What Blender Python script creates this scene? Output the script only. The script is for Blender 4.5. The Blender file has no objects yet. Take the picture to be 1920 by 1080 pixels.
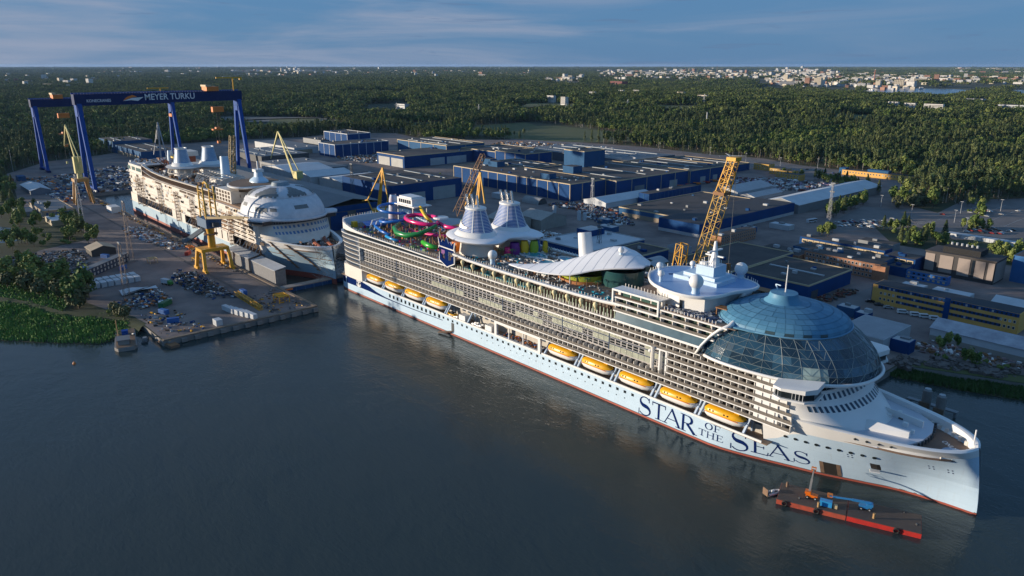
import bpy, bmesh, math, random
from mathutils import Vector, Matrix, Euler, noise as mnoise
from mathutils.geometry import tessellate_polygon

# The world frame is the shipyard's own grid: +X runs along the big ship towards its bow,
# +Y to its port side, water level is z = 0, metres throughout.
R = math.radians
rnd = random.Random(7)
sc = bpy.context.scene
COL = sc.collection

# ------------------------------------------------------------------ camera
CAMP = Vector((421.5, -243.4, 135.0))
cam_d = bpy.data.cameras.new('camera')
cam_d.sensor_width = 36.0
cam_d.lens = 36.0 * 1400 / 1920
cam_d.clip_start = 1.0
cam_d.clip_end = 200000
cam = bpy.data.objects.new('camera', cam_d)
COL.objects.link(cam)
PITCH = math.atan(418.5 / 1400)
vd = Vector((-0.75011 * math.cos(PITCH), 0.66131 * math.cos(PITCH), -math.sin(PITCH)))
cam.location = CAMP
cam.rotation_euler = vd.to_track_quat('-Z', 'Y').to_euler()
sc.camera = cam

# ------------------------------------------------------------------ sky and sun
SUN_EL, SUN_DIR = R(6.5), Vector((-0.70, -0.714, 0)).normalized()
w = bpy.data.worlds.new('World')
sc.world = w
w.use_nodes = True
nt = w.node_tree
nt.nodes.clear()
def N(nt, t, **kw):
    n = nt.nodes.new(t)
    for k, v in kw.items():
        if k.startswith('i_'):
            n.inputs[int(k[2:])].default_value = v
        else:
            setattr(n, k, v)
    return n
def L(nt, a, b):
    nt.links.new(a, b)
sky = N(nt, 'ShaderNodeTexSky', sky_type='NISHITA', sun_disc=False, sun_elevation=SUN_EL,
        sun_rotation=math.atan2(SUN_DIR.x, SUN_DIR.y), altitude=100, air_density=1.0, dust_density=0.3, ozone_density=5.0)
tc = N(nt, 'ShaderNodeTexCoord')
def cloud_layer(scale, rot, lo, hi, detail=6):
    mp = N(nt, 'ShaderNodeMapping')
    mp.inputs['Scale'].default_value = scale
    mp.inputs['Rotation'].default_value = rot
    L(nt, tc.outputs['Generated'], mp.inputs['Vector'])
    no = N(nt, 'ShaderNodeTexNoise')
    no.inputs['Scale'].default_value = 1.0
    no.inputs['Detail'].default_value = detail
    no.inputs['Roughness'].default_value = 0.56
    no.inputs['Distortion'].default_value = 0.6
    L(nt, mp.outputs['Vector'], no.inputs['Vector'])
    rp = N(nt, 'ShaderNodeMapRange', interpolation_type='SMOOTHSTEP')
    rp.inputs['From Min'].default_value = lo
    rp.inputs['From Max'].default_value = hi
    L(nt, no.outputs['Fac'], rp.inputs['Value'])
    return rp.outputs['Result']
c1 = cloud_layer((2.4, 2.4, 26), (0.05, 0.03, 0.3), 0.38, 0.72)      # wide pale veils
c2 = cloud_layer((9, 9, 150), (0.02, 0.04, 1.1), 0.60, 0.70)         # small dark streaks
# more cloud towards the west (left), clear towards the right
sep = N(nt, 'ShaderNodeSeparateXYZ')
L(nt, tc.outputs['Generated'], sep.inputs[0])
az = N(nt, 'ShaderNodeMapRange', interpolation_type='SMOOTHSTEP')
az.inputs['From Min'].default_value = 0.0
az.inputs['From Max'].default_value = -0.95
L(nt, sep.outputs['X'], az.inputs['Value'])
m1 = N(nt, 'ShaderNodeMath', operation='MULTIPLY')
L(nt, c1, m1.inputs[0]); L(nt, az.outputs['Result'], m1.inputs[1])
m1b = N(nt, 'ShaderNodeMath', operation='MULTIPLY_ADD', i_1=0.95, i_2=0.03)
L(nt, m1.outputs[0], m1b.inputs[0])
veil = N(nt, 'ShaderNodeMixRGB')                                     # thin high haze over the clear sky
veil.inputs[0].default_value = 0.86
veil.inputs[2].default_value = (0.58, 1.38, 2.65, 1)
L(nt, sky.outputs[0], veil.inputs[1])
mx = N(nt, 'ShaderNodeMixRGB')
mx.inputs[2].default_value = (1.75, 2.1, 2.85, 1)
L(nt, m1b.outputs[0], mx.inputs[0]); L(nt, veil.outputs[0], mx.inputs[1])
m2 = N(nt, 'ShaderNodeMath', operation='MULTIPLY', i_1=0.5)
L(nt, c2, m2.inputs[0])
mx2 = N(nt, 'ShaderNodeMixRGB')
mx2.inputs[2].default_value = (0.72, 1.2, 2.1, 1)
L(nt, m2.outputs[0], mx2.inputs[0]); L(nt, mx.outputs[0], mx2.inputs[1])
bg = N(nt, 'ShaderNodeBackground')
bg.inputs['Strength'].default_value = 0.10
L(nt, mx2.outputs[0], bg.inputs['Color'])
wo = N(nt, 'ShaderNodeOutputWorld')
L(nt, bg.outputs[0], wo.inputs['Surface'])
sun_d = bpy.data.lights.new('sun', 'SUN')
sun_d.energy = 3.6
sun_d.angle = R(0.6)
sun_d.color = (1.0, 0.86, 0.68)
sun = bpy.data.objects.new('sun', sun_d)
COL.objects.link(sun)
S = Vector((SUN_DIR.x * math.cos(SUN_EL), SUN_DIR.y * math.cos(SUN_EL), math.sin(SUN_EL)))
sun.rotation_euler = S.to_track_quat('Z', 'Y').to_euler()
sun.location = (0, 0, 400)
sc.view_settings.view_transform = 'Standard'
sc.view_settings.look = 'None'
sc.view_settings.exposure = 0.74
sc.view_settings.gamma = 1.0
sc.cycles.max_bounces = 5
sc.cycles.diffuse_bounces = 2
sc.cycles.glossy_bounces = 3
sc.cycles.transmission_bounces = 2
sc.cycles.volume_bounces = 0
sc.cycles.transparent_max_bounces = 6
sc.cycles.use_denoising = True

# ------------------------------------------------------------------ materials
MATS = {}
def mat(name, rgb, rough=0.6, metal=0.0, var=0.12, scale=0.15, bump=0.0, bscale=1.0, rgb2=None, alpha=1.0, spec=0.5, dirt=None):
    """procedural paint: base colour broken up by two scales of noise, optional second colour and fine relief"""
    if name in MATS:
        return MATS[name]
    m = bpy.data.materials.new(name)
    m.use_nodes = True
    t = m.node_tree
    b = t.nodes['Principled BSDF']
    b.inputs['Roughness'].default_value = rough
    b.inputs['Metallic'].default_value = metal
    b.inputs['Specular IOR Level'].default_value = spec
    b.inputs['Alpha'].default_value = alpha
    c = N(t, 'ShaderNodeTexCoord')
    n1 = N(t, 'ShaderNodeTexNoise')
    n1.inputs['Scale'].default_value = scale
    n1.inputs['Detail'].default_value = 7
    n1.inputs['Roughness'].default_value = 0.65
    L(t, c.outputs['Object'], n1.inputs['Vector'])
    mr = N(t, 'ShaderNodeMapRange')
    mr.inputs['From Min'].default_value = 0.3
    mr.inputs['From Max'].default_value = 0.7
    L(t, n1.outputs['Fac'], mr.inputs['Value'])
    mxc = N(t, 'ShaderNodeMixRGB')
    a = rgb2 or tuple(max(0, x * (1 - var)) for x in rgb)
    bb = rgb if rgb2 else tuple(min(1, x * (1 + var)) for x in rgb)
    mxc.inputs[1].default_value = (*a, 1)
    mxc.inputs[2].default_value = (*bb, 1)
    L(t, mr.outputs[0], mxc.inputs[0])
    L(t, mxc.outputs[0], b.inputs['Base Color'])
    if bump:
        n2 = N(t, 'ShaderNodeTexNoise')
        n2.inputs['Scale'].default_value = bscale
        n2.inputs['Detail'].default_value = 4
        L(t, c.outputs['Object'], n2.inputs['Vector'])
        bp = N(t, 'ShaderNodeBump')
        bp.inputs['Strength'].default_value = bump
        bp.inputs['Distance'].default_value = 0.3
        L(t, n2.outputs['Fac'], bp.inputs['Height'])
        L(t, bp.outputs[0], b.inputs['Normal'])
    MATS[name] = m
    return m

WHITE = mat('ship_white', (0.80, 0.79, 0.77), 0.35, var=0.04)
def hull_paint(m_, seam=0.10, streak=0.16):
    """plate seams and faint run-off streaks on a painted steel side"""
    t = m_.node_tree
    b = t.nodes['Principled BSDF']
    src = b.inputs['Base Color'].links[0].from_socket
    c = N(t, 'ShaderNodeTexCoord')
    sp_ = N(t, 'ShaderNodeSeparateXYZ')
    L(t, c.outputs['Object'], sp_.inputs[0])
    cb = N(t, 'ShaderNodeCombineXYZ')
    L(t, sp_.outputs['X'], cb.inputs[0]); L(t, sp_.outputs['Z'], cb.inputs[1])
    br = N(t, 'ShaderNodeTexBrick')
    for k, v in (('Scale', 1.0), ('Mortar Size', 0.05), ('Brick Width', 9.0), ('Row Height', 2.6)):
        br.inputs[k].default_value = v
    br.inputs['Color1'].default_value = (1, 1, 1, 1)
    br.inputs['Color2'].default_value = (0.965, 0.97, 0.975, 1)
    br.inputs['Mortar'].default_value = (1 - seam, 1 - seam, 1 - seam, 1)
    L(t, cb.outputs[0], br.inputs['Vector'])
    mp = N(t, 'ShaderNodeMapping')
    mp.inputs['Scale'].default_value = (0.9, 0.9, 0.06)
    L(t, c.outputs['Object'], mp.inputs['Vector'])
    n = N(t, 'ShaderNodeTexNoise')
    n.inputs['Scale'].default_value = 1.0
    n.inputs['Detail'].default_value = 4
    L(t, mp.outputs[0], n.inputs['Vector'])
    mr = N(t, 'ShaderNodeMapRange')
    mr.inputs['From Min'].default_value = 0.55
    mr.inputs['From Max'].default_value = 0.8
    mr.inputs['To Min'].default_value = 0.0
    mr.inputs['To Max'].default_value = streak
    L(t, n.outputs['Fac'], mr.inputs['Value'])
    mu = N(t, 'ShaderNodeMixRGB', blend_type='MULTIPLY')
    mu.inputs[0].default_value = 1.0
    L(t, src, mu.inputs[1]); L(t, br.outputs['Color'], mu.inputs[2])
    m2_ = N(t, 'ShaderNodeMixRGB')
    m2_.inputs[2].default_value = (0.34, 0.30, 0.25, 1)
    L(t, mr.outputs[0], m2_.inputs[0]); L(t, mu.outputs[0], m2_.inputs[1])
    L(t, m2_.outputs[0], b.inputs['Base Color'])
WARMWHITE = mat('warm_white', (0.72, 0.68, 0.62), 0.5, var=0.06)
PALEBLUE = mat('hull_pale_blue', (0.54, 0.69, 0.82), 0.32, var=0.03, scale=0.05)
hull_paint(PALEBLUE)
RED = mat('boot_red', (0.38, 0.09, 0.06), 0.5, var=0.15)
NAVY = mat('navy_paint', (0.006, 0.020, 0.105), 0.8, var=0.1, spec=0.0)
DARKGLASS = mat('dark_glass', (0.018, 0.024, 0.028), 0.08, var=0.3, scale=0.3)
BLACK = mat('black_rubber', (0.015, 0.015, 0.016), 0.8)
GREY = mat('mid_grey', (0.22, 0.23, 0.24), 0.6)
LGREY = mat('light_grey', (0.45, 0.46, 0.47), 0.55)
DGREY = mat('dark_grey', (0.07, 0.075, 0.08), 0.7)
STEEL = mat('steel', (0.62, 0.60, 0.57), 0.25, metal=0.85)
YBLUE = mat('hall_blue', (0.010, 0.060, 0.19), 0.7, var=0.15, scale=0.08, spec=0.1)
YBLUE2 = mat('hall_blue_light', (0.035, 0.11, 0.23), 0.7, var=0.12, scale=0.08, spec=0.1)
CRANEBLUE = mat('crane_blue', (0.008, 0.072, 0.32), 0.6, var=0.08, spec=0.15)
CRANESHADE = mat('crane_shaded_blue', (0.008, 0.024, 0.10), 0.6, var=0.1, spec=0.15)  # crane blue with the girder's unlit side put into the colour
ROOFDARK = mat('roof_felt', (0.050, 0.046, 0.046), 0.9, rgb2=(0.105, 0.09, 0.082), scale=0.07)
ROOFGREY = mat('roof_grey', (0.20, 0.21, 0.22), 0.7, rgb2=(0.15, 0.16, 0.17), scale=0.05)
ROOFWHITE = mat('roof_white', (0.62, 0.64, 0.66), 0.55, rgb2=(0.5, 0.52, 0.54), scale=0.08)
CREAM = mat('trim_cream', (0.55, 0.42, 0.24), 0.6)
BRICK = mat('brick_wall', (0.46, 0.22, 0.12), 0.85, rgb2=(0.34, 0.16, 0.09), scale=0.6)
YELLOWWALL = mat('ochre_wall', (0.72, 0.40, 0.10), 0.8, var=0.1)
CONC = mat('concrete', (0.30, 0.28, 0.26), 0.85, rgb2=(0.20, 0.18, 0.165), scale=0.12)
YELLOW = mat('crane_yellow', (0.72, 0.36, 0.015), 0.45, var=0.12, scale=0.4)
PALEYELLOW = mat('crane_pale_yellow', (0.60, 0.52, 0.20), 0.5, var=0.12, scale=0.4)
ORANGE = mat('orange_paint', (0.75, 0.20, 0.02), 0.45, var=0.12)
RUST = mat('rusty_steel', (0.16, 0.10, 0.07), 0.85, rgb2=(0.24, 0.15, 0.09), scale=0.5)
BOATORANGE = mat('lifeboat_orange', (0.80, 0.41, 0.008), 0.35, var=0.06)
DECKTAN = mat('deck_tan', (0.22, 0.155, 0.11), 0.8, rgb2=(0.28, 0.20, 0.15), scale=0.3)
TEAL = mat('pool_teal', (0.02, 0.30, 0.42), 0.2, var=0.1)
BRIGHTBLUE = mat('bright_blue', (0.02, 0.16, 0.55), 0.3, var=0.1)
PINK = mat('slide_pink', (0.78, 0.02, 0.20), 0.25, var=0.05)
GREEN = mat('slide_green', (0.02, 0.24, 0.06), 0.3, var=0.1)
LIME = mat('lime', (0.30, 0.45, 0.03), 0.5)
SUNYELLOW = mat('sun_yellow', (0.80, 0.50, 0.02), 0.4)
PURPLE = mat('purple', (0.16, 0.02, 0.22), 0.5)
WOODBROWN = mat('wood_brown', (0.28, 0.13, 0.05), 0.7, var=0.25, scale=0.6)
WINGLASS = mat('window_glass', (0.025, 0.035, 0.045), 0.12, var=0.4, scale=0.4)
BLINDS = mat('window_blinds', (0.42, 0.42, 0.40), 0.6, var=0.2)

# ------------------------------------------------------------------ mesh helper
class MB:
    def __init__(self):
        self.v, self.f, self.m = [], [], []
        self.cur = 0
    def add(self, vs, fs):
        o = len(self.v)
        self.v.extend([tuple(p) for p in vs])
        self.f.extend([tuple(i + o for i in f) for f in fs])
        self.m.extend([self.cur] * len(fs))
        return self
    def mi(self, i):
        self.cur = i
        return self
    def quad(self, a, b, c, d):
        return self.add([a, b, c, d], [(0, 1, 2, 3)])
    def box(self, x0, x1, y0, y1, z0, z1):
        return self.add([(x0, y0, z0), (x1, y0, z0), (x1, y1, z0), (x0, y1, z0), (x0, y0, z1), (x1, y0, z1), (x1, y1, z1), (x0, y1, z1)],
                        [(0, 3, 2, 1), (4, 5, 6, 7), (0, 1, 5, 4), (1, 2, 6, 5), (2, 3, 7, 6), (3, 0, 4, 7)])
    def cbox(self, c, d, rz=0.0, tilt=None):
        M = Matrix.Rotation(rz, 3, 'Z')
        if tilt is not None:
            M = M @ tilt
        h = [x / 2 for x in d]
        vs = [Vector(c) + M @ Vector((sx * h[0], sy * h[1], sz * h[2])) for sz in (-1, 1) for sx, sy in ((-1, -1), (1, -1), (1, 1), (-1, 1))]
        return self.add(vs, [(0, 3, 2, 1), (4, 5, 6, 7), (0, 1, 5, 4), (1, 2, 6, 5), (2, 3, 7, 6), (3, 0, 4, 7)])
    def bar(self, a, b, wd, ht=None, w2=None, h2=None):
        """square bar from a to b, optionally tapering"""
        a, b = Vector(a), Vector(b)
        ht = ht or wd
        w2 = w2 or wd
        h2 = h2 or ht
        d = (b - a).normalized()
        up = Vector((0, 0, 1)) if abs(d.z) < 0.9 else Vector((0, 1, 0))
        s = d.cross(up).normalized()
        u = s.cross(d).normalized()
        vs = []
        for p, ww, hh in ((a, wd, ht), (b, w2, h2)):
            for i, j in ((-1, -1), (1, -1), (1, 1), (-1, 1)):
                vs.append(p + s * (i * ww / 2) + u * (j * hh / 2))
        return self.add(vs, [(0, 1, 2, 3), (7, 6, 5, 4), (0, 4, 5, 1), (1, 5, 6, 2), (2, 6, 7, 3), (3, 7, 4, 0)])
    def tube(self, pts, r, n=8, cap=True, closed=False):
        pts = [Vector(p) for p in pts]
        k = len(pts)
        rs = r if isinstance(r, (list, tuple)) else [r] * k
        o = len(self.v)
        for i, p in enumerate(pts):
            if closed:
                d = pts[(i + 1) % k] - pts[i - 1]
            else:
                d = pts[min(i + 1, k - 1)] - pts[max(i - 1, 0)]
            d.normalize()
            up = Vector((0, 0, 1)) if abs(d.z) < 0.95 else Vector((1, 0, 0))
            s = d.cross(up).normalized()
            u = s.cross(d)
            for j in range(n):
                a = 2 * math.pi * j / n
                self.v.append(tuple(p + s * (rs[i] * math.cos(a)) + u * (rs[i] * math.sin(a))))
        for i in range(k if closed else k - 1):
            i2 = (i + 1) % k
            for j in range(n):
                j2 = (j + 1) % n
                self.f.append((o + i * n + j, o + i * n + j2, o + i2 * n + j2, o + i2 * n + j))
                self.m.append(self.cur)
        if cap and not closed:
            self.f.append(tuple(o + j for j in range(n))[::-1]); self.m.append(self.cur)
            self.f.append(tuple(o + (k - 1) * n + j for j in range(n))); self.m.append(self.cur)
        return self
    def lathe(self, prof, n=24, c=(0, 0), sx=1.0, sy=1.0, a0=0.0, a1=2 * math.pi):
        o = len(self.v)
        full = abs(a1 - a0 - 2 * math.pi) < 1e-6
        cols = n if full else n + 1
        for r, z in prof:
            for j in range(cols):
                a = a0 + (a1 - a0) * j / n
                self.v.append((c[0] + r * sx * math.cos(a), c[1] + r * sy * math.sin(a), z))
        for i in range(len(prof) - 1):
            for j in range(n):
                j2 = (j + 1) % cols
                self.f.append((o + i * cols + j, o + i * cols + j2, o + (i + 1) * cols + j2, o + (i + 1) * cols + j))
                self.m.append(self.cur)
        return self
    def prism(self, poly, z0, z1, top=True, bottom=True):
        n = len(poly)
        o = len(self.v)
        z0s = z0 if isinstance(z0, (list, tuple)) else [z0] * n
        z1s = z1 if isinstance(z1, (list, tuple)) else [z1] * n
        self.v.extend([(p[0], p[1], z) for p, z in zip(poly, z0s)])
        self.v.extend([(p[0], p[1], z) for p, z in zip(poly, z1s)])
        tris = tessellate_polygon([[Vector((p[0], p[1], 0)) for p in poly]])
        ar = sum(poly[i][0] * poly[(i + 1) % n][1] - poly[(i + 1) % n][0] * poly[i][1] for i in range(n))
        for i in range(n):
            j = (i + 1) % n
            q = (o + i, o + j, o + n + j, o + n + i)
            self.f.append(q if ar > 0 else q[::-1]); self.m.append(self.cur)
        for t in tris:
            a, b, c = [Vector((poly[i][0], poly[i][1], 0)) for i in t]
            up = (b - a).cross(c - a).z > 0
            tt = t if up else t[::-1]
            if top:
                self.f.append(tuple(o + n + i for i in tt)); self.m.append(self.cur)
            if bottom:
                self.f.append(tuple(o + i for i in tt[::-1])); self.m.append(self.cur)
        return self
    def grid(self, rows, flip=False):
        """rows: list of equally long point lists"""
        o = len(self.v)
        nc = len(rows[0])
        for r_ in rows:
            self.v.extend([tuple(p) for p in r_])
        for i in range(len(rows) - 1):
            for j in range(nc - 1):
                q = (o + i * nc + j, o + i * nc + j + 1, o + (i + 1) * nc + j + 1, o + (i + 1) * nc + j)
                self.f.append(q[::-1] if flip else q); self.m.append(self.cur)
        return self
    def sphere(self, c, r, n=14, k=8, sz=1.0):
        prof = [(max(r * math.sin(math.pi * i / k), 0.001), c[2] - sz * r * math.cos(math.pi * i / k)) for i in range(k + 1)]
        return self.lathe(prof, n, (c[0], c[1]))
    def mesh(self, name, mats, smooth=False):
        me = bpy.data.meshes.new(name)
        me.from_pydata(self.v, [], self.f)
        for m_ in (mats if isinstance(mats, (list, tuple)) else [mats]):
            me.materials.append(m_)
        me.polygons.foreach_set('material_index', self.m)
        if smooth:
            me.shade_smooth()
            if smooth != 'all':
                me.set_sharp_from_angle(angle=R(40))
        me.update()
        return me
    def build(self, name, mats, parent=None, smooth=False, loc=None, kind=None):
        o = bpy.data.objects.new(name, self.mesh(name, mats, smooth))
        COL.objects.link(o)
        if parent is not None:
            o.parent = parent
        if loc is not None:
            o.location = loc
        if kind:
            o['kind'] = kind
        return o

def inst(name, me, parent=None, loc=(0, 0, 0), rz=0.0, s=1.0):
    o = bpy.data.objects.new(name, me)
    COL.objects.link(o)
    o.parent = parent
    o.location = loc
    o.rotation_euler = (0, 0, rz)
    o.scale = s if isinstance(s, (tuple, list)) else (s, s, s)
    return o
def tag(o, label, cat, group=None):
    o['label'] = label
    o['category'] = cat
    if group:
        o['group'] = group
    return o
def thing(name, label, cat, loc=(0, 0, 0), rz=0.0, group=None):
    o = bpy.data.objects.new(name, None)
    COL.objects.link(o)
    o.location = loc
    o.rotation_euler = (0, 0, rz)
    o.empty_display_size = 1.0
    return tag(o, label, cat, group)
def struct(o, kind='structure'):
    o['kind'] = kind
    return o
def dup(o, parent=None):
    c = o.copy()
    COL.objects.link(c)
    c.parent = parent
    for ch in list(o.children):
        dup(ch, c)
    return c
def lerp(a, b, t):
    return a + (b - a) * t
def interp(tab, x):
    if x <= tab[0][0]:
        return tab[0][1]
    for (x0, y0), (x1, y1) in zip(tab, tab[1:]):
        if x <= x1:
            return y0 + (y1 - y0) * (x - x0) / (x1 - x0)
    return tab[-1][1]
def smooth_interp(tab, x):
    """Catmull-Rom through the table"""
    if x <= tab[0][0]:
        return tab[0][1]
    if x >= tab[-1][0]:
        return tab[-1][1]
    for i in range(len(tab) - 1):
        if x <= tab[i + 1][0]:
            x0, y0 = tab[i]
            x1, y1 = tab[i + 1]
            m0 = (y1 - tab[i - 1][1]) / (x1 - tab[i - 1][0]) if i > 0 else (y1 - y0) / (x1 - x0)
            m1_ = (tab[i + 2][1] - y0) / (tab[i + 2][0] - x0) if i + 2 < len(tab) else (y1 - y0) / (x1 - x0)
            h = x1 - x0
            t = (x - x0) / h
            return (2*t**3 - 3*t**2 + 1) * y0 + (t**3 - 2*t**2 + t) * h * m0 + (-2*t**3 + 3*t**2) * y1 + (t**3 - t**2) * h * m1_
def ordinal(n):
    w_ = ['first', 'second', 'third', 'fourth', 'fifth', 'sixth', 'seventh', 'eighth', 'ninth', 'tenth', 'eleventh', 'twelfth', 'thirteenth', 'fourteenth', 'fifteenth', 'sixteenth', 'seventeenth', 'eighteenth', 'nineteenth']
    if n < 19:
        return w_[n]
    tens = ['twentieth', 'thirtieth', 'fortieth', 'fiftieth', 'sixtieth', 'seventieth', 'eightieth', 'ninetieth']
    k, r_ = divmod(n + 1, 10)
    return tens[k - 2] if r_ == 0 else ['twenty', 'thirty', 'forty', 'fifty', 'sixty', 'seventy', 'eighty', 'ninety'][k - 2] + ' ' + w_[r_ - 1]
def count_off(objs, text):
    """label a group from left to right as one sees it from the water; {} takes the ordinal"""
    def ang(o):
        return -math.atan2(o.location.y - CAMP.y, o.location.x - CAMP.x) % (2 * math.pi)
    for i, o in enumerate(sorted(objs, key=ang)):
        o['label'] = text.format(ordinal(i), o.get('tint', ''))
        if 'tint' in o:
            del o['tint']
def inside(poly, x, y):
    r = False
    j = len(poly) - 1
    for i in range(len(poly)):
        xi, yi = poly[i]
        xj, yj = poly[j]
        if (yi > y) != (yj > y) and x < (xj - xi) * (y - yi) / (yj - yi) + xi:
            r = not r
        j = i
    return r
# ================================================================== THE SETTING
LAND = [(-1200, -700), (-330, -700), (-260, -420), (-130, -215), (-76, -182), (-42, -171), (-25, -158), (-5, -146), (20, -143),
        (44, -143), (44, -58.5), (-8, -58.5), (-470, -58.5), (-470, 12), (-8, 12), (-8, 26), (300, 26), (300, 100), (327, 112),
        (348, 120), (420, 152), (600, 240), (900, 430), (900, 1000), (-1200, 1000)]
PAVE = [(-110, -160), (-60, -158), (-27, -150), (-5, -142.4), (20, -142.4), (43.4, -142.4), (43.4, -59.1), (-470.6, -59.1), (-470.6, 12.6), (-8.6, 12.6), (-8.6, 26.6),
        (299.4, 26.6), (299.4, 112), (330, 124), (420, 165), (600, 255), (890, 440), (890, 640), (197, 660), (185, 586), (170, 507), (133, 527), (110, 561),
        (89, 684), (-12, 727), (-90, 735), (-167, 769), (-247, 750), (-393, 763), (-496, 741), (-627, 681), (-732, 563), (-885, 593),
        (-956, 512), (-927, 405), (-953, 312), (-956, 163), (-852, 42), (-821, -31), (-695, -106), (-560, -112), (-430, -128), (-340, -118), (-285, -108), (-232, -112),
        (-215, -150), (-190, -165)]
ASPHALT = mat('yard_asphalt', (0.31, 0.24, 0.21), 0.9, rgb2=(0.12, 0.095, 0.09), scale=0.03, bump=0.15, bscale=0.5)
FLOOR = mat('woodland_floor', (0.045, 0.06, 0.022), 0.95, rgb2=(0.03, 0.038, 0.016), scale=0.02)
GRASS = mat('meadow', (0.075, 0.10, 0.028), 0.95, rgb2=(0.11, 0.115, 0.04), scale=0.03)
GRAVEL = mat('gravel', (0.24, 0.215, 0.19), 0.95, rgb2=(0.15, 0.14, 0.12), scale=0.03)
LIGHTASPHALT = mat('worn_asphalt', (0.22, 0.195, 0.185), 0.9, rgb2=(0.15, 0.135, 0.13), scale=0.05)

struct(MB().prism(LAND, -12, 3, top=False, bottom=False).build('quay_wall', CONC))
g = MB()
g.prism(LAND, 2.9, 3.0, bottom=False)
struct(g.build('ground', FLOOR))
SHEETZ = [3.006]
def sheet(name, poly, z, m):
    if z < 3.1:
        z = SHEETZ[0]
        SHEETZ[0] += 0.005          # every sheet a few millimetres above the last
    tr = tessellate_polygon([[Vector((p[0], p[1], 0)) for p in poly]])
    b = MB()
    fs = []
    for t in tr:
        a, b_, c = [Vector((poly[i][0], poly[i][1], 0)) for i in t]
        fs.append(t if (b_ - a).cross(c - a).z > 0 else t[::-1])
    b.add([(p[0], p[1], z) for p in poly], fs)
    return struct(b.build(name, m))
sheet('yard_pavement', PAVE, 3.006, ASPHALT)

# dock floor
struct(MB().box(-470, -8, -58.5, 12, -12.2, -9.5).build('dock_floor', CONC))

# water: one sheet to the horizon
WATER = bpy.data.materials.new('water')
WATER.use_nodes = True
t = WATER.node_tree
b = t.nodes['Principled BSDF']
b.inputs['Roughness'].default_value = 0.13
b.inputs['IOR'].default_value = 1.33
c = N(t, 'ShaderNodeTexCoord')
big = N(t, 'ShaderNodeTexNoise')
big.inputs['Scale'].default_value = 0.008
big.inputs['Detail'].default_value = 3
L(t, c.outputs['Object'], big.inputs['Vector'])
cr = N(t, 'ShaderNodeMixRGB')
cr.inputs[1].default_value = (0.026, 0.046, 0.050, 1)
cr.inputs[2].default_value = (0.050, 0.060, 0.052, 1)
L(t, big.outputs['Fac'], cr.inputs[0])
L(t, cr.outputs[0], b.inputs['Base Color'])
patchy = N(t, 'ShaderNodeTexNoise')
patchy.inputs['Scale'].default_value = 0.014
patchy.inputs['Detail'].default_value = 3
patchy.inputs['Distortion'].default_value = 0.8
L(t, c.outputs['Object'], patchy.inputs['Vector'])
prev = None
for sc_, rot, st, dist, dt in (((0.35, 0.9, 1), 0.9, 0.30, 0.28, 3), ((1.5, 0.55, 1), 0.35, 0.34, 0.10, 4), ((0.05, 0.09, 1), 0.2, 0.3, 0.8, 2)):
    mp = N(t, 'ShaderNodeMapping')
    mp.inputs['Scale'].default_value = sc_
    mp.inputs['Rotation'].default_value = (0, 0, rot)
    L(t, c.outputs['Object'], mp.inputs['Vector'])
    no = N(t, 'ShaderNodeTexNoise')
    no.inputs['Scale'].default_value = 1.0
    no.inputs['Detail'].default_value = dt
    no.inputs['Distortion'].default_value = 0.5
    L(t, mp.outputs['Vector'], no.inputs['Vector'])
    bp = N(t, 'ShaderNodeBump')
    bp.inputs['Strength'].default_value = st
    bp.inputs['Distance'].default_value = dist
    L(t, no.outputs['Fac'], bp.inputs['Height'])
    wp_ = N(t, 'ShaderNodeMapRange')                                # calm and ruffled patches
    wp_.inputs['From Min'].default_value = 0.35
    wp_.inputs['From Max'].default_value = 0.65
    wp_.inputs['To Min'].default_value = st * 0.75
    wp_.inputs['To Max'].default_value = st * 1.5
    L(t, patchy.outputs['Fac'], wp_.inputs['Value'])
    L(t, wp_.outputs[0], bp.inputs['Strength'])
    if prev:
        L(t, prev.outputs[0], bp.inputs['Normal'])
    prev = bp
L(t, prev.outputs[0], b.inputs['Normal'])
wd = MB()
ring = [(CAMP.x + 58000 * math.cos(2 * math.pi * i / 72), CAMP.y + 58000 * math.sin(2 * math.pi * i / 72), 0) for i in range(72)]
wd.add(ring, [tuple(range(72))])
struct(wd.build('water', WATER))

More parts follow.
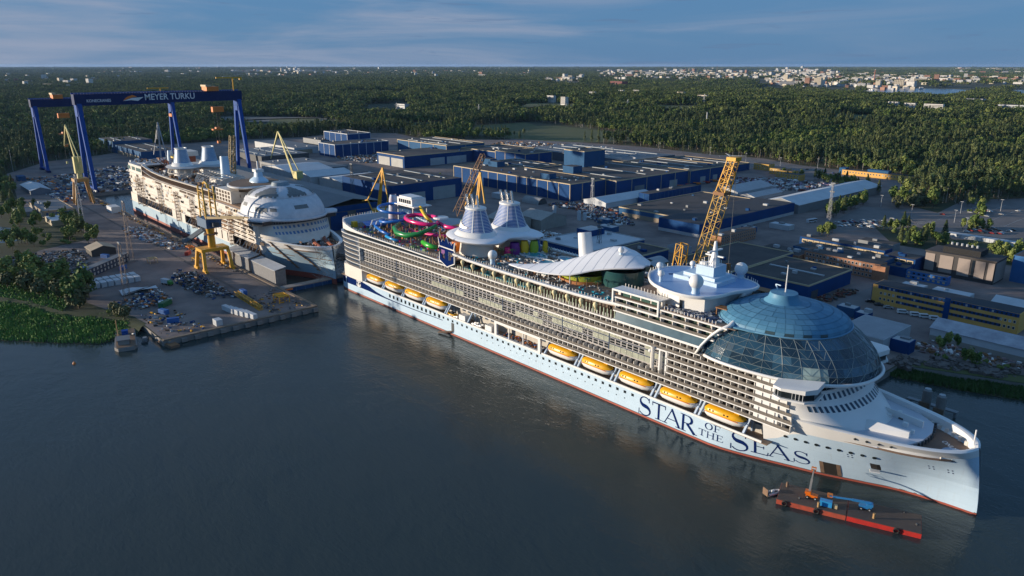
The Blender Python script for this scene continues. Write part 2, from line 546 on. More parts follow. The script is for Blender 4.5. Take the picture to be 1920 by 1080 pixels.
# far terrain: a polar sheet out to the horizon with low wooded hills
def fbm(x, y, s):
    return mnoise.noise((x / s, y / s, 3.1)) + 0.5 * mnoise.noise((x / s * 2.1, y / s * 2.1, 7.7))
VA = math.atan2(0.66131, -0.75011)
def polar(u_deg, d):
    """a point at bearing u_deg to the right of the look direction and d metres out from the viewpoint"""
    a = VA - R(u_deg)
    return CAMP.x + d * math.cos(a), CAMP.y + d * math.sin(a)
LAKES = [[(-1640, 4500), (-1211, 4500), (-960, 4300), (-720, 3050), (-900, 3000), (-1180, 3250)], [(-940, 4600), (-500, 4800), (-150, 4700), (-200, 3300), (-500, 3250), (-800, 4000)]]
def near_factor(x, y):
    d = max(-1200 - x, x - 900, y - 1000, -700 - y)
    return d          # negative inside the near land's rectangle
def hill(x, y):
    d = near_factor(x, y)
    if d < -120:
        return 3.0
    k = min(1, max(0, d / 500))
    h = 9 * max(-0.3, fbm(x, y, 1300)) + 7 * max(0, fbm(x, y, 520))
    for cx, cy, r, hh in ((-1000, 2000, 900, 24), (-700, 1500, 500, 12), (-2600, 1500, 900, 16), (-2300, 400, 700, 10), (-4500, 3000, 1800, 18), (-1500, 6500, 2500, 14)):
        h += hh * math.exp(-((x - cx) ** 2 + (y - cy) ** 2) / (r * r))
    for lk in LAKES:
        cx = sum(p[0] for p in lk) / len(lk)
        cy = sum(p[1] for p in lk) / len(lk)
        dd = math.hypot(x - cx, (y - cy) * 1.0)
        h *= min(1, max(0.0, (dd - 800) / 500))
    far = min(1, math.hypot(x - CAMP.x, y - CAMP.y) / 60000)
    return 3.2 + k * max(-0.1, h) * (1 - far * 0.8)
rows = []
NR, NA = 84, 150
for i in range(NR):
    r_ = 450 * (57500 / 450) ** (i / (NR - 1))
    row = []
    for j in range(NA + 1):
        x, y = polar(-72 + 144 * j / NA, r_)
        z = hill(x, y)
        if near_factor(x, y) < -60:
            z = -16
        row.append((x, y, z))
    rows.append(row)
tb = MB().grid(rows, flip=True)
FARWOOD = mat('far_woodland', (0.030, 0.045, 0.024), 0.95, rgb2=(0.050, 0.062, 0.030), scale=0.006)
struct(tb.build('terrain', FARWOOD, smooth='all'))
for lk in LAKES:
    sheet('lake', lk, 3.9, mat('lake_water', (0.10, 0.16, 0.22), 0.15))

# roads, verges, parking areas and clearings
sheet('grass_verge', [(-929, 835), (-931, 990), (-549, 937), (-465, 820), (-500, 745), (-627, 685), (-785, 706)], 3.012, GRASS)
sheet('grass_verge', [(205, 385), (232, 340), (285, 345), (330, 420), (250, 425)], 3.012, FLOOR)
sheet('grass_verge', [(-216, -150), (-232, -113), (-285, -109), (-330, -120), (-300, -175)], 3.012, FLOOR)
sheet('grass_verge', [(-600, -290), (-560, -113), (-430, -129), (-340, -119), (-285, -109), (-232, -113), (-216, -151), (-240, -240), (-330, -300)], 3.012, FLOOR)
sheet('grass_verge', [(299, 112), (299, 100.5), (327, 112.5), (420, 153), (600, 241), (600, 250), (420, 163), (330, 122)], 3.012, GRASS)
sheet('parking_lot', [(128, 362), (108, 490), (172, 505), (168, 432), (160, 396), (150, 356)], 3.012, LIGHTASPHALT)
sheet('parking_lot', [(176, 440), (160, 600), (196, 655), (330, 640), (330, 560), (240, 420)], 3.012, LIGHTASPHALT)
sheet('parking_lot', [(-215, 700), (-185, 758), (-90, 732), (-40, 700), (-45, 640)], 3.012, LIGHTASPHALT)
sheet('road', [(-640, 690), (-560, 712), (-330, 752), (-200, 752), (-60, 724), (60, 690), (95, 660), (80, 650), (20, 680), (-80, 715), (-210, 738), (-330, 738), (-550, 700), (-630, 680)], 3.018, LIGHTASPHALT)
sheet('road', [(236, 60), (236, 226), (292, 226), (292, 240), (330, 240), (330, 226), (250, 212), (246, 60)], 3.018, LIGHTASPHALT)
sheet('quarry', [(-1199, 360), (-1117, 426), (-1076, 578), (-1199, 650)], 3.012, GRAVEL)
QF = [(-1560, 430), (-1540, 520), (-1350, 690), (-1260, 640), (-1300, 560), (-1380, 420)]
for i in range(6):                                                  # stepped benches that follow the slope
    qa, qb = QF[i], QF[(i + 1) % 6]
    qc = (-1400, 545)
    sheet('quarry_floor', [qa, qb, qc], max(hill(*qa), hill(*qb), hill(*qc)) + .4 + .05 * i, GRAVEL)
sheet('parking_stripe', [(90, 560), (92, 560), (130, 530), (128, 529)], 3.018, LIGHTASPHALT)
WL = mat('road_paint', (0.55, 0.55, 0.52), 0.8)
mk = MB()
for r_ in range(7):                                                 # bay lines in the staff car park
    for i in range(22):
        mk.box(126 + r_ * 7.2 + i * .5, 131 + r_ * 7.2 + i * .5, 370 + i * 2.9 + r_ * 5, 370.2 + i * 2.9 + r_ * 5, 3.09, 3.11)
for i in range(9):
    x0 = 182 + i * 16
    mk.box(x0, x0 + 0.3, 470 + i * 5, 600, 3.09, 3.11)
for i in range(6):
    mk.box(-198 + i * 22, -197.6 + i * 22, 690 - i * 6, 735 - i * 3, 3.09, 3.11)
struct(mk.build('parking_markings', WL))
sheet('pond', [(-350, -166), (-319, -150), (-285, -142), (-262, -146), (-262, -160), (-262, -190), (-330, -240)], 3.02, WATER)

# dock furniture: coping, rails, quay fenders, dock gate
cp = MB()
cp.box(-470, 44.0, -60.4, -58.5, 3.012, 3.45)
cp.box(42.2, 44.4, -142.6, -60.5, 3.012, 3.40)
cp.box(-8, 300, 26, 27.4, 3.012, 3.40)
struct(cp.build('quay_coping', mat('coping_concrete', (0.30, 0.22, 0.15), 0.9, rgb2=(0.17, 0.13, 0.10), scale=0.3)))
RAIL = mat('rail_steel', (0.10, 0.085, 0.075), 0.7)
for y in (-62.6, -80.2, -46):
    if y > -50:
        continue
    rl = MB()
    rl.box(-640, 42, y - 0.12, y + 0.12, 3.02, 3.14)
    rl.box(-640, 42, y - 1.1, y - 0.5, 3.010, 3.016)
    rl.box(-640, 42, y + 0.5, y + 1.1, 3.010, 3.016)
    struct(rl.build('crane_rail', RAIL))
for i in range(13):
    f = MB().box(44.02, 45.6, -141 + i * 6.6, -138.2 + i * 6.6, 0.3, 2.3).build('quay_fender', CONC)
    tag(f, ordinal(i) + ' concrete fender block from the left on the quay front', 'fender', 'fender blocks along the quay front')
gt = thing('dock_gate', 'long blue floating gate closing the dry dock behind the ship', 'dock gate', (-8, -23, 0))
MB().box(0.3, 6, -35.4, 34.6, -8, 2.4).build('gate_body', YBLUE, gt)
MB().box(0.2, 6.2, -35.45, 34.65, 2.4, 3.0).build('gate_walkway', CONC, gt)
gb = MB()
for i in range(12):
    gb.box(6.0, 6.5, -33 + i * 6, -32.2 + i * 6, -3, 2.3)
gb.build('gate_ribs', YBLUE2, gt, kind='stuff')
MB().box(6.05, 6.8, -33.6, -29, 1.4, 2.2).build('gate_fender', ORANGE, gt)

# shore of reeds
def sample_poly(poly, n):
    xs = [p[0] for p in poly]
    ys = [p[1] for p in poly]
    out = []
    while len(out) < n:
        x, y = rnd.uniform(min(xs), max(xs)), rnd.uniform(min(ys), max(ys))
        if inside(poly, x, y):
            out.append((x, y))
    return out
REED = mat('reed_blades', (0.10, 0.23, 0.04), 0.8, rgb2=(0.18, 0.29, 0.065), scale=0.09)
REED2 = mat('reed_blades_dark', (0.05, 0.11, 0.026), 0.8, rgb2=(0.08, 0.14, 0.03), scale=0.09)
BANK = mat('muddy_bank', (0.06, 0.06, 0.03), 0.95)
def reeds(poly, n, m, hmin=1.6, hmax=3.0, z=0.2, wid=0.9):
    b = MB()
    for x, y in sample_poly(poly, n):
        k = 0.75 + 0.35 * mnoise.noise((x / 9, y / 9, 0.4))
        for q in range(2):
            a = rnd.uniform(0, math.pi)
            h = rnd.uniform(hmin, hmax) * k
            ww = rnd.uniform(0.5, 1.0) * wid
            dx, dy = math.cos(a) * ww / 2, math.sin(a) * ww / 2
            lx, ly = rnd.uniform(-0.5, 0.5), rnd.uniform(-0.5, 0.5)
            b.add([(x - dx, y - dy, z), (x + dx, y + dy, z), (x + dx * 0.5 + lx, y + dy * 0.5 + ly, z + h), (x - dx * 0.5 + lx, y - dy * 0.5 + ly, z + h * 0.94)], [(0, 1, 2, 3)])
    o = struct(b.build('reeds', m), 'stuff')
    o['label'] = 'bed of tall green reeds along the water'
    return o
REEDL = [(-330, -690), (-260, -418), (-130, -213), (-76, -180), (-42, -169), (-25, -157), (-5, -146.5), (8, -148), (18, -156), (20, -167), (7, -179), (-6, -191), (-20, -203), (-60, -240), (-140, -330), (-230, -520), (-300, -690)]
struct(MB().prism([(p[0], p[1]) for p in REEDL], -2, 0.25).build('reed_bank', BANK))
reeds([p for p in REEDL if p[1] > -345] + [(-195, -330)], 13000, REED)
bk = MB()
e1 = [(-330, -690), (-260, -418), (-130, -213.5), (-76, -180.5), (-42, -169.5), (-25, -156.5), (-5, -145), (14, -142.5)]
bk.grid([[(x - 3, y + 1.5, 3.04) for x, y in e1], [(x + 1.8, y - 2.6, 3.03) for x, y in e1], [(x + 5.2, y - 6.2, 0.2) for x, y in e1]], flip=True)
struct(bk.build('grassy_bank', FLOOR, smooth='all'))
reeds([(-135, -212), (-76, -178), (-42, -167), (-25, -154), (-8, -144), (8, -146), (-3, -151), (-20, -164), (-38, -176), (-72, -189), (-126, -222)], 2600, REED, 1.2, 2.2, 1.5)
reeds([(-140, -214), (-76, -181), (-42, -170), (-60, -160), (-110, -165), (-170, -200)], 2500, REED, 0.8, 1.8, 3.0)
REEDR = [(300, 100.5), (327, 112.5), (348, 120.5), (420, 152.5), (600, 240), (600, 222), (420, 136), (350, 107), (327, 98), (304, 91.5), (300.5, 91)]
struct(MB().prism(REEDR, -2, 0.25).build('reed_bank', BANK))
reeds([p for p in REEDR if p[0] < 430], 4200, REED2, 1.5, 2.8)
rk = MB()
for i in range(260):
    x, y = rnd.uniform(296, 340), 0
    y = lerp(92, 108, (x - 300) / 40) + rnd.uniform(6, 20)
    if x > 306:
        y += 6
    r_ = rnd.uniform(0.5, 1.6)
    rk.cbox((x, y, 2.6 + rnd.uniform(0, 1.2)), (r_ * 2, r_ * 1.5, r_ * 1.3), rnd.uniform(0, 3), Matrix.Rotation(rnd.uniform(-0.5, 0.5), 3, 'X'))
o = struct(rk.build('rocks', mat('shore_rock', (0.20, 0.17, 0.15), 0.95, rgb2=(0.10, 0.085, 0.08), scale=0.6)), 'stuff')
o['label'] = 'loose rocks and rubble on the shore'

# ------------------------------------------------------------------ trees
def leafmat(name, a, b_, tr=0.25):
    m = bpy.data.materials.new(name)
    m.use_nodes = True
    t = m.node_tree
    p = t.nodes['Principled BSDF']
    p.inputs['Roughness'].default_value = 0.75
    p.inputs['Specular IOR Level'].default_value = 0.25
    oi = N(t, 'ShaderNodeObjectInfo')
    c = N(t, 'ShaderNodeTexCoord')
    n = N(t, 'ShaderNodeTexNoise')
    n.inputs['Scale'].default_value = 0.35
    n.inputs['Detail'].default_value = 3
    L(t, c.outputs['Object'], n.inputs['Vector'])
    ad = N(t, 'ShaderNodeMath', operation='MULTIPLY_ADD', i_1=0.75, i_2=-0.1)
    L(t, oi.outputs['Random'], ad.inputs[0])
    ad2 = N(t, 'ShaderNodeMath', operation='MULTIPLY_ADD', i_1=0.9)
    L(t, n.outputs['Fac'], ad2.inputs[0]); L(t, ad.outputs[0], ad2.inputs[2])
    mr = N(t, 'ShaderNodeMapRange')
    mr.inputs['From Min'].default_value = 0.3
    mr.inputs['From Max'].default_value = 1.05
    L(t, ad2.outputs[0], mr.inputs['Value'])
    mx_ = N(t, 'ShaderNodeMixRGB')
    mx_.inputs[1].default_value = (*a, 1)
    mx_.inputs[2].default_value = (*b_, 1)
    L(t, mr.outputs[0], mx_.inputs[0])
    L(t, mx_.outputs[0], p.inputs['Base Color'])
    return m
LEAF = leafmat('leaf_broad', (0.075, 0.135, 0.030), (0.24, 0.275, 0.075))
LEAF2 = leafmat('leaf_willow', (0.09, 0.105, 0.045), (0.15, 0.15, 0.07))
PINE = leafmat('needle_pine', (0.045, 0.085, 0.032), (0.165, 0.19, 0.07))
BARK = mat('bark', (0.13, 0.085, 0.055), 0.9, var=0.3, scale=1.0)
BIRCH = mat('birch_bark', (0.48, 0.44, 0.38), 0.8, var=0.3, scale=1.5)
def crown(b, c, rad, n, size, rg, lobes=9, flat=0.85):
    """leaf clumps on the surface of many lobes inside an ellipsoid: uneven outline with gaps"""
    lb = []
    for i in range(lobes):
        while True:
            p = Vector((rg.uniform(-1, 1), rg.uniform(-1, 1), rg.uniform(-1, 1)))
            if p.length < 1:
                break
        lb.append((Vector((p.x * rad[0] * 0.66, p.y * rad[1] * 0.66, p.z * rad[2] * 0.70)), rg.uniform(0.30, 0.52)))
    for i in range(n):
        p, k = lb[i % lobes]
        d = Vector((rg.gauss(0, 1), rg.gauss(0, 1), rg.gauss(0.25, 1))).normalized()
        q = Vector(c) + p + Vector((d.x * rad[0], d.y * rad[1], d.z * rad[2])) * k * rg.uniform(0.7, 1.08)
        nn = (d + Vector((rg.gauss(0, .45), rg.gauss(0, .45), rg.gauss(0.2, .45)))).normalized()
        s_ = nn.cross(Vector((rg.gauss(0, 1), rg.gauss(0, 1), rg.gauss(0, 1)))).normalized()
        u_ = nn.cross(s_)
        z = size * rg.uniform(0.6, 1.35)
        b.add([q - s_ * z * .5 - u_ * z * .35, q + s_ * z * .5 - u_ * z * .4, q + s_ * z * .35 + u_ * z * .5, q - s_ * z * .4 + u_ * z * .4], [(0, 1, 2, 3)])
def trunk(b, h, r, rg, limbs=4, at=0.45, c=(0, 0), spread=2.4):
    b.tube([(c[0], c[1], -0.4), (c[0] + rg.uniform(-.15, .15), c[1] + rg.uniform(-.15, .15), h * 0.5), (c[0], c[1], h)], [r, r * 0.7, r * 0.25], 6)
    for i in range(limbs):
        a = rg.uniform(0, 6.28)
        z0 = h * rg.uniform(at, 0.75)
        l = spread * rg.uniform(0.7, 1.3)
        b.tube([(c[0], c[1], z0), (c[0] + math.cos(a) * l, c[1] + math.sin(a) * l, z0 + l * 0.9)], [r * 0.4, r * 0.12], 4)
def conifer(b, h, rad, n, size, rg, c=(0, 0), base=0.22):
    for i in range(n):
        t_ = rg.random() ** 0.75
        z = h * (base + (1 - base) * t_)
        rr = rad * (1 - t_) ** 0.8 * rg.uniform(0.55, 1.1) + 0.15
        a = rg.uniform(0, 6.28)
        q = Vector((c[0] + math.cos(a) * rr, c[1] + math.sin(a) * rr, z))
        out = Vector((math.cos(a), math.sin(a), 0))
        side = Vector((-math.sin(a), math.cos(a), 0))
        l = size * rg.uniform(0.7, 1.3) * (1.15 - 0.6 * t_)
        u_ = (out * 0.8 + Vector((0, 0, rg.uniform(-0.8, 0.25)))).normalized()
        b.add([q - side * l * .5 - u_ * l * .4, q + side * l * .5 - u_ * l * .4, q + side * l * .3 + u_ * l * .5, q - side * l * .3 + u_ * l * .5], [(0, 1, 2, 3)])
def pine(b, h, rad, n, size, rg, c=(0, 0)):
    crown_c = (c[0], c[1], h * 0.74)
    crown(b, crown_c, (rad, rad, h * 0.30), n, size, rg, 7)

# crowns for trees that stand alone: trunk and crown are separate parts
TREES = {'broad': [], 'conifer': [], 'pine': [], 'bush': [], 'willow': []}
rg = random.Random(3)
for i in range(5):
    h = 12 + i
    tr_, cr_ = MB(), MB()
    trunk(tr_, h * 0.72, 0.28, rg, 5)
    crown(cr_, (0, 0, h * 0.60), (h * 0.34, h * 0.32, h * 0.42), 620, 1.15, rg, 13)
    TREES['broad'].append((tr_.mesh('trunk', BARK), cr_.mesh('crown', LEAF)))
for i in range(3):
    h = 15 + i * 2
    tr_, cr_ = MB(), MB()
    trunk(tr_, h * 0.9, 0.22, rg, 0)
    conifer(cr_, h, h * 0.18, 480, 1.5, rg)
    TREES['conifer'].append((tr_.mesh('trunk', BARK), cr_.mesh('crown', PINE)))
for i in range(3):
    h = 16 + i
    tr_, cr_ = MB(), MB()
    trunk(tr_, h * 0.85, 0.24, rg, 5, 0.55, spread=1.8)
    pine(cr_, h, 3.1, 420, 1.1, rg)
    TREES['pine'].append((tr_.mesh('trunk', BIRCH), cr_.mesh('crown', LEAF)))
for i in range(3):
    tr_, cr_ = MB(), MB()
    trunk(tr_, 2.2, 0.12, rg, 3, 0.3, spread=1.2)
    crown(cr_, (0, 0, 2.0), (2.6, 2.5, 2.1), 260, 0.9, rg, 8)
    TREES['bush'].append((tr_.mesh('trunk', BARK), cr_.mesh('crown', LEAF)))
for i in range(2):
    tr_, cr_ = MB(), MB()
    trunk(tr_, 7, 0.3, rg, 5, 0.3, spread=3)
    crown(cr_, (0, 0, 6.0), (5.5, 5.2, 5.6), 620, 1.2, rg, 12)
    TREES['willow'].append((tr_.mesh('trunk', BARK), cr_.mesh('crown', LEAF2)))
TNAME = {'broad': ('broadleaf_tree', 'tree'), 'conifer': ('spruce_tree', 'tree'), 'pine': ('birch_tree', 'tree'), 'bush': ('bush', 'bush'), 'willow': ('willow_tree', 'tree')}
def tree(kind, x, y, label, group, s=1.0, z=3.0):
    nm, cat = TNAME[kind]
    tm, cm = rnd.choice(TREES[kind])
    o = thing(nm, label, cat, (x, y, z), rnd.uniform(0, 6.28), group)
    k = s * rnd.uniform(0.85, 1.18)
    o.scale = (k, k, k * rnd.uniform(0.92, 1.1))
    for n_, me in (('trunk', tm), ('crown', cm)):
        c_ = bpy.data.objects.new(n_, me)
        COL.objects.link(c_)
        c_.parent = o
    return o
def grove(poly, n, kinds, label, group, s=1.0, z=3.0):
    lst = [tree(rnd.choice(kinds), x, y, label, group, s, z) for x, y in sample_poly(poly, n)]
    count_off(lst, '{} from left, ' + label)
grove([(-75, -176), (-38, -163), (-33, -154), (-70, -150), (-100, -157), (-150, -175), (-140, -195)], 30, ['broad', 'broad', 'willow'], 'dark green broadleaf tree in the clump above the reed bed', 'clump of trees above the reeds', 1.2)
grove([(-200, -185), (-160, -200), (-180, -240), (-240, -230)], 14, ['broad'], 'broadleaf tree at the left edge behind the reed bed', 'trees at the left edge', 1.1)
grove([(-300, -104), (-250, -104), (-200, -112), (-195, -120), (-240, -124), (-300, -116)], 16, ['broad', 'bush', 'broad'], 'green tree between the pond and the lattice mast', 'trees between pond and yard', 0.8)
grove([(-420, -130), (-330, -128), (-300, -140), (-340, -165), (-430, -160)], 20, ['broad', 'broad', 'bush'], 'tree beside the pond near the flat roofed office', 'trees round the pond', 0.8)
grove([(-640, -112), (-470, -114), (-430, -132), (-440, -175), (-640, -165)], 40, ['broad', 'broad', 'conifer'], 'tree in the wood left of the dock office', 'wood left of the office', 0.95)
grove([(-345, -146), (-290, -136), (-255, -128), (-225, -118), (-222, -135), (-255, -146)], 14, ['bush', 'broad', 'bush'], 'bush on the near side of the small pond', 'bushes round the small pond', .8)
grove([(-255, -150), (-225, -140), (-220, -170), (-250, -190)], 9, ['bush', 'broad'], 'bush between the pond and the stored pipes', 'bushes by the stored pipes', .9)
grove([(-30, -148), (-5, -143), (5, -150), (-20, -157)], 5, ['bush', 'willow'], 'low yellowish bush at the end of the reed bed', 'bushes at the reed bed', 0.8)
grove([(303, 118), (330, 126), (400, 160), (402, 166), (330, 134), (303, 127)], 28, ['broad', 'bush', 'bush', 'pine'], 'dark bush on the shore right of the bow', 'shore bushes right of the bow', 0.62)
grove([(345, 121), (420, 158), (420, 162), (345, 127)], 9, ['pine'], 'thin pale birch on the right shore', 'birches on the right shore', 0.7)
sheet('grass_verge', [(160, 396), (167, 432), (206, 417), (234, 378), (284, 382), (286, 342), (236, 336), (217, 346), (196, 345)], 3.012, FLOOR)
grove([(164, 398), (169, 426), (204, 412), (230, 377), (217, 352), (198, 350)], 40, ['bush', 'bush', 'broad', 'bush', 'conifer'], 'small tree on the verge beyond the brick office', 'scrub beyond the brick office', 0.8)
grove([(231, 352), (274, 376), (282, 347), (240, 341)], 22, ['bush', 'bush', 'broad'], 'bush between the grey block and the container row', 'scrub behind the grey block', 0.8)
grove([(184, 522), (192, 548), (203, 526), (196, 500)], 9, ['bush', 'broad'], 'bush on the island in the far car park', 'bushes in the far car park', .85)
grove([(112, 400), (106, 420), (93, 522), (103, 506), (118, 406)], 30, ['conifer', 'broad', 'broad'], 'dense dark tree in the row beside the long white hall', 'row of trees beside the white hall', 0.75)
grove([(140, 336), (138, 360), (150, 347), (150, 326)], 9, ['broad'], 'dark tree at the foot of the red lattice mast', 'trees at the lattice mast', 0.6)
grove([(116, 512), (117, 566), (145, 570), (163, 534), (140, 500)], 22, ['willow', 'willow', 'broad'], 'grey green willow at the edge of the car park', 'willows at the car park', 1.15)
grove([(10, 640), (75, 600), (95, 560), (60, 560), (0, 610)], 22, ['broad', 'conifer', 'broad'], 'tree in the belt beside the low ochre building', 'tree belt by the yellow building', 0.8)
grove([(-60, 600), (10, 600), (20, 640), (-50, 640)], 12, ['broad', 'conifer'], 'tree in front of the terraced yellow flats', 'trees by the yellow flats', 0.7)
grove([(206, 447), (220, 470), (227, 460), (214, 434)], 12, ['bush', 'broad'], 'dark round bush between the two rear car parks', 'bushes between car parks', 0.8)
grove([(-330, 195), (-300, 190), (-300, 290), (-390, 300)], 10, ['broad', 'bush'], 'tree on the green patch between the white halls', 'trees between the halls', 0.6)

# the woods: one mass that nobody could count
PROTO = bpy.data.collections.new('tree_shapes')
def proto(fn, name):
    b = MB()
    fn(b)
    o = bpy.data.objects.new(name, b.mesh(name, [BARK, LEAF, PINE, BIRCH]))
    PROTO.objects.link(o)
rg = random.Random(11)
def single_broad(b):
    h = rg.uniform(13, 19)
    b.mi(0); trunk(b, h * .7, .25, rg, 2)
    b.mi(1); crown(b, (0, 0, h * .62), (h * .33, h * .32, h * .38), 360, 1.35, rg, 10)
def single_pine(b):
    h = rg.uniform(17, 23)
    b.mi(3 if rg.random() < .4 else 0); trunk(b, h * .85, .26, rg, 2, .6, spread=1.6)
    b.mi(2); crown(b, (0, 0, h * .76), (h * .15, h * .15, h * .25), 240, 1.2, rg, 8)
def single_spruce(b):
    h = rg.uniform(18, 25)
    b.mi(0); trunk(b, h * .9, .22, rg, 0)
    b.mi(2); conifer(b, h, h * .15, 260, 1.6, rg, base=.15)
def patch(width, cnt, nf, size, k=1.0):
    def fn(b):
        for i in range(cnt):
            x, y = rg.uniform(-width / 2, width / 2), rg.uniform(-width / 2, width / 2)
            q = rg.random()
            h = rg.uniform(15, 23) * k
            if q < .42:
                b.mi(1); crown(b, (x, y, h * .58), (h * .27, h * .27, h * .36), nf, size, rg, 5)
            elif q < .75:
                b.mi(2); crown(b, (x, y, h * .70), (h * .17, h * .17, h * .28), nf, size * .9, rg, 4)
            else:
                b.mi(2); conifer(b, h, h * .16, nf, size * 1.1, rg, (x, y), .1)
    return fn
for i in range(4): proto(single_broad, 'shape_a%d' % i)
for i in range(4): proto(single_pine, 'shape_b%d' % i)
for i in range(3): proto(single_spruce, 'shape_c%d' % i)
for i in range(5): proto(patch(34, 16, 110, 1.8), 'shape_d%d' % i)
for i in range(5): proto(patch(80, 44, 40, 3.4), 'shape_e%d' % i)
def scatter_group():
    ng = bpy.data.node_groups.new('scatter', 'GeometryNodeTree')
    ng.interface.new_socket('Geometry', in_out='INPUT', socket_type='NodeSocketGeometry')
    ng.interface.new_socket('Geometry', in_out='OUTPUT', socket_type='NodeSocketGeometry')
    gi, go = ng.nodes.new('NodeGroupInput'), ng.nodes.new('NodeGroupOutput')
    ip = ng.nodes.new('GeometryNodeInstanceOnPoints')
    ci = ng.nodes.new('GeometryNodeCollectionInfo')
    ci.inputs['Collection'].default_value = PROTO
    ci.inputs['Separate Children'].default_value = True
    ci.inputs['Reset Children'].default_value = True
    def attr(n, tp):
        a = ng.nodes.new('GeometryNodeInputNamedAttribute')
        a.data_type = tp
        a.inputs['Name'].default_value = n
        return a.outputs[0]
    ng.links.new(gi.outputs[0], ip.inputs['Points'])
    ng.links.new(ci.outputs[0], ip.inputs['Instance'])
    ip.inputs['Pick Instance'].default_value = True
    ng.links.new(attr('shape', 'INT'), ip.inputs['Instance Index'])
    ng.links.new(attr('turn', 'FLOAT_VECTOR'), ip.inputs['Rotation'])
    ng.links.new(attr('size', 'FLOAT_VECTOR'), ip.inputs['Scale'])
    ng.links.new(ip.outputs[0], go.inputs[0])
    return ng
SCATTER = scatter_group()
def scatter(name, pts, label):
    """pts: (x, y, z, shape, turn, size)"""
    me = bpy.data.meshes.new(name)
    me.from_pydata([p[:3] for p in pts], [], [])
    a = me.attributes.new('shape', 'INT', 'POINT')
    a.data.foreach_set('value', [p[3] for p in pts])
    a = me.attributes.new('turn', 'FLOAT_VECTOR', 'POINT')
    a.data.foreach_set('vector', [c_ for p in pts for c_ in (0, 0, p[4])])
    a = me.attributes.new('size', 'FLOAT_VECTOR', 'POINT')
    a.data.foreach_set('vector', [c_ for p in pts for c_ in (p[5], p[5], p[5] * (0.9 + 0.25 * ((p[0] * 13.7) % 1)))])
    for m_ in (BARK, LEAF, PINE, BIRCH):
        me.materials.append(m_)
    o = bpy.data.objects.new(name, me)
    COL.objects.link(o)
    md = o.modifiers.new('scatter', 'NODES')
    md.node_group = SCATTER
    struct(o, 'stuff')
    o['label'] = label
    return o
CLEAR = [PAVE, [(-480, -70), (60, -70), (320, -30), (320, 40), (-480, 30)], [(-1560, 430), (-1540, 520), (-1350, 690), (-1060, 600), (-1090, 440), (-1380, 420)],
         [(-1686, 973), (-1706, 1185), (-1358, 951), (-1340, 804)], [(-929, 835), (-931, 1010), (-549, 937), (-465, 820), (-520, 720), (-627, 690), (-785, 706)],
         [(-110, -160), (-215, -150), (-232, -112), (-430, -128), (-560, -112), (-600, -300), (-330, -690), (0, -690), (44, -140), (-27, -150)], *LAKES]
FARTOWN = [(17.5, 28.5, 3900, 11000), (6.2, 23, 5400, 20000), (2.3, 5.4, 4600, 7000), (27, 36, 4700, 8500), (-20, -12, 9000, 22000)]
FARB = [(1160, 165, 90), (1034, 203, 30), (1059, 209, 18), (1112, 194, 26), (1166, 187, 22), (1195, 189, 26), (1278, 197, 28), (1320, 207, 30), (1680, 206, 26), (1712, 207, 28), (1757, 209, 46), (1830, 190, 60), (1905, 203, 60), (755, 208, 40)]
for u_, v_, w_ in FARB:                                             # open ground in front of houses in the wood
    a_ = math.degrees(math.atan((u_ - 960) / 1400 / 1.035))
    d_ = 135 * 1400 / (v_ - 121.8) / .96
    k_ = math.degrees((w_ * .5 + 6) / d_)
    CLEAR.append([polar(a_ - k_, d_ - 150), polar(a_ + k_, d_ - 150), polar(a_ + k_ * 1.2, d_ + 30), polar(a_ - k_ * 1.2, d_ + 30)])
MEADOW = [(-7, 1750, 2.2, 130), (3, 2250, 2.4, 150), (12, 2050, 1.6, 120), (-16, 1900, 2.0, 150), (24, 1900, 1.4, 110), (-21, 2700, 2.4, 200), (8, 3000, 2.0, 180), (17, 2900, 1.8, 200), (-10, 3200, 2.6, 220), (29, 2500, 1.4, 160)]
for a_, d_, k_, l_ in MEADOW:
    pl_ = [polar(a_ - k_, d_ - l_ * .6), polar(a_ + k_ * .8, d_ - l_), polar(a_ + k_, d_ + l_ * .5), polar(a_ - k_ * .7, d_ + l_ * .8)]
    CLEAR.append(pl_)
    zz = max(hill(*p) for p in pl_ + [polar(a_, d_)]) + .5
    sheet('meadow', pl_, max(zz, 3.2), GRASS)
BOXES = [(min(p[0] for p in q), max(p[0] for p in q), min(p[1] for p in q), max(p[1] for p in q), q) for q in CLEAR]
def clear(x, y):
    return any(a <= x <= b_ and c0 <= y <= c1 and inside(q, x, y) for a, b_, c0, c1, q in BOXES)
rg = random.Random(21)
pts1, pts2, pts3 = [], [], []
def band(out, r0, r1, n, shapes, smin, smax, half=41):
    for i in range(n):
        d = math.sqrt(rg.uniform(r0 * r0, r1 * r1))
        u = rg.uniform(-half, half)
        x, y = polar(u, d)
        if x > 60 and y < 560:
            continue
        if clear(x, y):
            continue
        if rg.random() < 0.18 * (1 if fbm(x, y, 260) < -0.35 else 0):
            continue
        town = any(a < u < b_ and c0 < d < c1 for a, b_, c0, c1 in FARTOWN)
        if town and rg.random() < 0.93:
            continue
        if len(shapes) > 6:        # stands of birch and aspen among the pines
            sh = rg.choice(shapes[:6]) if fbm(x, y, 170) + rg.uniform(-.35, .35) > 0.12 else rg.choice(shapes[6:])
        else:
            sh = rg.choice(shapes)
        out.append((x, y, hill(x, y) - 0.3, sh, rg.uniform(0, 6.28), rg.uniform(smin, smax) * (0.82 + 0.3 * (fbm(x, y, 90) + .6))))
band(pts1, 620, 1900, 36000, [0, 0, 1, 1, 2, 3, 4, 5, 6, 7, 8, 9, 10], 0.62, 1.08)
band(pts2, 1850, 4600, 21000, [11, 12, 13, 14, 15], 0.8, 1.15)
band(pts3, 4500, 15000, 46000, [16, 17, 18, 19, 20], 0.8, 1.2)
band(pts3, 15000, 40000, 16000, [16, 17, 18, 19, 20], 1.4, 2.4)
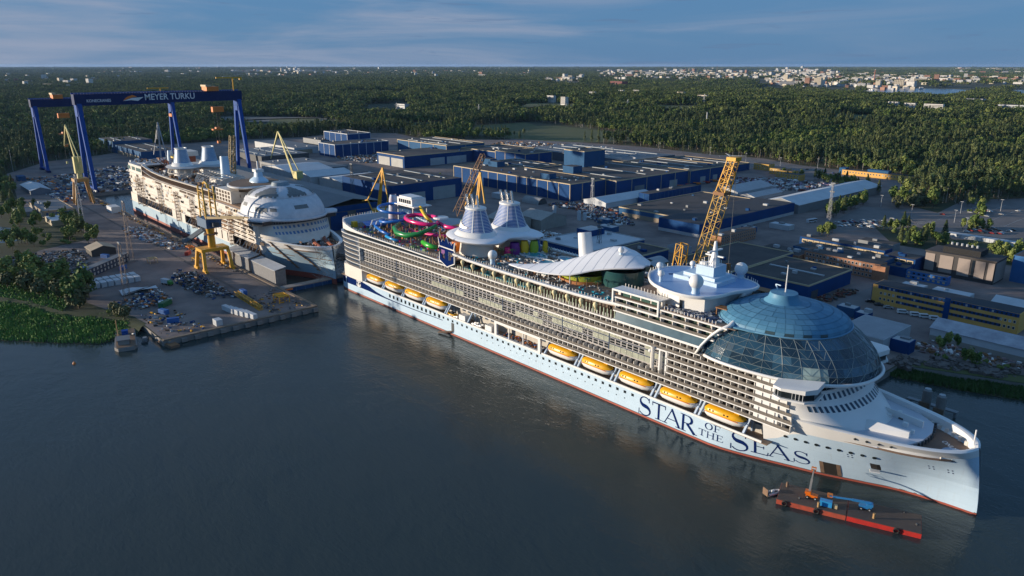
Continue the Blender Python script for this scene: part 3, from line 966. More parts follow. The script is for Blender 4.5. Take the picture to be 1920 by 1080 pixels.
scatter('woodland', pts1, 'mixed pine and birch wood beyond the shipyard')
scatter('distant_woodland', pts2, 'unbroken dark wood stretching behind the nearer trees')
scatter('horizon_woodland', pts3, 'dark woods fading towards the horizon')

# haze: the air between the viewpoint and the horizon
hz = bpy.data.materials.new('haze')
hz.use_nodes = True
t = hz.node_tree
t.nodes.clear()
pv = N(t, 'ShaderNodeVolumePrincipled')
pv.inputs['Color'].default_value = (0.42, 0.64, 1.0, 1)
pv.inputs['Density'].default_value = 1.3e-5
pv.inputs['Anisotropy'].default_value = 0.1
oo = N(t, 'ShaderNodeOutputMaterial')
L(t, pv.outputs[0], oo.inputs['Volume'])
hb_ = MB().box(CAMP.x - 60000, CAMP.x + 60000, CAMP.y - 60000, CAMP.y + 60000, -20, 150).build('haze', hz)
struct(hb_, 'stuff')
# ================================================================== THE SHIPS: shared hull form
BWT = [(6, 20.5), (10, 23.0), (16, 24.2), (26, 24.5), (40, 24.5), (265, 24.5), (277, 24.5), (284, 24.3), (290, 23.3), (300, 20.4), (314.5, 15.4), (321, 13.2), (330, 9.2), (342, 4.0), (354, 1.4), (365, 0.3)]
BTT = [(6, 20.5), (10, 23.0), (16, 24.2), (26, 24.5), (40, 24.5), (280, 24.5), (300, 24.5), (310, 24.4), (319, 23.6), (327, 21.9), (334, 20.0), (342, 17.8), (349, 15.6), (356, 12.2), (361, 8.4), (363.6, 5.0), (365, 0.5)]
def stem(z):
    return 365 - 2.6 * max(0, min(1.1, z / 22)) ** 1.5
def hb(X, z):
    """half breadth of the hull at station X (0 = stern, 365 = stem) and height z"""
    t_ = max(0, min(1, z / 22)) ** (1.12 + 1.7 * max(0, min(1, (X - 338) / 22)))
    return lerp(smooth_interp(BWT, X), smooth_interp(BTT, X), t_)
def hp(X, z, side=-1, off=0.0):
    xx = X if X < 300 else 300 + (X - 300) * (stem(z) - 300) / 65.0
    return (xx, side * (hb(X, z) + off), z)
STA = [6, 8, 10, 13, 16, 20, 26, 40, 60, 90, 120, 160, 200, 240, 270, 283, 288, 293, 298, 303, 308, 313, 318, 323, 328, 333, 338, 343, 347, 350, 353, 356, 358.5, 360.5, 362, 363.2, 364.2, 364.8, 365]
ZB = [(303, 9.25), (308, 11.5), (312, 14.5), (318, 16.9), (330, 17.4), (350, 18.6), (365, 19.8)]
def hull_strip(b, sta, zlo, zhi, n):
    """both sides between two height curves"""
    for sd in (-1, 1):
        rows_ = []
        for k in range(n + 1):
            row = []
            for X in sta:
                a = zlo(X) if callable(zlo) else zlo
                c_ = zhi(X) if callable(zhi) else zhi
                row.append(hp(X, lerp(a, c_, k / n), sd))
            rows_.append(row)
        b.grid(rows_, flip=(sd == 1))
def make_hull(root, zbot, blue, boot_top=0.7):
    b = MB()
    hull_strip(b, STA, zbot, boot_top, 2)
    b.quad((6, -20.5, zbot), (6, -20.5, boot_top), (6, 20.5, boot_top), (6, 20.5, zbot))
    b.build('boot_topping', RED, root, smooth=True)
    b = MB()
    hull_strip(b, STA, boot_top, 9.2, 5)
    b.quad((6, -20.5, boot_top), (6, -20.5, 9.2), (6, 20.5, 9.2), (6, 20.5, boot_top))
    fw = [s for s in STA if s >= 303]
    hull_strip(b, fw, 9.2, lambda X: interp(ZB, X), 4)
    b.build('hull', blue, root, smooth=True)
    b = MB()
    hull_strip(b, fw, lambda X: interp(ZB, X), 22.0, 3)
    # inside of the bulwark and its broad rounded cap
    for sd in (-1, 1):
        o_ = [hp(X, 22.0, sd) for X in fw]
        m_ = [(p[0] - 0.4, p[1] - sd * 0.9 if abs(p[1]) > 0.95 else 0, 22.35) for p in o_]
        i_ = [(p[0] - 1.2, p[1] - sd * 1.9 if abs(p[1]) > 1.95 else 0, 22.0) for p in o_]
        j_ = [(p[0] - 1.3, p[1] - sd * 2.0 if abs(p[1]) > 2.05 else 0, 18.6) for p in o_]
        b.grid([o_, m_, i_, j_], flip=(sd == 1))
    b.build('bow_bulwark', WHITE, root, smooth=True)

# ---- serif lettering laid on the hull side
def serif(ch):
    """strokes of one capital in a unit-high box: list of (points, widths); returns strokes and advance"""
    th, tn = 0.145, 0.05
    def st(*p, w=th):
        return (list(p), [w] * len(p))
    if ch == 'S':
        pts = []
        ws = []
        for i in range(21):
            u = i / 20
            if u < 0.5:
                a = R(30 + 240 * (u / 0.5))
                pts.append((0.29 + 0.20 * math.cos(a), 0.745 + 0.235 * math.sin(a)))
            else:
                a = R(90 - 240 * ((u - 0.5) / 0.5))
                pts.append((0.29 + 0.235 * math.cos(a), 0.265 + 0.245 * math.sin(a)))
            ws.append(0.055 + 0.15 * math.exp(-((u - 0.5) / 0.17) ** 2))
        return [(pts, ws), st((0.47, 0.98), (0.47, 0.74), w=0.045), st((0.045, 0.02), (0.045, 0.30), w=0.045)], 0.62
    if ch == 'T':
        return [st((0.36, 0), (0.36, 1)), st((0.03, 0.965), (0.69, 0.965), w=0.07), st((0.05, 0.97), (0.05, 0.76), w=0.05), st((0.67, 0.97), (0.67, 0.76), w=0.05), st((0.2, 0.02), (0.52, 0.02), w=0.045)], 0.74
    if ch == 'A':
        return [st((0.10, 0.0), (0.40, 1.0), w=0.06), st((0.37, 1.0), (0.71, 0.0), w=0.14), st((0.2, 0.34), (0.58, 0.34), w=0.05), st((0.0, 0.02), (0.22, 0.02), w=0.045), st((0.56, 0.02), (0.86, 0.02), w=0.045)], 0.88
    if ch == 'R':
        arc = [(0.2, 0.965)] + [(0.36 + 0.20 * math.cos(a), 0.735 + 0.23 * math.sin(a)) for a in [R(90 - 22.5 * i) for i in range(9)]] + [(0.2, 0.505)]
        aw = [0.05, 0.05, 0.08, 0.12, 0.15, 0.16, 0.15, 0.12, 0.08, 0.05, 0.05]
        return [st((0.14, 0), (0.14, 1)), (arc, aw), st((0.33, 0.5), (0.72, 0.0), w=0.15), st((0.0, 0.02), (0.3, 0.02), w=0.045), st((0.0, 0.98), (0.25, 0.98), w=0.045), st((0.62, 0.02), (0.84, 0.02), w=0.045)], 0.84
    if ch == 'O':
        pts = [(0.38 + 0.31 * math.cos(R(15 * i)), 0.5 + 0.46 * math.sin(R(15 * i))) for i in range(25)]
        return [(pts, [0.05 + 0.13 * abs(math.cos(R(15 * i))) for i in range(25)])], 0.80
    if ch == 'E' or ch == 'F':
        s_ = [st((0.15, 0), (0.15, 1)), st((0.0, 0.97), (0.55, 0.97), w=0.06), st((0.54, 0.98), (0.54, 0.78), w=0.05), st((0.2, 0.52), (0.45, 0.52), w=0.05), st((0.45, 0.62), (0.45, 0.42), w=0.045)]
        if ch == 'E':
            s_ += [st((0.0, 0.03), (0.58, 0.03), w=0.06), st((0.58, 0.02), (0.6, 0.24), w=0.05)]
        else:
            s_ += [st((0.0, 0.02), (0.31, 0.02), w=0.045)]
        return s_, 0.68
    if ch == 'H':
        return [st((0.14, 0), (0.14, 1)), st((0.62, 0), (0.62, 1)), st((0.14, 0.52), (0.62, 0.52), w=0.06)] + [st((x, z), (x + 0.28, z), w=0.045) for x in (0.0, 0.48) for z in (0.02, 0.98)], 0.82
def letter(b, ch, x0, x1, z0, z1, surf, off):
    strokes, adv = serif(ch)
    sx, sz = (x1 - x0) / (adv - 0.06), (z1 - z0)
    for pts, ws in strokes:
        if len(pts) == 2:
            (xa, za), (xb, zb_) = pts
            pts = [(lerp(xa, xb, i / 5), lerp(za, zb_, i / 5)) for i in range(6)]
            ws = [ws[0]] * 6
        ra, rb = [], []
        for i, (x, z) in enumerate(pts):
            q, p = pts[min(i + 1, len(pts) - 1)], pts[max(i - 1, 0)]
            dx, dz = (q[0] - p[0]) * sx, (q[1] - p[1]) * sz
            l = math.hypot(dx, dz) or 1
            nx, nz = -dz / l, dx / l
            wv = ws[i] * sz * 0.5
            X, Z = x0 + x * sx, z0 + z * sz
            ra.append(surf(X + nx * wv, Z + nz * wv, off))
            rb.append(surf(X - nx * wv, Z - nz * wv, off))
        b.grid([ra, rb])
    return b
def hull_surf(X, z, off):
    p = hp(X, z, -1, off)
    return (X, p[1], z)

# ================================================================== SHIP 1: the finished ship afloat
ship = thing('cruise_ship', 'finished white cruise ship afloat with pale blue hull and large glass dome', 'cruise ship')
make_hull(ship, -2.0, PALEBLUE)
# water line stripe
b = MB()
hull_strip(b, STA, 0.70, 0.95, 1)
for i, v in enumerate(b.v):
    b.v[i] = (v[0], v[1] * 1.0012 if abs(v[1]) > 2 else v[1], v[2])
b.build('waterline_stripe', DGREY, ship)
# navy flash at the stern quarter, running out into a thin line
b = MB()
xs = [8, 11, 14, 20, 28, 36, 44, 52, 62, 75, 90, 108, 118]
lo_ = [4.4, 4.5, 4.6, 4.8, 5.0, 5.1, 5.1, 4.9, 4.75, 4.8, 5.0, 5.5, 5.8]
hi_ = [9.2, 9.2, 9.2, 9.2, 9.2, 9.1, 8.2, 6.5, 5.5, 5.25, 5.4, 5.85, 6.1]
for sd in (-1, 1):
    b.grid([[hp(x, z, sd, 0.06) for x, z in zip(xs, lo_)], [hp(x, (z + y) / 2, sd, 0.06) for x, z, y in zip(xs, lo_, hi_)], [hp(x, z, sd, 0.06) for x, z in zip(xs, hi_)]], flip=(sd == 1))
b.quad((5.94, -20.5, 4.4), (5.94, -20.5, 9.2), (5.94, 20.5, 9.2), (5.94, 20.5, 4.4))
b.build('navy_flash', NAVY, ship)
MB().prism([(0.5, -17), (6, -20.5), (14, -24.3), (14, 24.3), (6, 20.5), (0.5, 17)], 2.6, 3.9).build('stern_platform', PALEBLUE, ship)
# name on the bow quarter
for i, (ch, x0, x1, z0, z1) in enumerate([('S', 249.8, 256.2, -0.1 + 1.0, 9.0), ('T', 256.4, 263.2, 1.6, 8.4), ('A', 261.8, 271.2, 1.6, 8.4), ('R', 270.2, 277.4, 1.6, 8.4),
                                          ('O', 281.0, 284.3, 6.0, 8.7), ('F', 284.7, 287.6, 6.0, 8.7), ('T', 278.4, 281.5, 2.7, 5.3), ('H', 281.9, 285.4, 2.7, 5.3), ('E', 285.8, 288.7, 2.7, 5.3),
                                          ('S', 291.0, 297.8, 1.5, 9.1), ('E', 298.6, 304.6, 2.4, 8.2), ('A', 303.8, 312.3, 2.6, 8.3), ('S', 312.4, 318.0, 2.9, 8.3)]):
    letter(MB(), ch, x0, x1, z0, z1, hull_surf, 0.05 + 0.002 * i).build('letter', NAVY, ship)
# square windows and small ports in the hull
b = MB()
for i in range(46):
    X = 66 + i * 4.0
    w_, h_ = (1.7, 1.9) if X < 118 else (1.3, 1.15)
    for sd in (-1, 1):
        z = 6.5 if X < 118 else 7.0
        y0, y1 = sorted((sd * 24.56, sd * 24.3))
        b.box(X, X + w_, y0, y1, z, z + h_)
for i in range(30):
    X = 150 + i * 4.4
    if 246 < X:
        continue
    b.box(X, X + 0.45, -24.56, -24.3, 4.6, 5.05)
b.build('hull_windows', DARKGLASS, ship, kind='stuff')
for i in range(9):
    X = 311 + i * 3.4
    p = hp(X, 13.3, -1)
    b = MB().lathe([(0.05, 0), (0.62, 0.0), (0.62, 0.25)], 10)
    o = b.build('porthole', DARKGLASS, ship)
    n_ = Vector((-(hb(X + 1, 13.3) - hb(X - 1, 13.3)) / 2 * -1 * -1, -1, -0.35)).normalized()
    o.location = (p[0], p[1] - 0.25, 13.3)
    o.rotation_euler = (-n_).to_track_quat('Z', 'Y').to_euler()
    o.scale = (1.15, 0.85, 1)
for i in range(4):
    X = 334 + i * 3.4
    o = MB().lathe([(0.05, 0), (0.55, 0.0), (0.55, 0.25)], 10).build('porthole', DARKGLASS, ship)
    p = hp(X, 20.4, -1)
    o.location = (p[0], p[1] - 0.15, 20.4)
    o.rotation_euler = (R(-75), 0, R(-8))
# open shell doors at the bow
def surf_patch(X0, X1, z0, z1, off, m, name):
    b = MB()
    b.grid([[hp(lerp(X0, X1, i / 3), z, -1, off) for i in range(4)] for z in (z0, z1)])
    return b.build(name, m, ship)
surf_patch(321.0, 327.2, 1.0, 6.2, 0.08, mat('shell_door_dark', (0.02, 0.016, 0.013), 0.9), 'shell_door')
surf_patch(321.0, 322.2, 1.2, 6.2, 0.12, RUST, 'door_jamb')
surf_patch(326.0, 327.2, 1.2, 6.2, 0.12, RUST, 'door_jamb')
surf_patch(336.2, 339.0, 7.8, 10.3, 0.06, mat('shell_door_dark', (0.02, 0.016, 0.013), 0.9), 'shell_door')
p = hp(337.6, 7.8, -1, 0.5)
MB().cbox((p[0], p[1] - 0.6, 7.6), (3.0, 1.8, 0.25), R(28)).build('door_flap', WHITE, ship)
# marks
for X, z in ((352, 12.5), (357, 12.4), (330, 11.0)):
    b = MB()
    for q in range(2):
        for r_ in range(2):
            b.grid([[hp(X + q * 1.2 + d, z + r_ * 1.0, -1, 0.05) for d in (0, 0.45)], [hp(X + q * 1.2 + d, z + r_ * 1.0 + 0.4, -1, 0.05) for d in (0, 0.45)]])
    b.build('hull_mark', NAVY, ship)

# ---- lifeboat shelf
MB().box(10, 306, -24.4, 24.4, 8.9, 9.2).build('boat_deck', DECKTAN, ship)
b = MB()
for sd in (-1, 1):
    y0, y1 = sorted((sd * 24.62, sd * 24.2))
    b.box(36, 304, y0, y1, 9.2, 10.0)
b.build('shelf_rail', WHITE, ship)
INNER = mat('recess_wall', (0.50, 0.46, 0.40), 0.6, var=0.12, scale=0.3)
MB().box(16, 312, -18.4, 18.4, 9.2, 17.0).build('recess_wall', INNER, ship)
b = MB()
for sd in (-1, 1):
    y0, y1 = sorted((sd * 18.5, sd * 18.38))
    for i in range(58):
        X = 40 + i * 4.6
        b.box(X, X + 2.6, y0, y1, 12.4, 16.2)
b.build('recess_windows', mat('recess_glass', (0.05, 0.07, 0.10), 0.2), ship, kind='stuff')
# solid stern quarter above the navy flash
b = MB()
qp = [(8.5, -17.5), (10.5, -21.5), (15, -24.2), (22, -24.9), (37, -24.9), (38.5, -22.5), (38.5, 22.5), (37, 24.9), (22, 24.9), (15, 24.2), (10.5, 21.5), (8.5, 17.5)]
b.prism(qp, 9.3, 17.0)
b.build('stern_quarter', WARMWHITE, ship)
# sweep where the shelf ends at the bow
for sd in (-1, 1):
    MB().prism([(304, sd * (hb(304, 9.3) - .1)), (308, sd * (hb(308, 9.3) - .1)), (313, sd * (hb(313, 9.3) - .1)), (313, sd * 15), (304, sd * 17)], 9.22, [9.4, 11.4, 14.6, 14.6, 9.4]).build('shelf_end', WHITE, ship)
# cargo boxes, rafts and the framed promenade opening between the two rows of boats
for X in (131.5, 152.5):
    MB().box(X, X + 5, -24.0, -20.5, 9.2, 12.6).build('deck_locker', WHITE, ship)
b = MB()
for X0 in (122.5, 141.5):
    for i in range(8):
        b.tube([(X0 + (i % 4) * 1.9, -23.2 + (i // 4) * 1.8, 9.9 + 0.3 * (i % 2)), (X0 + 1.4 + (i % 4) * 1.9, -23.2 + (i // 4) * 1.8, 9.9 + 0.3 * (i % 2))], 0.65, 8)
b.build('life_raft_canisters', WHITE, ship, kind='stuff')
b = MB()
b.box(160.8, 162.4, -25.0, -23.8, 9.3, 17.0)
b.box(191.4, 193.0, -25.0, -23.8, 9.3, 17.0)
b.box(160.8, 193.0, -25.05, -23.8, 16.0, 17.1)
b.box(160.8, 193.0, -25.05, -23.8, 9.2, 10.2)
b.build('promenade_frame', WHITE, ship)
for X in (170.5, 180.5):
    MB().box(X, X + 0.4, -24.4, -24.0, 9.8, 16.2).build('promenade_post', WHITE, ship)
b = MB()
for i in range(230):
    X, y = rnd.uniform(163, 191), rnd.uniform(-23.6, -19)
    b.mi(rnd.choice([0, 0, 1, 2, 3, 4]))
    b.cbox((X, y, 9.2 + rnd.uniform(0.3, 0.9)), (rnd.uniform(.4, 1), rnd.uniform(.4, 1), rnd.uniform(.4, 1)), rnd.uniform(0, 3))
b.build('promenade_tables', [GREY, WOODBROWN, WHITE, ORANGE, BRIGHTBLUE], ship, kind='stuff')
# davits: leaning arms with a blue-grey frame between neighbouring boats
DAVIT = mat('davit_blue_grey', (0.34, 0.44, 0.58), 0.4, var=0.08)
BOATX = [40.3, 60.8, 81.3, 101.8, 196.3, 217.0, 237.9, 258.7, 279.2]
def davit(X):
    b = MB()
    b.bar((X, -24.0, 9.3), (X + 1.0, -20.0, 16.6), 0.9, 0.7)
    b.bar((X + 1.0, -20.0, 16.6), (X + 1.0, -23.8, 16.9), 0.8, 0.7)
    b.bar((X + 0.4, -18.8, 9.3), (X + 1.0, -20.0, 16.6), 0.6, 0.5)
    return b
for X in BOATX:
    for dx in (-1.6, 17.2):
        davit(X + dx).build('davit', DAVIT, ship)
    MB().box(X - 2.0, X + 0.1, -19.2, -18.6, 9.2, 16.8).build('davit_panel', mat('davit_panel', (0.05, 0.10, 0.20), 0.4), ship)
davit(120.5).build('davit', DAVIT, ship)
davit(138.5).build('davit', DAVIT, ship)

# ---- balcony rows
FL = [17.2, 20.0, 22.8, 25.6, 28.4, 31.2, 34.0, 36.8]
XF = [314, 314.5, 314, 313, 312, 308, 277]
DX = [0.8, 0.3, 0.0, -0.3, -0.6, -1.6, -2.4, -3.0]
SARC = [(34, -25.2), (27, -25.15), (21, -24.8), (16, -23.7), (12, -21.6), (9.4, -18.6), (8.0, -14.5), (7.0, -8), (6.6, 0)]
SARC = SARC + [(x, -y) for x, y in SARC[-2::-1]]
def dpath(xf, off=0.0, dx=0.0, y=25.2):
    k = (y - off) / 25.2
    xfs = [xf] + ([x for x in (300, 270, 230, 180, 120, 80, 50) if x < xf])
    return [(x, -(y - off)) for x in xfs] + [(x + off + dx, yy * k) for x, yy in SARC] + [(x, y - off) for x in xfs[::-1]]
RAILG = mat('balcony_rail_glass', (0.22, 0.195, 0.17), 0.18, var=0.2, scale=0.4, alpha=0.72)
CABIN = mat('cabin_wall', (0.40, 0.345, 0.285), 0.6, var=0.25, scale=0.5)
CDOOR = mat('cabin_door_glass', (0.035, 0.025, 0.018), 0.12, var=0.4, scale=0.7)
MB().prism(dpath(300, 2.5), 17.2, 36.7).build('cabin_block', CABIN, ship)
BAY = 3.05
for k in range(7):
    xf = XF[k]
    block = k in (2, 3, 4)                                  # recessed window block amidships
    z = FL[k]
    outer = dpath(xf, 0, DX[k])
    b = MB()
    if not block:
        b.prism(outer, z - 0.26, z + 0.10)
    else:
        n_ = len(outer)
        pl = [p for p in outer if 0 <= p[0] <= 37]
        pl = [(36.5, -25.2)] + [p for p in outer if p[0] < 36] + [(36.5, 25.2)]
        b.prism(pl, z - 0.26, z + 0.10)
        b.prism([(262, -25.2), (xf, -25.2), (xf, -22), (262, -22)], z - 0.26, z + 0.10)
        b.prism([(262, 25.2), (xf, 25.2), (xf, 22), (262, 22)], z - 0.26, z + 0.10)
    b.build('deck_edge', WHITE, ship)
    segs = [(36.4, xf)] if not block else [(263, xf)]
    rl, dv, dr, ch_ = MB(), MB(), MB(), MB()
    for a, c_ in segs:
        for sd in (-1, 1):
            y0, y1 = sorted((sd * 25.16, sd * 25.08))
            rl.box(a, c_ - 0.1, y0, y1, z + 0.12, z + 1.2)
    pin, pout = [(x + 2.5 + DX[k], y * (22.7 / 25.2)) for x, y in SARC], [(x + DX[k], y) for x, y in SARC]
    rl.grid([[(x + 0.06, y * 0.998, z + 0.12) for x, y in pout], [(x + 0.06, y * 0.998, z + 1.2) for x, y in pout]])
    rl.build('balcony_rail', RAILG, ship, kind='stuff')
    for a, c_ in segs:
        nb = int((c_ - a) / BAY)
        for i in range(nb + 1):
            X = a + i * BAY
            for sd in (-1, 1):
                y0, y1 = sorted((sd * 25.1, sd * 22.75))
                dv.box(X - 0.12, X + 0.12, y0, y1, z + 0.1, z + 2.38)
                y0, y1 = sorted((sd * 22.78, sd * 22.66))
                w_ = rnd.uniform(1.0, 1.7)
                x_ = X + rnd.uniform(0.3, 0.6)
                if x_ + w_ < c_:
                    dr.mi(rnd.choice([0, 0, 0, 1, 2]))
                    dr.box(x_, x_ + w_, y0, y1, z + 0.15, z + 2.25)
    for i in range(len(SARC) - 1):
        for q in range(2):
            t_ = q / 2
            po = (lerp(pout[i][0], pout[i + 1][0], t_), lerp(pout[i][1], pout[i + 1][1], t_))
            pi_ = (lerp(pin[i][0], pin[i + 1][0], t_), lerp(pin[i][1], pin[i + 1][1], t_))
            dv.bar((po[0], po[1], z + 1.2), (pi_[0], pi_[1], z + 1.2), 0.14, 2.3)
    dv.build('balcony_dividers', WARMWHITE, ship, kind='stuff')
    dr.build('balcony_doors', [CDOOR, mat('cabin_curtain', (.55, .48, .38), .7), mat('cabin_tan_blind', (.30, .24, .18), .5)], ship, kind='stuff')  # dark glass, pale curtains and tan blinds mixed at random
    for a, c_ in segs:
        for i in range(int((c_ - a) / BAY)):
            if rnd.random() < .75:
                ch_.mi(rnd.choice([0, 0, 1]))
                ch_.cbox((a + i * BAY + rnd.uniform(.8, 2.2), -24.1 + rnd.uniform(-.4, .4), z + .55), (rnd.uniform(.6, 1.2), .7, .8), rnd.uniform(0, 3))
    if ch_.v:
        ch_.build('balcony_chairs', [mat('chair_brown', (.12, .075, .045), .7), LGREY], ship, kind='stuff')
# row top over the balconies
b = MB()
b.prism(dpath(277, 0, -3.0), 36.4, 36.9)
b.build('deck_edge', WHITE, ship)
# window block between the balcony rows
PALEGLASS = mat('pale_green_glass', (0.37, 0.385, 0.31), 0.25, var=0.2, scale=0.4)
b = MB()
wn, pg, sp = MB(), MB(), MB()
for sd in (-1, 1):
    def yb(a, c_):
        return sorted((sd * a, sd * c_))
    b.box(36.4, 262.5, *yb(22.2, 23.3), 22.5, 31.1)
    for k in range(3):
        z = 22.8 + k * 2.8
        b.box(36.4, 262.5, *yb(23.3, 23.42), z + 2.62, z + 2.8)
        i = 0
        X = 37.2
        run = 0
        while X < 260:
            if run <= 0:
                mode = 0 if X < 74 else rnd.choice([0, 0, 1])
                run = rnd.randint(1, 6)
            run -= 1
            if k == 1 and 74 < X < 200 and rnd.random() < 0.6:
                mode = 0
            if mode == 0:
                wn.box(X + 0.35, X + 2.7, *yb(23.3, 23.38), z + 0.35, z + 1.15)
                wn.box(X + 0.35, X + 2.7, *yb(23.3, 23.38), z + 1.4, z + 2.3)
            else:
                pg.box(X + 0.12, X + 2.93, *yb(23.3, 23.40), z + 0.2, z + 2.5)
            X += BAY
    for z in (25.5, 28.3):
        sp.box(36.4, 262.5, *yb(23.42, 23.52), z - 0.12, z + 0.18)
    for X in (73.5, 128, 165, 205, 232):
        sp.box(X, X + 0.35, *yb(23.42, 23.50), 22.9, 31.0)
b.build('window_block', mat('block_greige', (0.40, 0.38, 0.37), 0.5, var=0.1), ship)
wn.build('block_windows', DARKGLASS, ship, kind='stuff')
pg.build('block_glass_panels', PALEGLASS, ship, kind='stuff')
sp.build('block_navy_lines', mat('block_navy', (0.02, 0.05, 0.12), 0.4), ship, kind='stuff')
b = MB()
for sd in (-1, 1):
    y0, y1 = sorted((sd * 25.2, sd * 22.2))
    b.box(36.0, 36.5, y0, y1, 22.4, 31.2)
    b.box(258.8, 259.5, y0, y1, 22.4, 31.2)
    b.box(261.9, 262.6, y0, y1, 22.4, 31.2)
    y0, y1 = sorted((sd * 25.3, sd * 22.2))
    b.box(36.0, 262.6, y0, y1, 30.75, 31.3)
b.build('block_frame', WHITE, ship)
# tall mooring-camera pillar on the side
MB().tube([(256.3, -25.6, 22.8), (256.3, -25.6, 31.5)], 0.8, 8).build('side_pillar', WARMWHITE, ship)
b = MB(); b.sphere((255.2, -25.8, 29.5), 0.8)
b.build('side_lamp', WHITE, ship, smooth='all')
# ---- aft end: dark glass band under the slide deck
TOPC = [(3, 43.6), (12, 43.4), (20, 42.2), (30, 40.4), (40, 39.6), (57, 39.2), (81, 39.0), (104, 39.4), (114, 40.0), (119, 38.6), (123, 37.2)]
ap = [p for p in dpath(122, 0.7, -1.6)]
b, b2, b3 = MB(), MB(), MB()
def tz(p):
    return interp(TOPC, p[0])
b.grid([[(x, y, 36.9) for x, y in ap], [(x, y, max(37.0, min(39.4, tz((x, y))) - 0.6)) for x, y in ap]])
b.build('aft_glass_band', DARKGLASS, ship)
b2.grid([[(x, y, min(39.4, tz((x, y))) - 0.6) for x, y in ap], [(x - 0.3 * (x < 20), y * 1.012, min(39.4, tz((x, y))) - 0.6) for x, y in ap], [(x - 0.3 * (x < 20), y * 1.012, tz((x, y))) for x, y in ap], [(x + 0.4 * (x < 20), y * 0.985, tz((x, y))) for x, y in ap]])
b2.build('aft_bulwark', WHITE, ship)
b3.grid([[(x + 0.41 * (x < 20), y * 0.9849, tz((x, y))) for x, y in ap], [(x + 0.41 * (x < 20), y * 0.9849, 38.4) for x, y in ap]])
b3.build('bulwark_inside', PALEBLUE, ship)
MB().prism(dpath(124, 1.4, -1.6), 38.1, 38.6).build('slide_deck', DECKTAN, ship)

# crown and anchor emblem on the side
EMB = [[(0.2, 13.4), (1.1, 9.5), (12.5, 9.1), (13.3, 12.9), (10.9, 11.0), (10.1, 12.6), (8.6, 11.2), (6.8, 14.2), (5.0, 11.4), (3.6, 12.9), (2.6, 11.3)],
       [(0.5, 8.9), (12.9, 8.4), (12.9, 7.3), (8.2, 7.5), (8.2, 2.6), (10.6, 3.4), (10.6, 5.0), (12.7, 5.9), (12.7, 2.0), (6.8, -0.6), (0.9, 2.0), (0.9, 5.9), (3.0, 5.0), (3.0, 3.4), (5.4, 2.6), (5.4, 7.6), (0.5, 7.8)]]
def emblem(x0, z0, k, y, mf, mb_, name):
    e = None
    for i, pl in enumerate(EMB):
        cx = sum(p[0] for p in pl) / len(pl)
        cz = sum(p[1] for p in pl) / len(pl)
        for s_, y0, y1, m_ in ((1.09, y, y + 0.5, mb_), (1.0, y - 0.12, y + 0.4, mf)):
            if m_ is None:
                continue
            b = MB()
            b.prism([((cx + (p[0] - cx) * s_), (cz + (p[1] - cz) * (s_ if s_ == 1 else s_ + 0.02))) for p in pl], 0, 1)
            b.v = [(x0 + v[0] * k, y0 if v[2] == 0 else y1, z0 + v[1] * k) for v in b.v]
            o = b.build(name, m_, ship)
emblem(118.4, 37.6, 1.0, -26.2, NAVY, WHITE, 'anchor_emblem')
emblem(29.6, 5.2, 0.40, -24.75, WHITE, None, 'stern_emblem')

# ---- slide deck
def loop(c, rx, ry, z0, z1, a0, a1, n=36):
    return [(c[0] + rx * math.cos(R(lerp(a0, a1, i / n))), c[1] + ry * math.sin(R(lerp(a0, a1, i / n))), lerp(z0, z1, i / n)) for i in range(n + 1)]
bs = MB().tube(loop((38, -3), 9, 7, 54, 49, 90, 430) + loop((46, -6), 9, 8, 48.6, 44, -280, -600) + [(40, -16, 43), (52, -19, 42.4), (62, -20, 42)], 0.85, 8)
bs.build('water_slide', BRIGHTBLUE, ship, smooth='all')['label'] = 'blue spiral water slide'
ps = MB().tube(loop((66, 0), 13, 7, 50, 47.5, 60, 410) + [(86, 3, 47.2), (96, 6, 47)] , 1.15, 10)
ps.build('water_slide', PINK, ship, smooth='all')['label'] = 'pink tube water slide'
MB().tube([(98, -3, 44.5), (90, -6, 44), (80, -8, 43.8), (72, -9, 43.6), (64, -7, 43.4)], 1.0, 10).build('water_slide', PINK, ship, smooth='all')
gs = MB().tube([(57, -9, 46.5), (60, -15, 45), (67, -18, 43.6), (76, -18, 43.6), (83, -14, 45), (86, -8, 47.5), (86, -4, 49)], [0.9, 1.4, 1.6, 1.6, 1.3, 1.1, 1.0], 10)
gs.build('water_slide', GREEN, ship, smooth='all')['label'] = 'green bowl water slide'
MB().tube([(88, -15, 41.5), (95, -16.5, 41.2), (102, -16, 41)], [1.2, 1.5, 1.2], 8).build('water_slide', mat('slide_bright_green', (0.05, 0.42, 0.04), 0.3), ship, smooth='all')
MB().tube([(60, -21, 41), (66, -21.5, 40.6), (72, -21, 40.4)], 0.8, 8).build('water_slide', mat('slide_cyan', (0.02, 0.30, 0.62), 0.3), ship, smooth='all')
for i in range(46):
    X, y = rnd.uniform(44, 100), rnd.uniform(-20, 8)
    MB().tube([(X, y, 38.6), (X + rnd.uniform(-.3, .3), y, rnd.uniform(42.5, 46.5))], 0.32, 5).build('slide_support', WOODBROWN, ship)
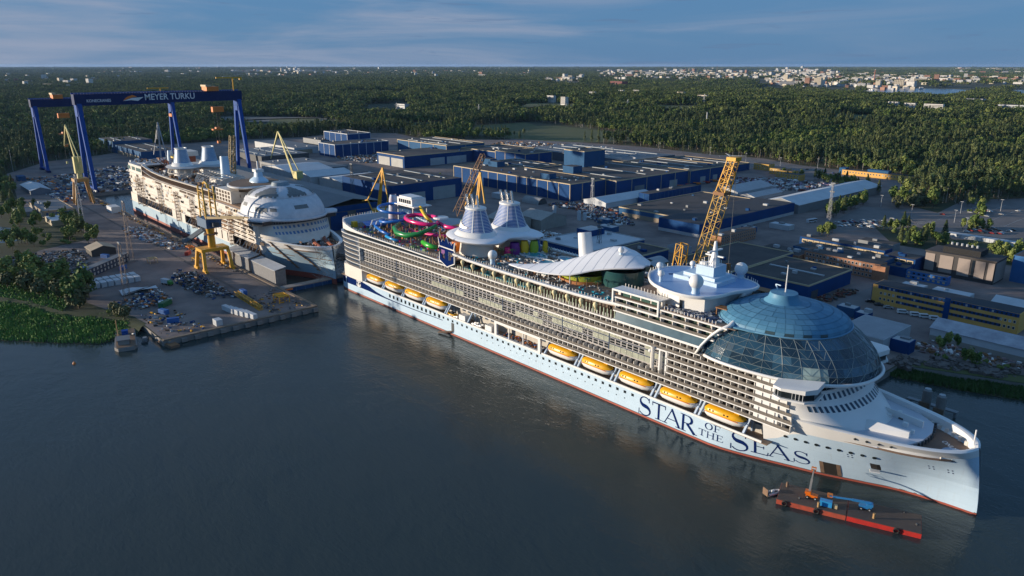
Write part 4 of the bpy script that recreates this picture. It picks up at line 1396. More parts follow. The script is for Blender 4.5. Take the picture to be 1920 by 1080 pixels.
# slide tower with a white lookout cabin and a painted chimney shape
tw = MB().lathe([(3.6, 38.6), (3.4, 46), (2.6, 56), (1.9, 58.5)], 12, (30, 4))
tw.build('painted_tower', mat('tower_paint', (0.62, 0.30, 0.20), 0.5, rgb2=(0.20, 0.42, 0.66), scale=0.16), ship, smooth='all')
b = MB().box(36, 52, 3, 13, 54.2, 58.2)
b.box(34.8, 56, 1.6, 14.4, 53.6, 54.2)
b.box(37, 50, 4, 12, 58.2, 59.0)
b.build('lookout_cabin', WHITE, ship)
for i in range(6):
    MB().box(38 + i * 2.2, 39.6 + i * 2.2, 2.9, 3.02, 55.2, 57.4).build('cabin_window', DARKGLASS, ship)
b = MB()
for X, y in ((36, 3), (52, 3), (36, 13), (52, 13)):
    b.box(X, X + 0.7, y, y + 0.7, 38.6, 53.6)
b.build('cabin_legs', LGREY, ship)
MB().tube([(56, 6, 54), (64, 4, 50), (70, 4, 47)], 1.0, 8).build('water_slide', SUNYELLOW, ship, smooth='all')
MB().lathe([(0.2, 50.6), (4.2, 50.4), (4.6, 49.6), (3.6, 49.2)], 16, (74, 8)).build('landing_platform', WHITE, ship)
# splash pad, leafy roof, tree house
b = MB()
pts = []
rows_ = []
for i in range(9):
    rows_.append([(16 + i * 1.9, -13 + j * 1.9, 41.2 + 0.9 * math.sin(i * 0.9) * math.cos(j * 0.8)) for j in range(9)])
b.grid(rows_)
b.build('splash_canopy', BRIGHTBLUE, ship, smooth='all')
for X, y in ((17, -12), (30, -12), (17, 2), (30, 2)):
    MB().tube([(X, y, 38.6), (X, y, 41.2)], 0.3, 6).build('canopy_post', WHITE, ship)
MB().box(13.5, 16.5, -17, -14, 38.6, 42).build('play_box', SUNYELLOW, ship)
for k in range(3):
    MB().tube([(30 + k * 5, -14, 38.6), (31 + k * 5, -12, 44.5), (33 + k * 5, -6, 45.6), (35 + k * 5, -1, 43)], 0.45, 6).build('white_arch', WHITE, ship)
b = MB()
lf = []
for i in range(9):
    t_ = i / 8
    wv = 5.2 * math.sin(math.pi * (0.08 + 0.9 * t_)) ** 0.7
    lf.append([(86 + t_ * 26, 14 + q * wv, 50.5 - abs(q) * 1.2 + 1.0 * math.sin(3 * t_)) for q in (-1, -.5, 0, .5, 1)])
b.grid(lf)
b.build('leaf_roof', mat('leaf_roof', (0.06, 0.16, 0.07), 0.6), ship, smooth='all')
b = MB()
for i in range(26):
    a = rnd.uniform(0, 6.28)
    r_ = rnd.uniform(1, 7)
    b.bar((101 + r_ * .4 * math.cos(a), -9 + r_ * .4 * math.sin(a), 38.6), (101 + r_ * math.cos(a), -9 + r_ * math.sin(a), rnd.uniform(43, 50)), rnd.uniform(.7, 1.8), None, .3, .3)
b.build('tree_house', mat('driftwood', (0.34, 0.19, 0.10), 0.8, var=0.35, scale=0.4), ship, kind='stuff')
for X, y, w_, h_, m_ in ((86, 10, 7, 9, mat('stucco', (0.55, 0.32, 0.13), 0.8)), (94, 14, 8, 7, WOODBROWN), (108, -14, 5, 6, PURPLE), (112, -10, 4, 7, ORANGE)):
    MB().box(X, X + w_, y - 3, y + 3, 38.6, 38.6 + h_).build('play_house', m_, ship)
b = MB()
for i in range(520):
    X, y = rnd.uniform(12, 116), rnd.uniform(-22.5, 22)
    b.mi(rnd.choice([0, 1, 1, 2, 3, 4, 5, 6]))
    s_ = rnd.uniform(0.5, 1.8)
    b.cbox((X, y, 38.6 + s_ * .35), (s_, s_ * rnd.uniform(.4, 1), s_ * .7), rnd.uniform(0, 3))
b.build('deck_furniture', [GREY, mat('lounger_green', (0.22, 0.36, 0.16), 0.7), ORANGE, BRIGHTBLUE, PINK, WHITE, WOODBROWN], ship, kind='stuff')
# railing posts round the upper decks
def posts(poly, z, h, step, name='railing_posts', m=WARMWHITE, r=0.10):
    b = MB()
    for (xa, ya), (xb, yb_) in zip(poly, poly[1:]):
        l = math.hypot(xb - xa, yb_ - ya)
        for i in range(max(1, int(l / step))):
            t_ = i * step / l
            x, y = lerp(xa, xb, t_), lerp(ya, yb_, t_)
            b.box(x - r, x + r, y - r, y + r, z(x) if callable(z) else z, (z(x) if callable(z) else z) + h)
    b.build(name, m, ship, kind='stuff')
posts(ap, lambda x: interp(TOPC, x), 1.3, 1.8)

# ---- midships: open promenade under the pool deck
b = MB()
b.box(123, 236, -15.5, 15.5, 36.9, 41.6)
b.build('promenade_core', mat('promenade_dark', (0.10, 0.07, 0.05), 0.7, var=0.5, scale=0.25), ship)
MB().box(123, 236, -24.4, 24.4, 36.9, 37.0).build('promenade_deck', DECKTAN, ship)
for X0, X1 in ((132, 139), (146, 153), (158, 170), (173, 180)):
    MB().box(X0, X1, -21.5, -16.5, 37.0, 37.45).build('pool', TEAL, ship)
rim = [(121, 45.2), (128, 43.6), (140, 42.7), (160, 42.3), (190, 42.2), (215, 42.3), (228, 42.7), (238, 43.4)]
def rimpath(off):
    return [(X, -(23.9 - off) + 0.0 * X) for X, z in rim]
b = MB()
for sd in (-1, 1):
    rr = [[(X, sd * 24.6, z - 0.55) for X, z in rim], [(X, sd * 24.9, z + 0.1) for X, z in rim], [(X, sd * 24.6, z + 0.55) for X, z in rim], [(X, sd * 23.2, z + 0.55) for X, z in rim], [(X, sd * 22.8, z - 0.75) for X, z in rim], [(X, sd * 24.6, z - 0.55) for X, z in rim]]
    b.grid(rr, flip=(sd == 1))
b.build('pool_deck_rim', WHITE, ship)
MB().box(121, 238, -23.2, 23.2, 41.6, 42.3).build('pool_deck', DECKTAN, ship)
posts([(124, -24.3), (236, -24.3)], 37.0, 1.4, 1.5)
posts([(124, -23.0), (236, -23.0)], 42.6, 1.3, 1.8)
posts([(124, 23.0), (236, 23.0)], 42.6, 1.3, 2.2)
# drop-shaped lamps under the rim
for i in range(12):
    X = 136 + i * 8.1
    o = MB().lathe([(0.1, -2.6), (0.5, -1.2), (1.15, 0.2), (0.9, 1.1), (0.1, 1.4)], 8).build('drop_lamp', mat('lamp_cream', (0.72, 0.62, 0.36), 0.5), ship, smooth='all')
    o.location = (X, -24.4, interp(rim, X) - 2.2)
b = MB()
for i in range(58):
    X = 124 + i * 1.95
    b.box(X, X + 0.35, -24.35, -24.1, 37.0, 38.6 if i < 22 else 40.4)
b.build('promenade_louvres', mat('louvre_green', (0.34, 0.42, 0.30), 0.5), ship, kind='stuff')
b = MB()
for i in range(950):
    X, y = rnd.uniform(126, 234), rnd.uniform(-22.4, 21)
    if 196 < X < 230 and -10 < y < 10 or 118 < X < 143 and -13 < y < 13:
        continue
    b.mi(rnd.choice([0, 0, 0, 1, 1, 2, 3, 4]) if not (212 < X < 230 and y < -16) else 2)
    s_ = rnd.uniform(0.6, 1.5)
    b.cbox((X, y, 42.3 + s_ * .28), (s_ * 1.2, s_ * .55, s_ * .55), rnd.choice([0, 0, 1.57, rnd.uniform(0, 3)]))
b.build('deck_furniture', [GREY, LGREY, TEAL, WHITE, WOODBROWN], ship, kind='stuff')
for c_, r1, r2 in (((152, 8), 9, 4.5), ((168, 2), 7, 4), ((176, 14), 10, 4)):
    b = MB().lathe([(0.01, 42.75), (1, 42.75)], 24, c_, r1, r2)
    b.build('pool', TEAL, ship)
    b = MB().lathe([(1.0, 42.3), (1.0, 43.1), (1.08, 43.1), (1.12, 42.3)], 24, c_, r1, r2)
    b.build('pool_rim', WHITE, ship)
for i in range(7):
    pl_ = MB().tube([(0, 0, 0), (0.2, 0, 4.2)], 0.18, 5)
    pl_.cur = 1
    for q in range(9):
        a = q * 0.7
        pl_.add([(0.2, 0, 4.2), (0.2 + 1.2 * math.cos(a - .25), 1.2 * math.sin(a - .25), 4.7), (0.2 + 2.7 * math.cos(a), 2.7 * math.sin(a), 3.7), (0.2 + 1.2 * math.cos(a + .25), 1.2 * math.sin(a + .25), 4.7)], [(0, 1, 2, 3)])
    pl_.build('palm', [BARK, mat('palm_leaf', (0.04, 0.12, 0.03), 0.6)], ship).location = ((146, -8, 42.3), (150, -4, 42.3), (211, -15, 42.3), (217, -14.5, 42.3), (206, -16, 42.3), (160, 12, 42.3), (156, -12, 42.3))[i]

# ---- funnels on their shared white platform
PLAT = [(109, -11), (114, -18), (123, -22.5), (134, -23.5), (144, -20), (149, -13), (147, -6), (144, 0), (147, 6), (152.5, 11), (150, 18), (140, 22), (126, 22.5), (114, 18), (108, 9), (106.5, -1)]
def ringlift(b, poly, lv):
    cx = sum(p[0] for p in poly) / len(poly)
    cy = sum(p[1] for p in poly) / len(poly)
    n_ = len(poly)
    fine = []
    for i in range(n_):
        p0, p1, p2, p3 = poly[i - 1], poly[i], poly[(i + 1) % n_], poly[(i + 2) % n_]
        for t_ in (0, .33, .67):
            fine.append(tuple(0.5 * (2 * p1[k] + (p2[k] - p0[k]) * t_ + (2 * p0[k] - 5 * p1[k] + 4 * p2[k] - p3[k]) * t_ ** 2 + (3 * p1[k] - p0[k] - 3 * p2[k] + p3[k]) * t_ ** 3) for k in (0, 1)))
    rows_ = []
    for s_, z in lv:
        rows_.append([(cx + (p[0] - cx) * s_, cy + (p[1] - cy) * s_, z) for p in fine + fine[:1]])
    b.grid(rows_)
    s_, z = lv[-1]
    b.add([(cx + (p[0] - cx) * s_, cy + (p[1] - cy) * s_, z) for p in fine], [tuple(range(len(fine)))])
    s_, z = lv[0]
    b.add([(cx + (p[0] - cx) * s_, cy + (p[1] - cy) * s_, z) for p in fine], [tuple(range(len(fine)))[::-1]])
SHELL = mat('shell_white', (0.82, 0.83, 0.86), 0.4, var=0.04)
b = MB()
ringlift(b, PLAT, [(0.70, 49.2), (0.90, 49.6), (0.985, 50.6), (1.0, 51.0), (0.985, 51.4), (0.86, 52.0), (0.62, 52.6), (0.3, 52.9)])
b.build('funnel_platform', SHELL, ship, smooth=True)
b = MB()
for (x, y) in ((130, -10.5), (131, 11.5)):
    b.lathe([(10, 42.3), (9, 49.4)], 18, (x, y), 1, 0.85)
b.build('platform_column', WARMWHITE, ship, smooth=True)
FBLUE = mat('funnel_blue', (0.02, 0.12, 0.40), 0.5, var=0.15, scale=0.4, spec=0.3)
def funnel(cx, cy, wave):
    f = MB().lathe([(10.6, 54.2), (8.8, 58.0), (7.0, 62), (5.9, 65.2)], 28, (cx, cy), 1.0, 0.72).build('funnel', FBLUE, ship, smooth='all')
    MB().lathe([(13.0, 52.2), (11.8, 53.4), (10.7, 54.6), (10.3, 54.65)], 28, (cx, cy), 1.0, 0.75).build('skirt', WHITE, f, smooth='all')
    MB().lathe([(5.8, 65.0), (6.4, 65.3), (6.4, 66.2), (5.4, 66.5), (0.1, 66.4)], 24, (cx, cy), 1.0, 0.74).build('crown', WHITE, f, smooth=True)
    lv = MB()
    for i in range(15):
        z = 55.0 + i * 0.68
        r_ = interp([(54.2, 10.6), (58.0, 8.8), (62, 7.0), (65.2, 5.9)], z)
        lv.lathe([(r_ + 0.02, z), (r_ + 0.12, z + 0.03), (r_ + 0.12, z + 0.2), (r_ + 0.02, z + 0.23)], 28, (cx, cy), 1.0, 0.73)
    lv.build('louvres', WHITE, f, kind='stuff')
    fin = MB()
    for a in (-20, 20, 160, 200, -60):
        pr = [(r_ + 0.3, z) for r_, z in ((10.6, 54.3), (8.8, 58.0), (7.0, 62), (5.9, 65.2))]
        fin.lathe(pr, 1, (cx, cy), 1.0, 0.74, R(a - 2), R(a + 2))
    fin.build('funnel_rib', WHITE, f)
    for i in range(5):
        MB().tube([(cx - 4.4 + i * 2.1, cy - 1.2 + (i % 2) * 1.6, 66), (cx - 6.0 + i * 2.2, cy - 1.2 + (i % 2) * 1.6, 72.2)], 0.6, 8).build('exhaust_pipe', STEEL, f, smooth=True)
    if wave:
        top, bot = [], []
        for i in range(15):
            t_ = i / 14
            a = R(lerp(-172, -78, t_ if t_ < .5 else t_))
            zt = interp([(0, 63.2), (.22, 60.8), (.5, 58.8), (.8, 57.4), (1, 56.9)], t_)
            zb_ = interp([(0, 61.8), (.22, 57.4), (.5, 55.8), (.8, 55.9), (1, 56.5)], t_)
            for lst, z in ((top, zt), (bot, zb_)):
                r_ = interp([(54.2, 10.6), (58.0, 8.8), (62, 7.0), (65.2, 5.9)], z) + 0.42
                lst.append((cx + r_ * math.cos(a), cy + r_ * 0.74 * math.sin(a), z))
        MB().grid([bot, top]).build('wave_mark', WHITE, f)
funnel(129.5, -10.5, True)
funnel(130.5, 11.5, False)
for i, (m_, x, y, w_, h_) in enumerate(((PURPLE, 144, 3, 5, 6), (SUNYELLOW, 146, 8, 4, 6.5), (LIME, 149, 12, 4, 6.5), (BRIGHTBLUE, 147, 15, 4, 6), (SUNYELLOW, 152, 17, 2.5, 6), (PINK, 143, -1, 3, 4))):
    MB().lathe([(w_ * .55, 42.3), (w_ * .6, 42.3 + h_ * .5), (w_ * .45, 42.3 + h_)], 10, (x, y)).build('play_shell', m_, ship, smooth=True)
def radome(x, y, z0, r_, ped):
    d = MB(); d.sphere((x, y, z0 + ped + r_ * 0.8), r_, 18, 10)
    o = d.build('radome', WHITE, ship, smooth='all')
    MB().lathe([(r_ * .6, z0), (r_ * .5, z0 + ped * .5), (r_ * .62, z0 + ped + 0.2)], 12, (x, y)).build('radome_pedestal', PALEBLUE, o, smooth='all')
radome(154, -20, 42.3, 2.3, 3.4)

# ---- shell canopy over the aft pool
CAN = [(160, -20, .6, 45.6, 45.8), (168, -17.5, 3.6, 45.6, 46.4), (176, -14.5, 6.0, 45.6, 47.4), (184, -11.5, 8.4, 45.7, 48.6), (191, -8.5, 10.4, 46.0, 50.4), (197, -5.5, 12.2, 46.4, 52.4), (202, -2.5, 13.6, 47.0, 54.4), (207, 0.5, 14.0, 48.2, 56.4), (212, 3, 13.4, 49.6, 58.0), (217, 4.5, 12.4, 50.6, 58.6), (222, 5, 11, 51.4, 57.8), (227, 5, 8.6, 51.8, 55.8), (231, 4.5, 5.4, 52.0, 53.8), (234, 4, 2, 52.2, 52.6)]
CAN = [(167 + (c_[0] - 160) * .82,) + c_[1:] for c_ in CAN]
rows_, under = [], []
for X, c_, w_, ze, zc in CAN:
    rows_.append([(X - 1.5 * abs(q) ** 2 * (0.4 if X < 200 else -0.2), c_ + q * w_, ze + (zc - ze) * (1 - abs(q) ** 1.45)) for q in [i / 8 - 1 for i in range(17)]])
    under.append([(p[0], p[1], p[2] - 0.55) for p in rows_[-1]])
b = MB()
b.grid(rows_, flip=True)
b.grid(under)
for e in (0, -1):
    b.grid([[r_[e] for r_ in rows_], [r_[e] for r_ in under]], flip=(e == -1))
b.build('shell_canopy', SHELL, ship, smooth=True)
b = MB()
for r_ in rows_[1:-2]:
    b.tube([(p[0], p[1], p[2] + .04) for p in r_], .05, 4, cap=False)
b.build('canopy_seams', mat('seam_grey', (.52, .53, .58), .5), ship)
MB().tube([(195, 2, 49), (192.3, 3, 61.5)], [3.5, 3.1], 20).build('vent_tower', WHITE, ship, smooth=True)
for X, y in ((172, -19), (178, -19), (184, -18.5), (190, -17.5), (196, -16.2), (201, -15), (176, -10), (186, -2)):
    MB().tube([(X, y, 42.3), (X, y, 46.2)], 0.22, 6).build('canopy_post', WHITE, ship)
MB().lathe([(11, 42.3), (11.5, 49.5)], 20, (216, 3), .85, 0.85).build('glass_bar', mat('teal_glass', (0.02, 0.075, 0.085), 0.12, rgb2=(0.04, 0.10, 0.09), scale=0.2), ship, smooth=True)
MB().lathe([(9, 42.4), (9.5, 46.0)], 20, (199, -5), 1.2, 0.9).build('bar_wall', mat('lime_wall', (0.34, 0.38, 0.03), 0.5), ship, smooth=True)
MB().lathe([(9.8, 42.3), (9.8, 43.6), (9.0, 43.65)], 20, (199, -5.6), 1.2, 0.95).build('bar_counter', mat('counter_orange', (0.42, 0.16, 0.05), 0.6), ship, smooth=True)
radome(217, 0, 56.0, 1.3, 1.2)

# ---- suites forward of the pools
MB().box(236, 286, -22.6, 22.6, 36.9, 46.2).build('suite_block', CABIN, ship)
for sd in (-1, 1):
    MB().quad((236, sd * 25.1, 37.3), (277.5, sd * 25.1, 37.3), (280.5, sd * 24.2, 40.5), (236, sd * 24.2, 40.5)).build('sloped_glazing', mat('slope_glass', (0.05, 0.09, 0.12), 0.1, rgb2=(0.10, 0.17, 0.21), scale=0.12), ship)
for sd in (-1, 1):
    y0, y1 = sorted((sd * 24.9, sd * 22.0))
    for x1, z0, z1 in ((282, 40.5, 41.0), (284, 43.4, 43.8), (287, 46.2, 46.7)):
        MB().box(235, x1, y0, y1, z0, z1).build('suite_deck_edge', WHITE, ship)
    y0, y1 = sorted((sd * 25.3, sd * 24.2))
    MB().box(235, 277.5, y0, y1, 36.9, 37.3).build('suite_deck_edge', WHITE, ship)
rl, dv, dr = MB(), MB(), MB()
for z, x1 in ((41.0, 281), (43.8, 283)):
    for sd in (-1, 1):
        y0, y1 = sorted((sd * 24.84, sd * 24.76))
        rl.box(235.2, x1, y0, y1, z, z + 1.05)
        for i in range(9):
            X = 236 + i * 5.6
            if X > x1 - 2:
                continue
            y0, y1 = sorted((sd * 24.8, sd * 22.6))
            dv.box(X - .1, X + .1, y0, y1, z, z + 2.3)
            y0, y1 = sorted((sd * 22.72, sd * 22.56))
            dr.box(X + .4, X + 3.4, y0, y1, z + .1, z + 2.2)
rl.build('balcony_rail', RAILG, ship, kind='stuff')
dv.build('balcony_dividers', WHITE, ship, kind='stuff')
dr.build('balcony_doors', mat('green_door_glass', (0.05, 0.08, 0.06), 0.12), ship, kind='stuff')
b = MB()
b.box(234.4, 257.6, -25.4, -24.5, 49.2, 49.9)
b.box(234.4, 257.6, -25.4, -24.5, 43.5, 44.2)
b.box(256.9, 257.6, -25.4, -24.5, 44.2, 49.2)
b.box(234.4, 235.1, -25.4, -24.5, 44.2, 49.2)
b.box(234.4, 257.6, -24.5, -19.0, 49.3, 49.8)
b.build('suite_frame', WHITE, ship)
MB().box(235.2, 257, -22.4, -20.5, 46.2, 49.3).build('suite_upper', WARMWHITE, ship)
for i in range(4):
    MB().box(237 + i * 5, 241.2 + i * 5, -22.6, -22.41, 44.4, 49.0).build('suite_window', mat('suite_green_glass', (0.05, 0.11, 0.09), 0.1), ship)
MB().box(234.6, 290, -24.4, 24.4, 46.72, 46.9).build('sun_deck', DECKTAN, ship)
posts([(258, -24.2), (284, -24.2)], 46.9, 1.2, 1.5)
posts([(236, -19), (258, -19)], 49.8, 1.2, 1.6)
b = MB()
for i in range(170):
    X, y = rnd.uniform(258, 283), rnd.uniform(-23.5, -17.5)
    if X > 268:
        y = rnd.uniform(-23.5, -9)
    b.mi(rnd.choice([0, 0, 0, 1, 2]))
    b.cbox((X, y, 47.2), (1.6, .6, .5), R(25) + rnd.uniform(-.1, .1))
b.build('deck_furniture', [mat('lounger_navy', (0.06, 0.10, 0.2), 0.6), LGREY, WHITE], ship, kind='stuff')
for X, y, w_, d_ in ((276, -15, 4, 3), (280, -6, 5, 3), (272, 16, 6, 4)):
    b = MB()
    for sx in (0, w_):
        for sy in (0, d_):
            b.box(X + sx - .15, X + sx + .15, y + sy - .15, y + sy + .15, 46.9, 49.7)
    b.box(X - .4, X + w_ + .4, y - .4, y + d_ + .4, 49.7, 50.0)
    b.box(X - .2, X + w_ * .5, y + d_ - .2, y + d_, 46.9, 49.7)
    b.build('pergola', WOODBROWN, ship)

# ---- observation canopy with mast and radomes
HELI = [(243.8, -14.9), (238.0, -6), (238.2, 5.0), (244.9, 12.6), (255.0, 15.4), (265.0, 13.8), (273, 12.2), (279, 8.5), (280, 2), (277.5, -6), (276.5, -14), (274.4, -20), (268.5, -23.6), (260, -23.6), (251, -20.6)]
b = MB()
ringlift(b, HELI, [(0.93, 52.9), (0.99, 53.3), (1.0, 54.1), (0.985, 54.5), (0.965, 54.5), (0.955, 54.15), (0.5, 54.25)])
b.build('observation_canopy', WHITE, ship, smooth=True)
b = MB()
ringlift(b, HELI, [(0.95, 54.16), (0.95, 54.3)])
b.build('canopy_deck', mat('deck_pale_blue', (0.24, 0.40, 0.66), 0.4, var=0.05), ship)
MB().prism([(247, -13), (252, -17.5), (262, -19), (272, -17), (274, -6), (272, 8), (255, 11), (246, 5)], 46.9, 53.0).build('observation_house', WHITE, ship)
MB().box(262.5, 263.6, -19.2, -18.9, 47, 50.4).build('house_door', DARKGLASS, ship)
hx = MB()
hx.box(250, 270, -7, 6, 54.3, 55.8)
hx.prism([(253, -4.5), (268, -5.5), (268, 6), (253, 5)], 55.8, 57.0)
hx.prism([(258, -3.5), (266, -3.5), (266, 5), (258, 5)], 57.0, 60.6)
hx.build('mast_house', PALEBLUE, ship)
b = MB()
b.lathe([(2.2, 60.6), (1.7, 62.5), (1.0, 66), (0.5, 70)], 10, (263, 1))
b.box(259, 267, .6, 1.4, 64, 64.5)
b.box(262.5, 263.5, -3.5, 5.5, 66, 66.5)
b.box(258.6, 261, -2, 0, 60.6, 61.6)
for i in range(8):
    b.box(259 + i, 259.15 + i, -3, -2.85, 60.6, 62.0 + (i % 3))
    b.box(259 + i * .8, 259.2 + i * .8, 3, 3.2, 60.6, 63.4 - (i % 3))
b.build('radar_mast', WHITE, ship)
hs = MB()
hs.prism([(245.5, -4), (246.5, -5), (250, -1), (249, 0)], 54.31, 54.36)
hs.prism([(249.0, -5), (250.0, -6), (253.5, -2), (252.5, -1)], 54.31, 54.36)
hs.prism([(247.6, -2.4), (248.2, -3.4), (251.6, -3.6), (251.4, -2.6)], 54.32, 54.37)
hs.build('deck_mark', NAVY, ship)
for x, y, r_, pd in ((268.8, -18.6, 2.7, 2.4), (268, 12.5, 2.6, 1.6), (250.5, -15.5, 1.35, 2.2), (241, -4, 1.4, 1.5), (247, 10, 1.2, 1.2)):
    radome(x, y, 54.2, r_, pd)
posts([HELI[i] for i in range(0, 8)], 54.4, 1.2, 1.6)

# ---- glass dome over the bow
def ringpt(z_c, ang, rxf, rxa, ry, ex=2.25):
    ca, sa = math.cos(ang), math.sin(ang)
    x = math.copysign(abs(ca) ** (2 / ex), ca) * (rxf if ca > 0 else rxa)
    return z_c[0] + x, math.copysign(abs(sa) ** (2 / ex), sa) * ry
def dome_side(t_, ang, off=0.0):
    """t 0..1 from the base ring up to the roof rim"""
    cx = 290 + 2 * t_
    nose = 328.6 - 11.0 * t_ ** 1.9
    ry = 26.2 - 4.6 * t_ ** 2.0
    x, y = ringpt((cx, 0), ang, nose - cx + off, 26 - 4 * t_ + off, ry + off)
    return (x, y, 34.6 + 12.4 * t_)
def dome_roof(t_, ang, off=0.0):
    th = t_ * R(84)
    k = math.cos(th)
    x, y = ringpt((292 - 0.0 * t_ + 1.5 * t_, 0), ang, (25.2 + off) * k, (19.0 + off) * k, (21.8 + off) * k, 2.15)
    return (x, y, 47.3 + (6.4 + off) * math.sin(th))
DG = [mat('dome_glass_a', (0.008, 0.022, 0.038), 0.06, var=0.2, spec=0.9), mat('dome_glass_b', (0.016, 0.05, 0.085), 0.08, var=0.2, spec=0.9), mat('dome_glass_c', (0.045, 0.11, 0.165), 0.10, var=0.2, spec=0.9), mat('dome_glass_pale', (0.30, 0.40, 0.38), 0.12, var=0.15)]  # lighter pane tints imitate reflections in the glass
NC, NRW = 44, 5
A0, A1 = R(-118), R(118)
for r_ in range(NRW):
    for j in range(NC):
        t0, t1 = r_ / NRW, (r_ + 1) / NRW
        sh0, sh1 = 0, 0
        a0_, a1_ = lerp(A0, A1, j / NC), lerp(A0, A1, (j + 1) / NC)
        q = [dome_side(t0, a0_), dome_side(t0, a1_), dome_side(t1, a1_), dome_side(t1, a0_)]
        n_ = mnoise.noise((j * 0.16, r_ * 0.5, 5.0)) + 0.12 * rnd.uniform(-1, 1)
        mi_ = 0 if n_ < -0.12 else (1 if n_ < 0.22 else 2)
        if r_ < 2 and j in (12, 13, 14):
            mi_ = 3
        b = MB()
        kx = rnd.uniform(-.10, .10)
        q[0] = (q[0][0], q[0][1] + kx, q[0][2]); q[2] = (q[2][0], q[2][1] - kx, q[2][2])
        b.add(q, [(0, 1, 2), (0, 2, 3)] if j % 2 else [(0, 1, 3), (1, 2, 3)])
        b.build('glass_pane', DG[mi_], ship)
MULL = mat('mullion', (0.20, 0.25, 0.26), 0.4)
b = MB()
for j in range(NC + 1):
    a = lerp(A0, A1, j / NC)
    if j % 2 == 0:
        b.tube([dome_side(i / 5, a, 0.08) for i in range(6)], 0.09, 4, cap=False)
    if j < NC:
        for r_ in range(NRW):
            aa, ab = lerp(A0, A1, j / NC), lerp(A0, A1, (j + 1) / NC)
            if j % 2:
                b.tube([dome_side(r_ / 5, aa, 0.06), dome_side((r_ + 1) / 5, ab, 0.06)], 0.05, 4, cap=False)
            else:
                b.tube([dome_side(r_ / 5, ab, 0.06), dome_side((r_ + 1) / 5, aa, 0.06)], 0.05, 4, cap=False)
for r_ in range(1, NRW + 1):
    b.tube([dome_side(r_ / 5, lerp(A0, A1, i / 60), 0.06) for i in range(61)], 0.08, 4, cap=False)
b.build('dome_lattice', MULL, ship)
# a few long bright struts that cross the glazing
b = MB()
for j0 in range(16, 40, 3):
    b.tube([dome_side(i / 5, lerp(A0, A1, (j0 + 1.2 * i) / NC), 0.12) for i in range(6)], 0.08, 4, cap=False)
b.build('dome_strut', mat('strut_pale', (0.36, 0.40, 0.38), 0.4), ship)
RB = [mat('dome_roof_blue_%d' % i, c_, 0.5, var=0.08, scale=0.3, spec=0.3) for i, c_ in enumerate(((0.085, 0.235, 0.365), (0.10, 0.265, 0.40), (0.07, 0.21, 0.335)))]
MB().grid([[dome_roof(t_ / 8, 2 * math.pi * i / 64, -0.25) for i in range(65)] for t_ in range(9)]).build('roof_shell', RB[0], ship, smooth='all')
for r_ in range(7):
    nseg = [48, 48, 48, 36, 24, 24, 12][r_]
    for j in range(nseg):
        g_ = 0.018
        t0, t1 = lerp(r_ / 7.5, (r_ + 1) / 7.5, g_ * 1.6), lerp(r_ / 7.5, (r_ + 1) / 7.5, 1 - g_ * 1.6)
        a0_, a1_ = 2 * math.pi * (j + g_) / nseg, 2 * math.pi * (j + 1 - g_) / nseg
        b = MB().grid([[dome_roof(t_, lerp(a0_, a1_, i / 2)) for i in range(3)] for t_ in (t0, (t0 + t1) / 2, t1)])
        dark = r_ == 0 and j in (38, 40, 42, 44)
        b.build('roof_panel', mat('roof_vent_dark', (0.04, 0.07, 0.08), 0.3) if dark else RB[rnd.choice([0, 0, 0, 1, 2])], ship, smooth='all')
MB().tube([dome_roof(0, 2 * math.pi * i / 72, 0.25) for i in range(72)], 0.3, 6, closed=True).build('roof_rim', mat('rim_pale_blue', (0.13, 0.31, 0.47), 0.4), ship, smooth='all')
c_ = dome_roof(1, 0)
b = MB().lathe([(7.4, 52.2), (6.6, 53.6), (5.4, 54.6), (5.0, 55.6), (4.8, 56.6), (0.2, 56.8)], 28, (293.5, 0))
b.build('dome_cap', RB[1], ship, smooth=True)
MB().tube([(294, 0, 56.2), (294, 0, 66.8)], [0.26, 0.14], 6).build('dome_mast', WHITE, ship)
b = MB().bar((290.5, 1, 56.2), (289.5, 1, 58.6), .4)
b.bar((289.5, 1, 58.6), (292, 0, 58.8), .3)
b.build('dome_davit', PALEBLUE, ship)
# white collar where the dome meets the sun deck, base ring, bridge band and front
col_ = [(275.5, -25.6, 34.4), (277.5, -25.5, 38), (280.5, -25.3, 42), (284, -24.9, 45.5), (287, -23.4, 47.3), (286.5, -19, 48), (283, -12, 48.2), (279, -5, 48.4), (274.5, 3, 48.6), (271, 11, 48.6), (271, 18, 48.4), (275, 24.5, 47)]
MB().tube(col_, [.5, .5, .5, .6, .9, 1.0, 1.1, 1.2, 1.2, 1.2, 1.0, .8], 8).build('dome_collar', WHITE, ship, smooth='all')
b = MB().prism([(273.5, 0), (279, -6), (283, -12.5), (286.4, -19), (287, -23.3), (294, -22.6), (302, -20.6), (309, -15), (309, 15), (300, 21), (286, 23), (276, 22), (271.5, 12)], 46.95, 47.45)
b.build('roof_apron', RB[0], ship)
bb_ = [dome_side(0, lerp(R(-112), R(112), i / 60), 0.7) for i in range(61)]
MB().tube(bb_, 0.62, 6).build('dome_base_ring', WHITE, ship, smooth='all')
def hood(z, ang, off=0.0):
    nose = interp([(20.3, 335), (21.5, 333.2), (23.5, 330.5), (26, 327.5), (28.5, 324.8), (31.6, 322.6), (34.4, 323.2)], z)
    ry = interp([(20.3, 22.3), (21.5, 23.8), (23.5, 24.6), (34.4, 25.3)], z)
    x, y = ringpt((308, 0), ang, nose - 308 + off, 10, ry + off, 2.15)
    return (x, y, z)
HZ = [20.3, 21.0, 22, 23.5, 25, 26.5, 28.5, 30, 31.6]
MB().grid([[hood(z, lerp(R(-90), R(90), i / 48)) for i in range(49)] for z in HZ]).build('bow_front', WHITE, ship, smooth='all')
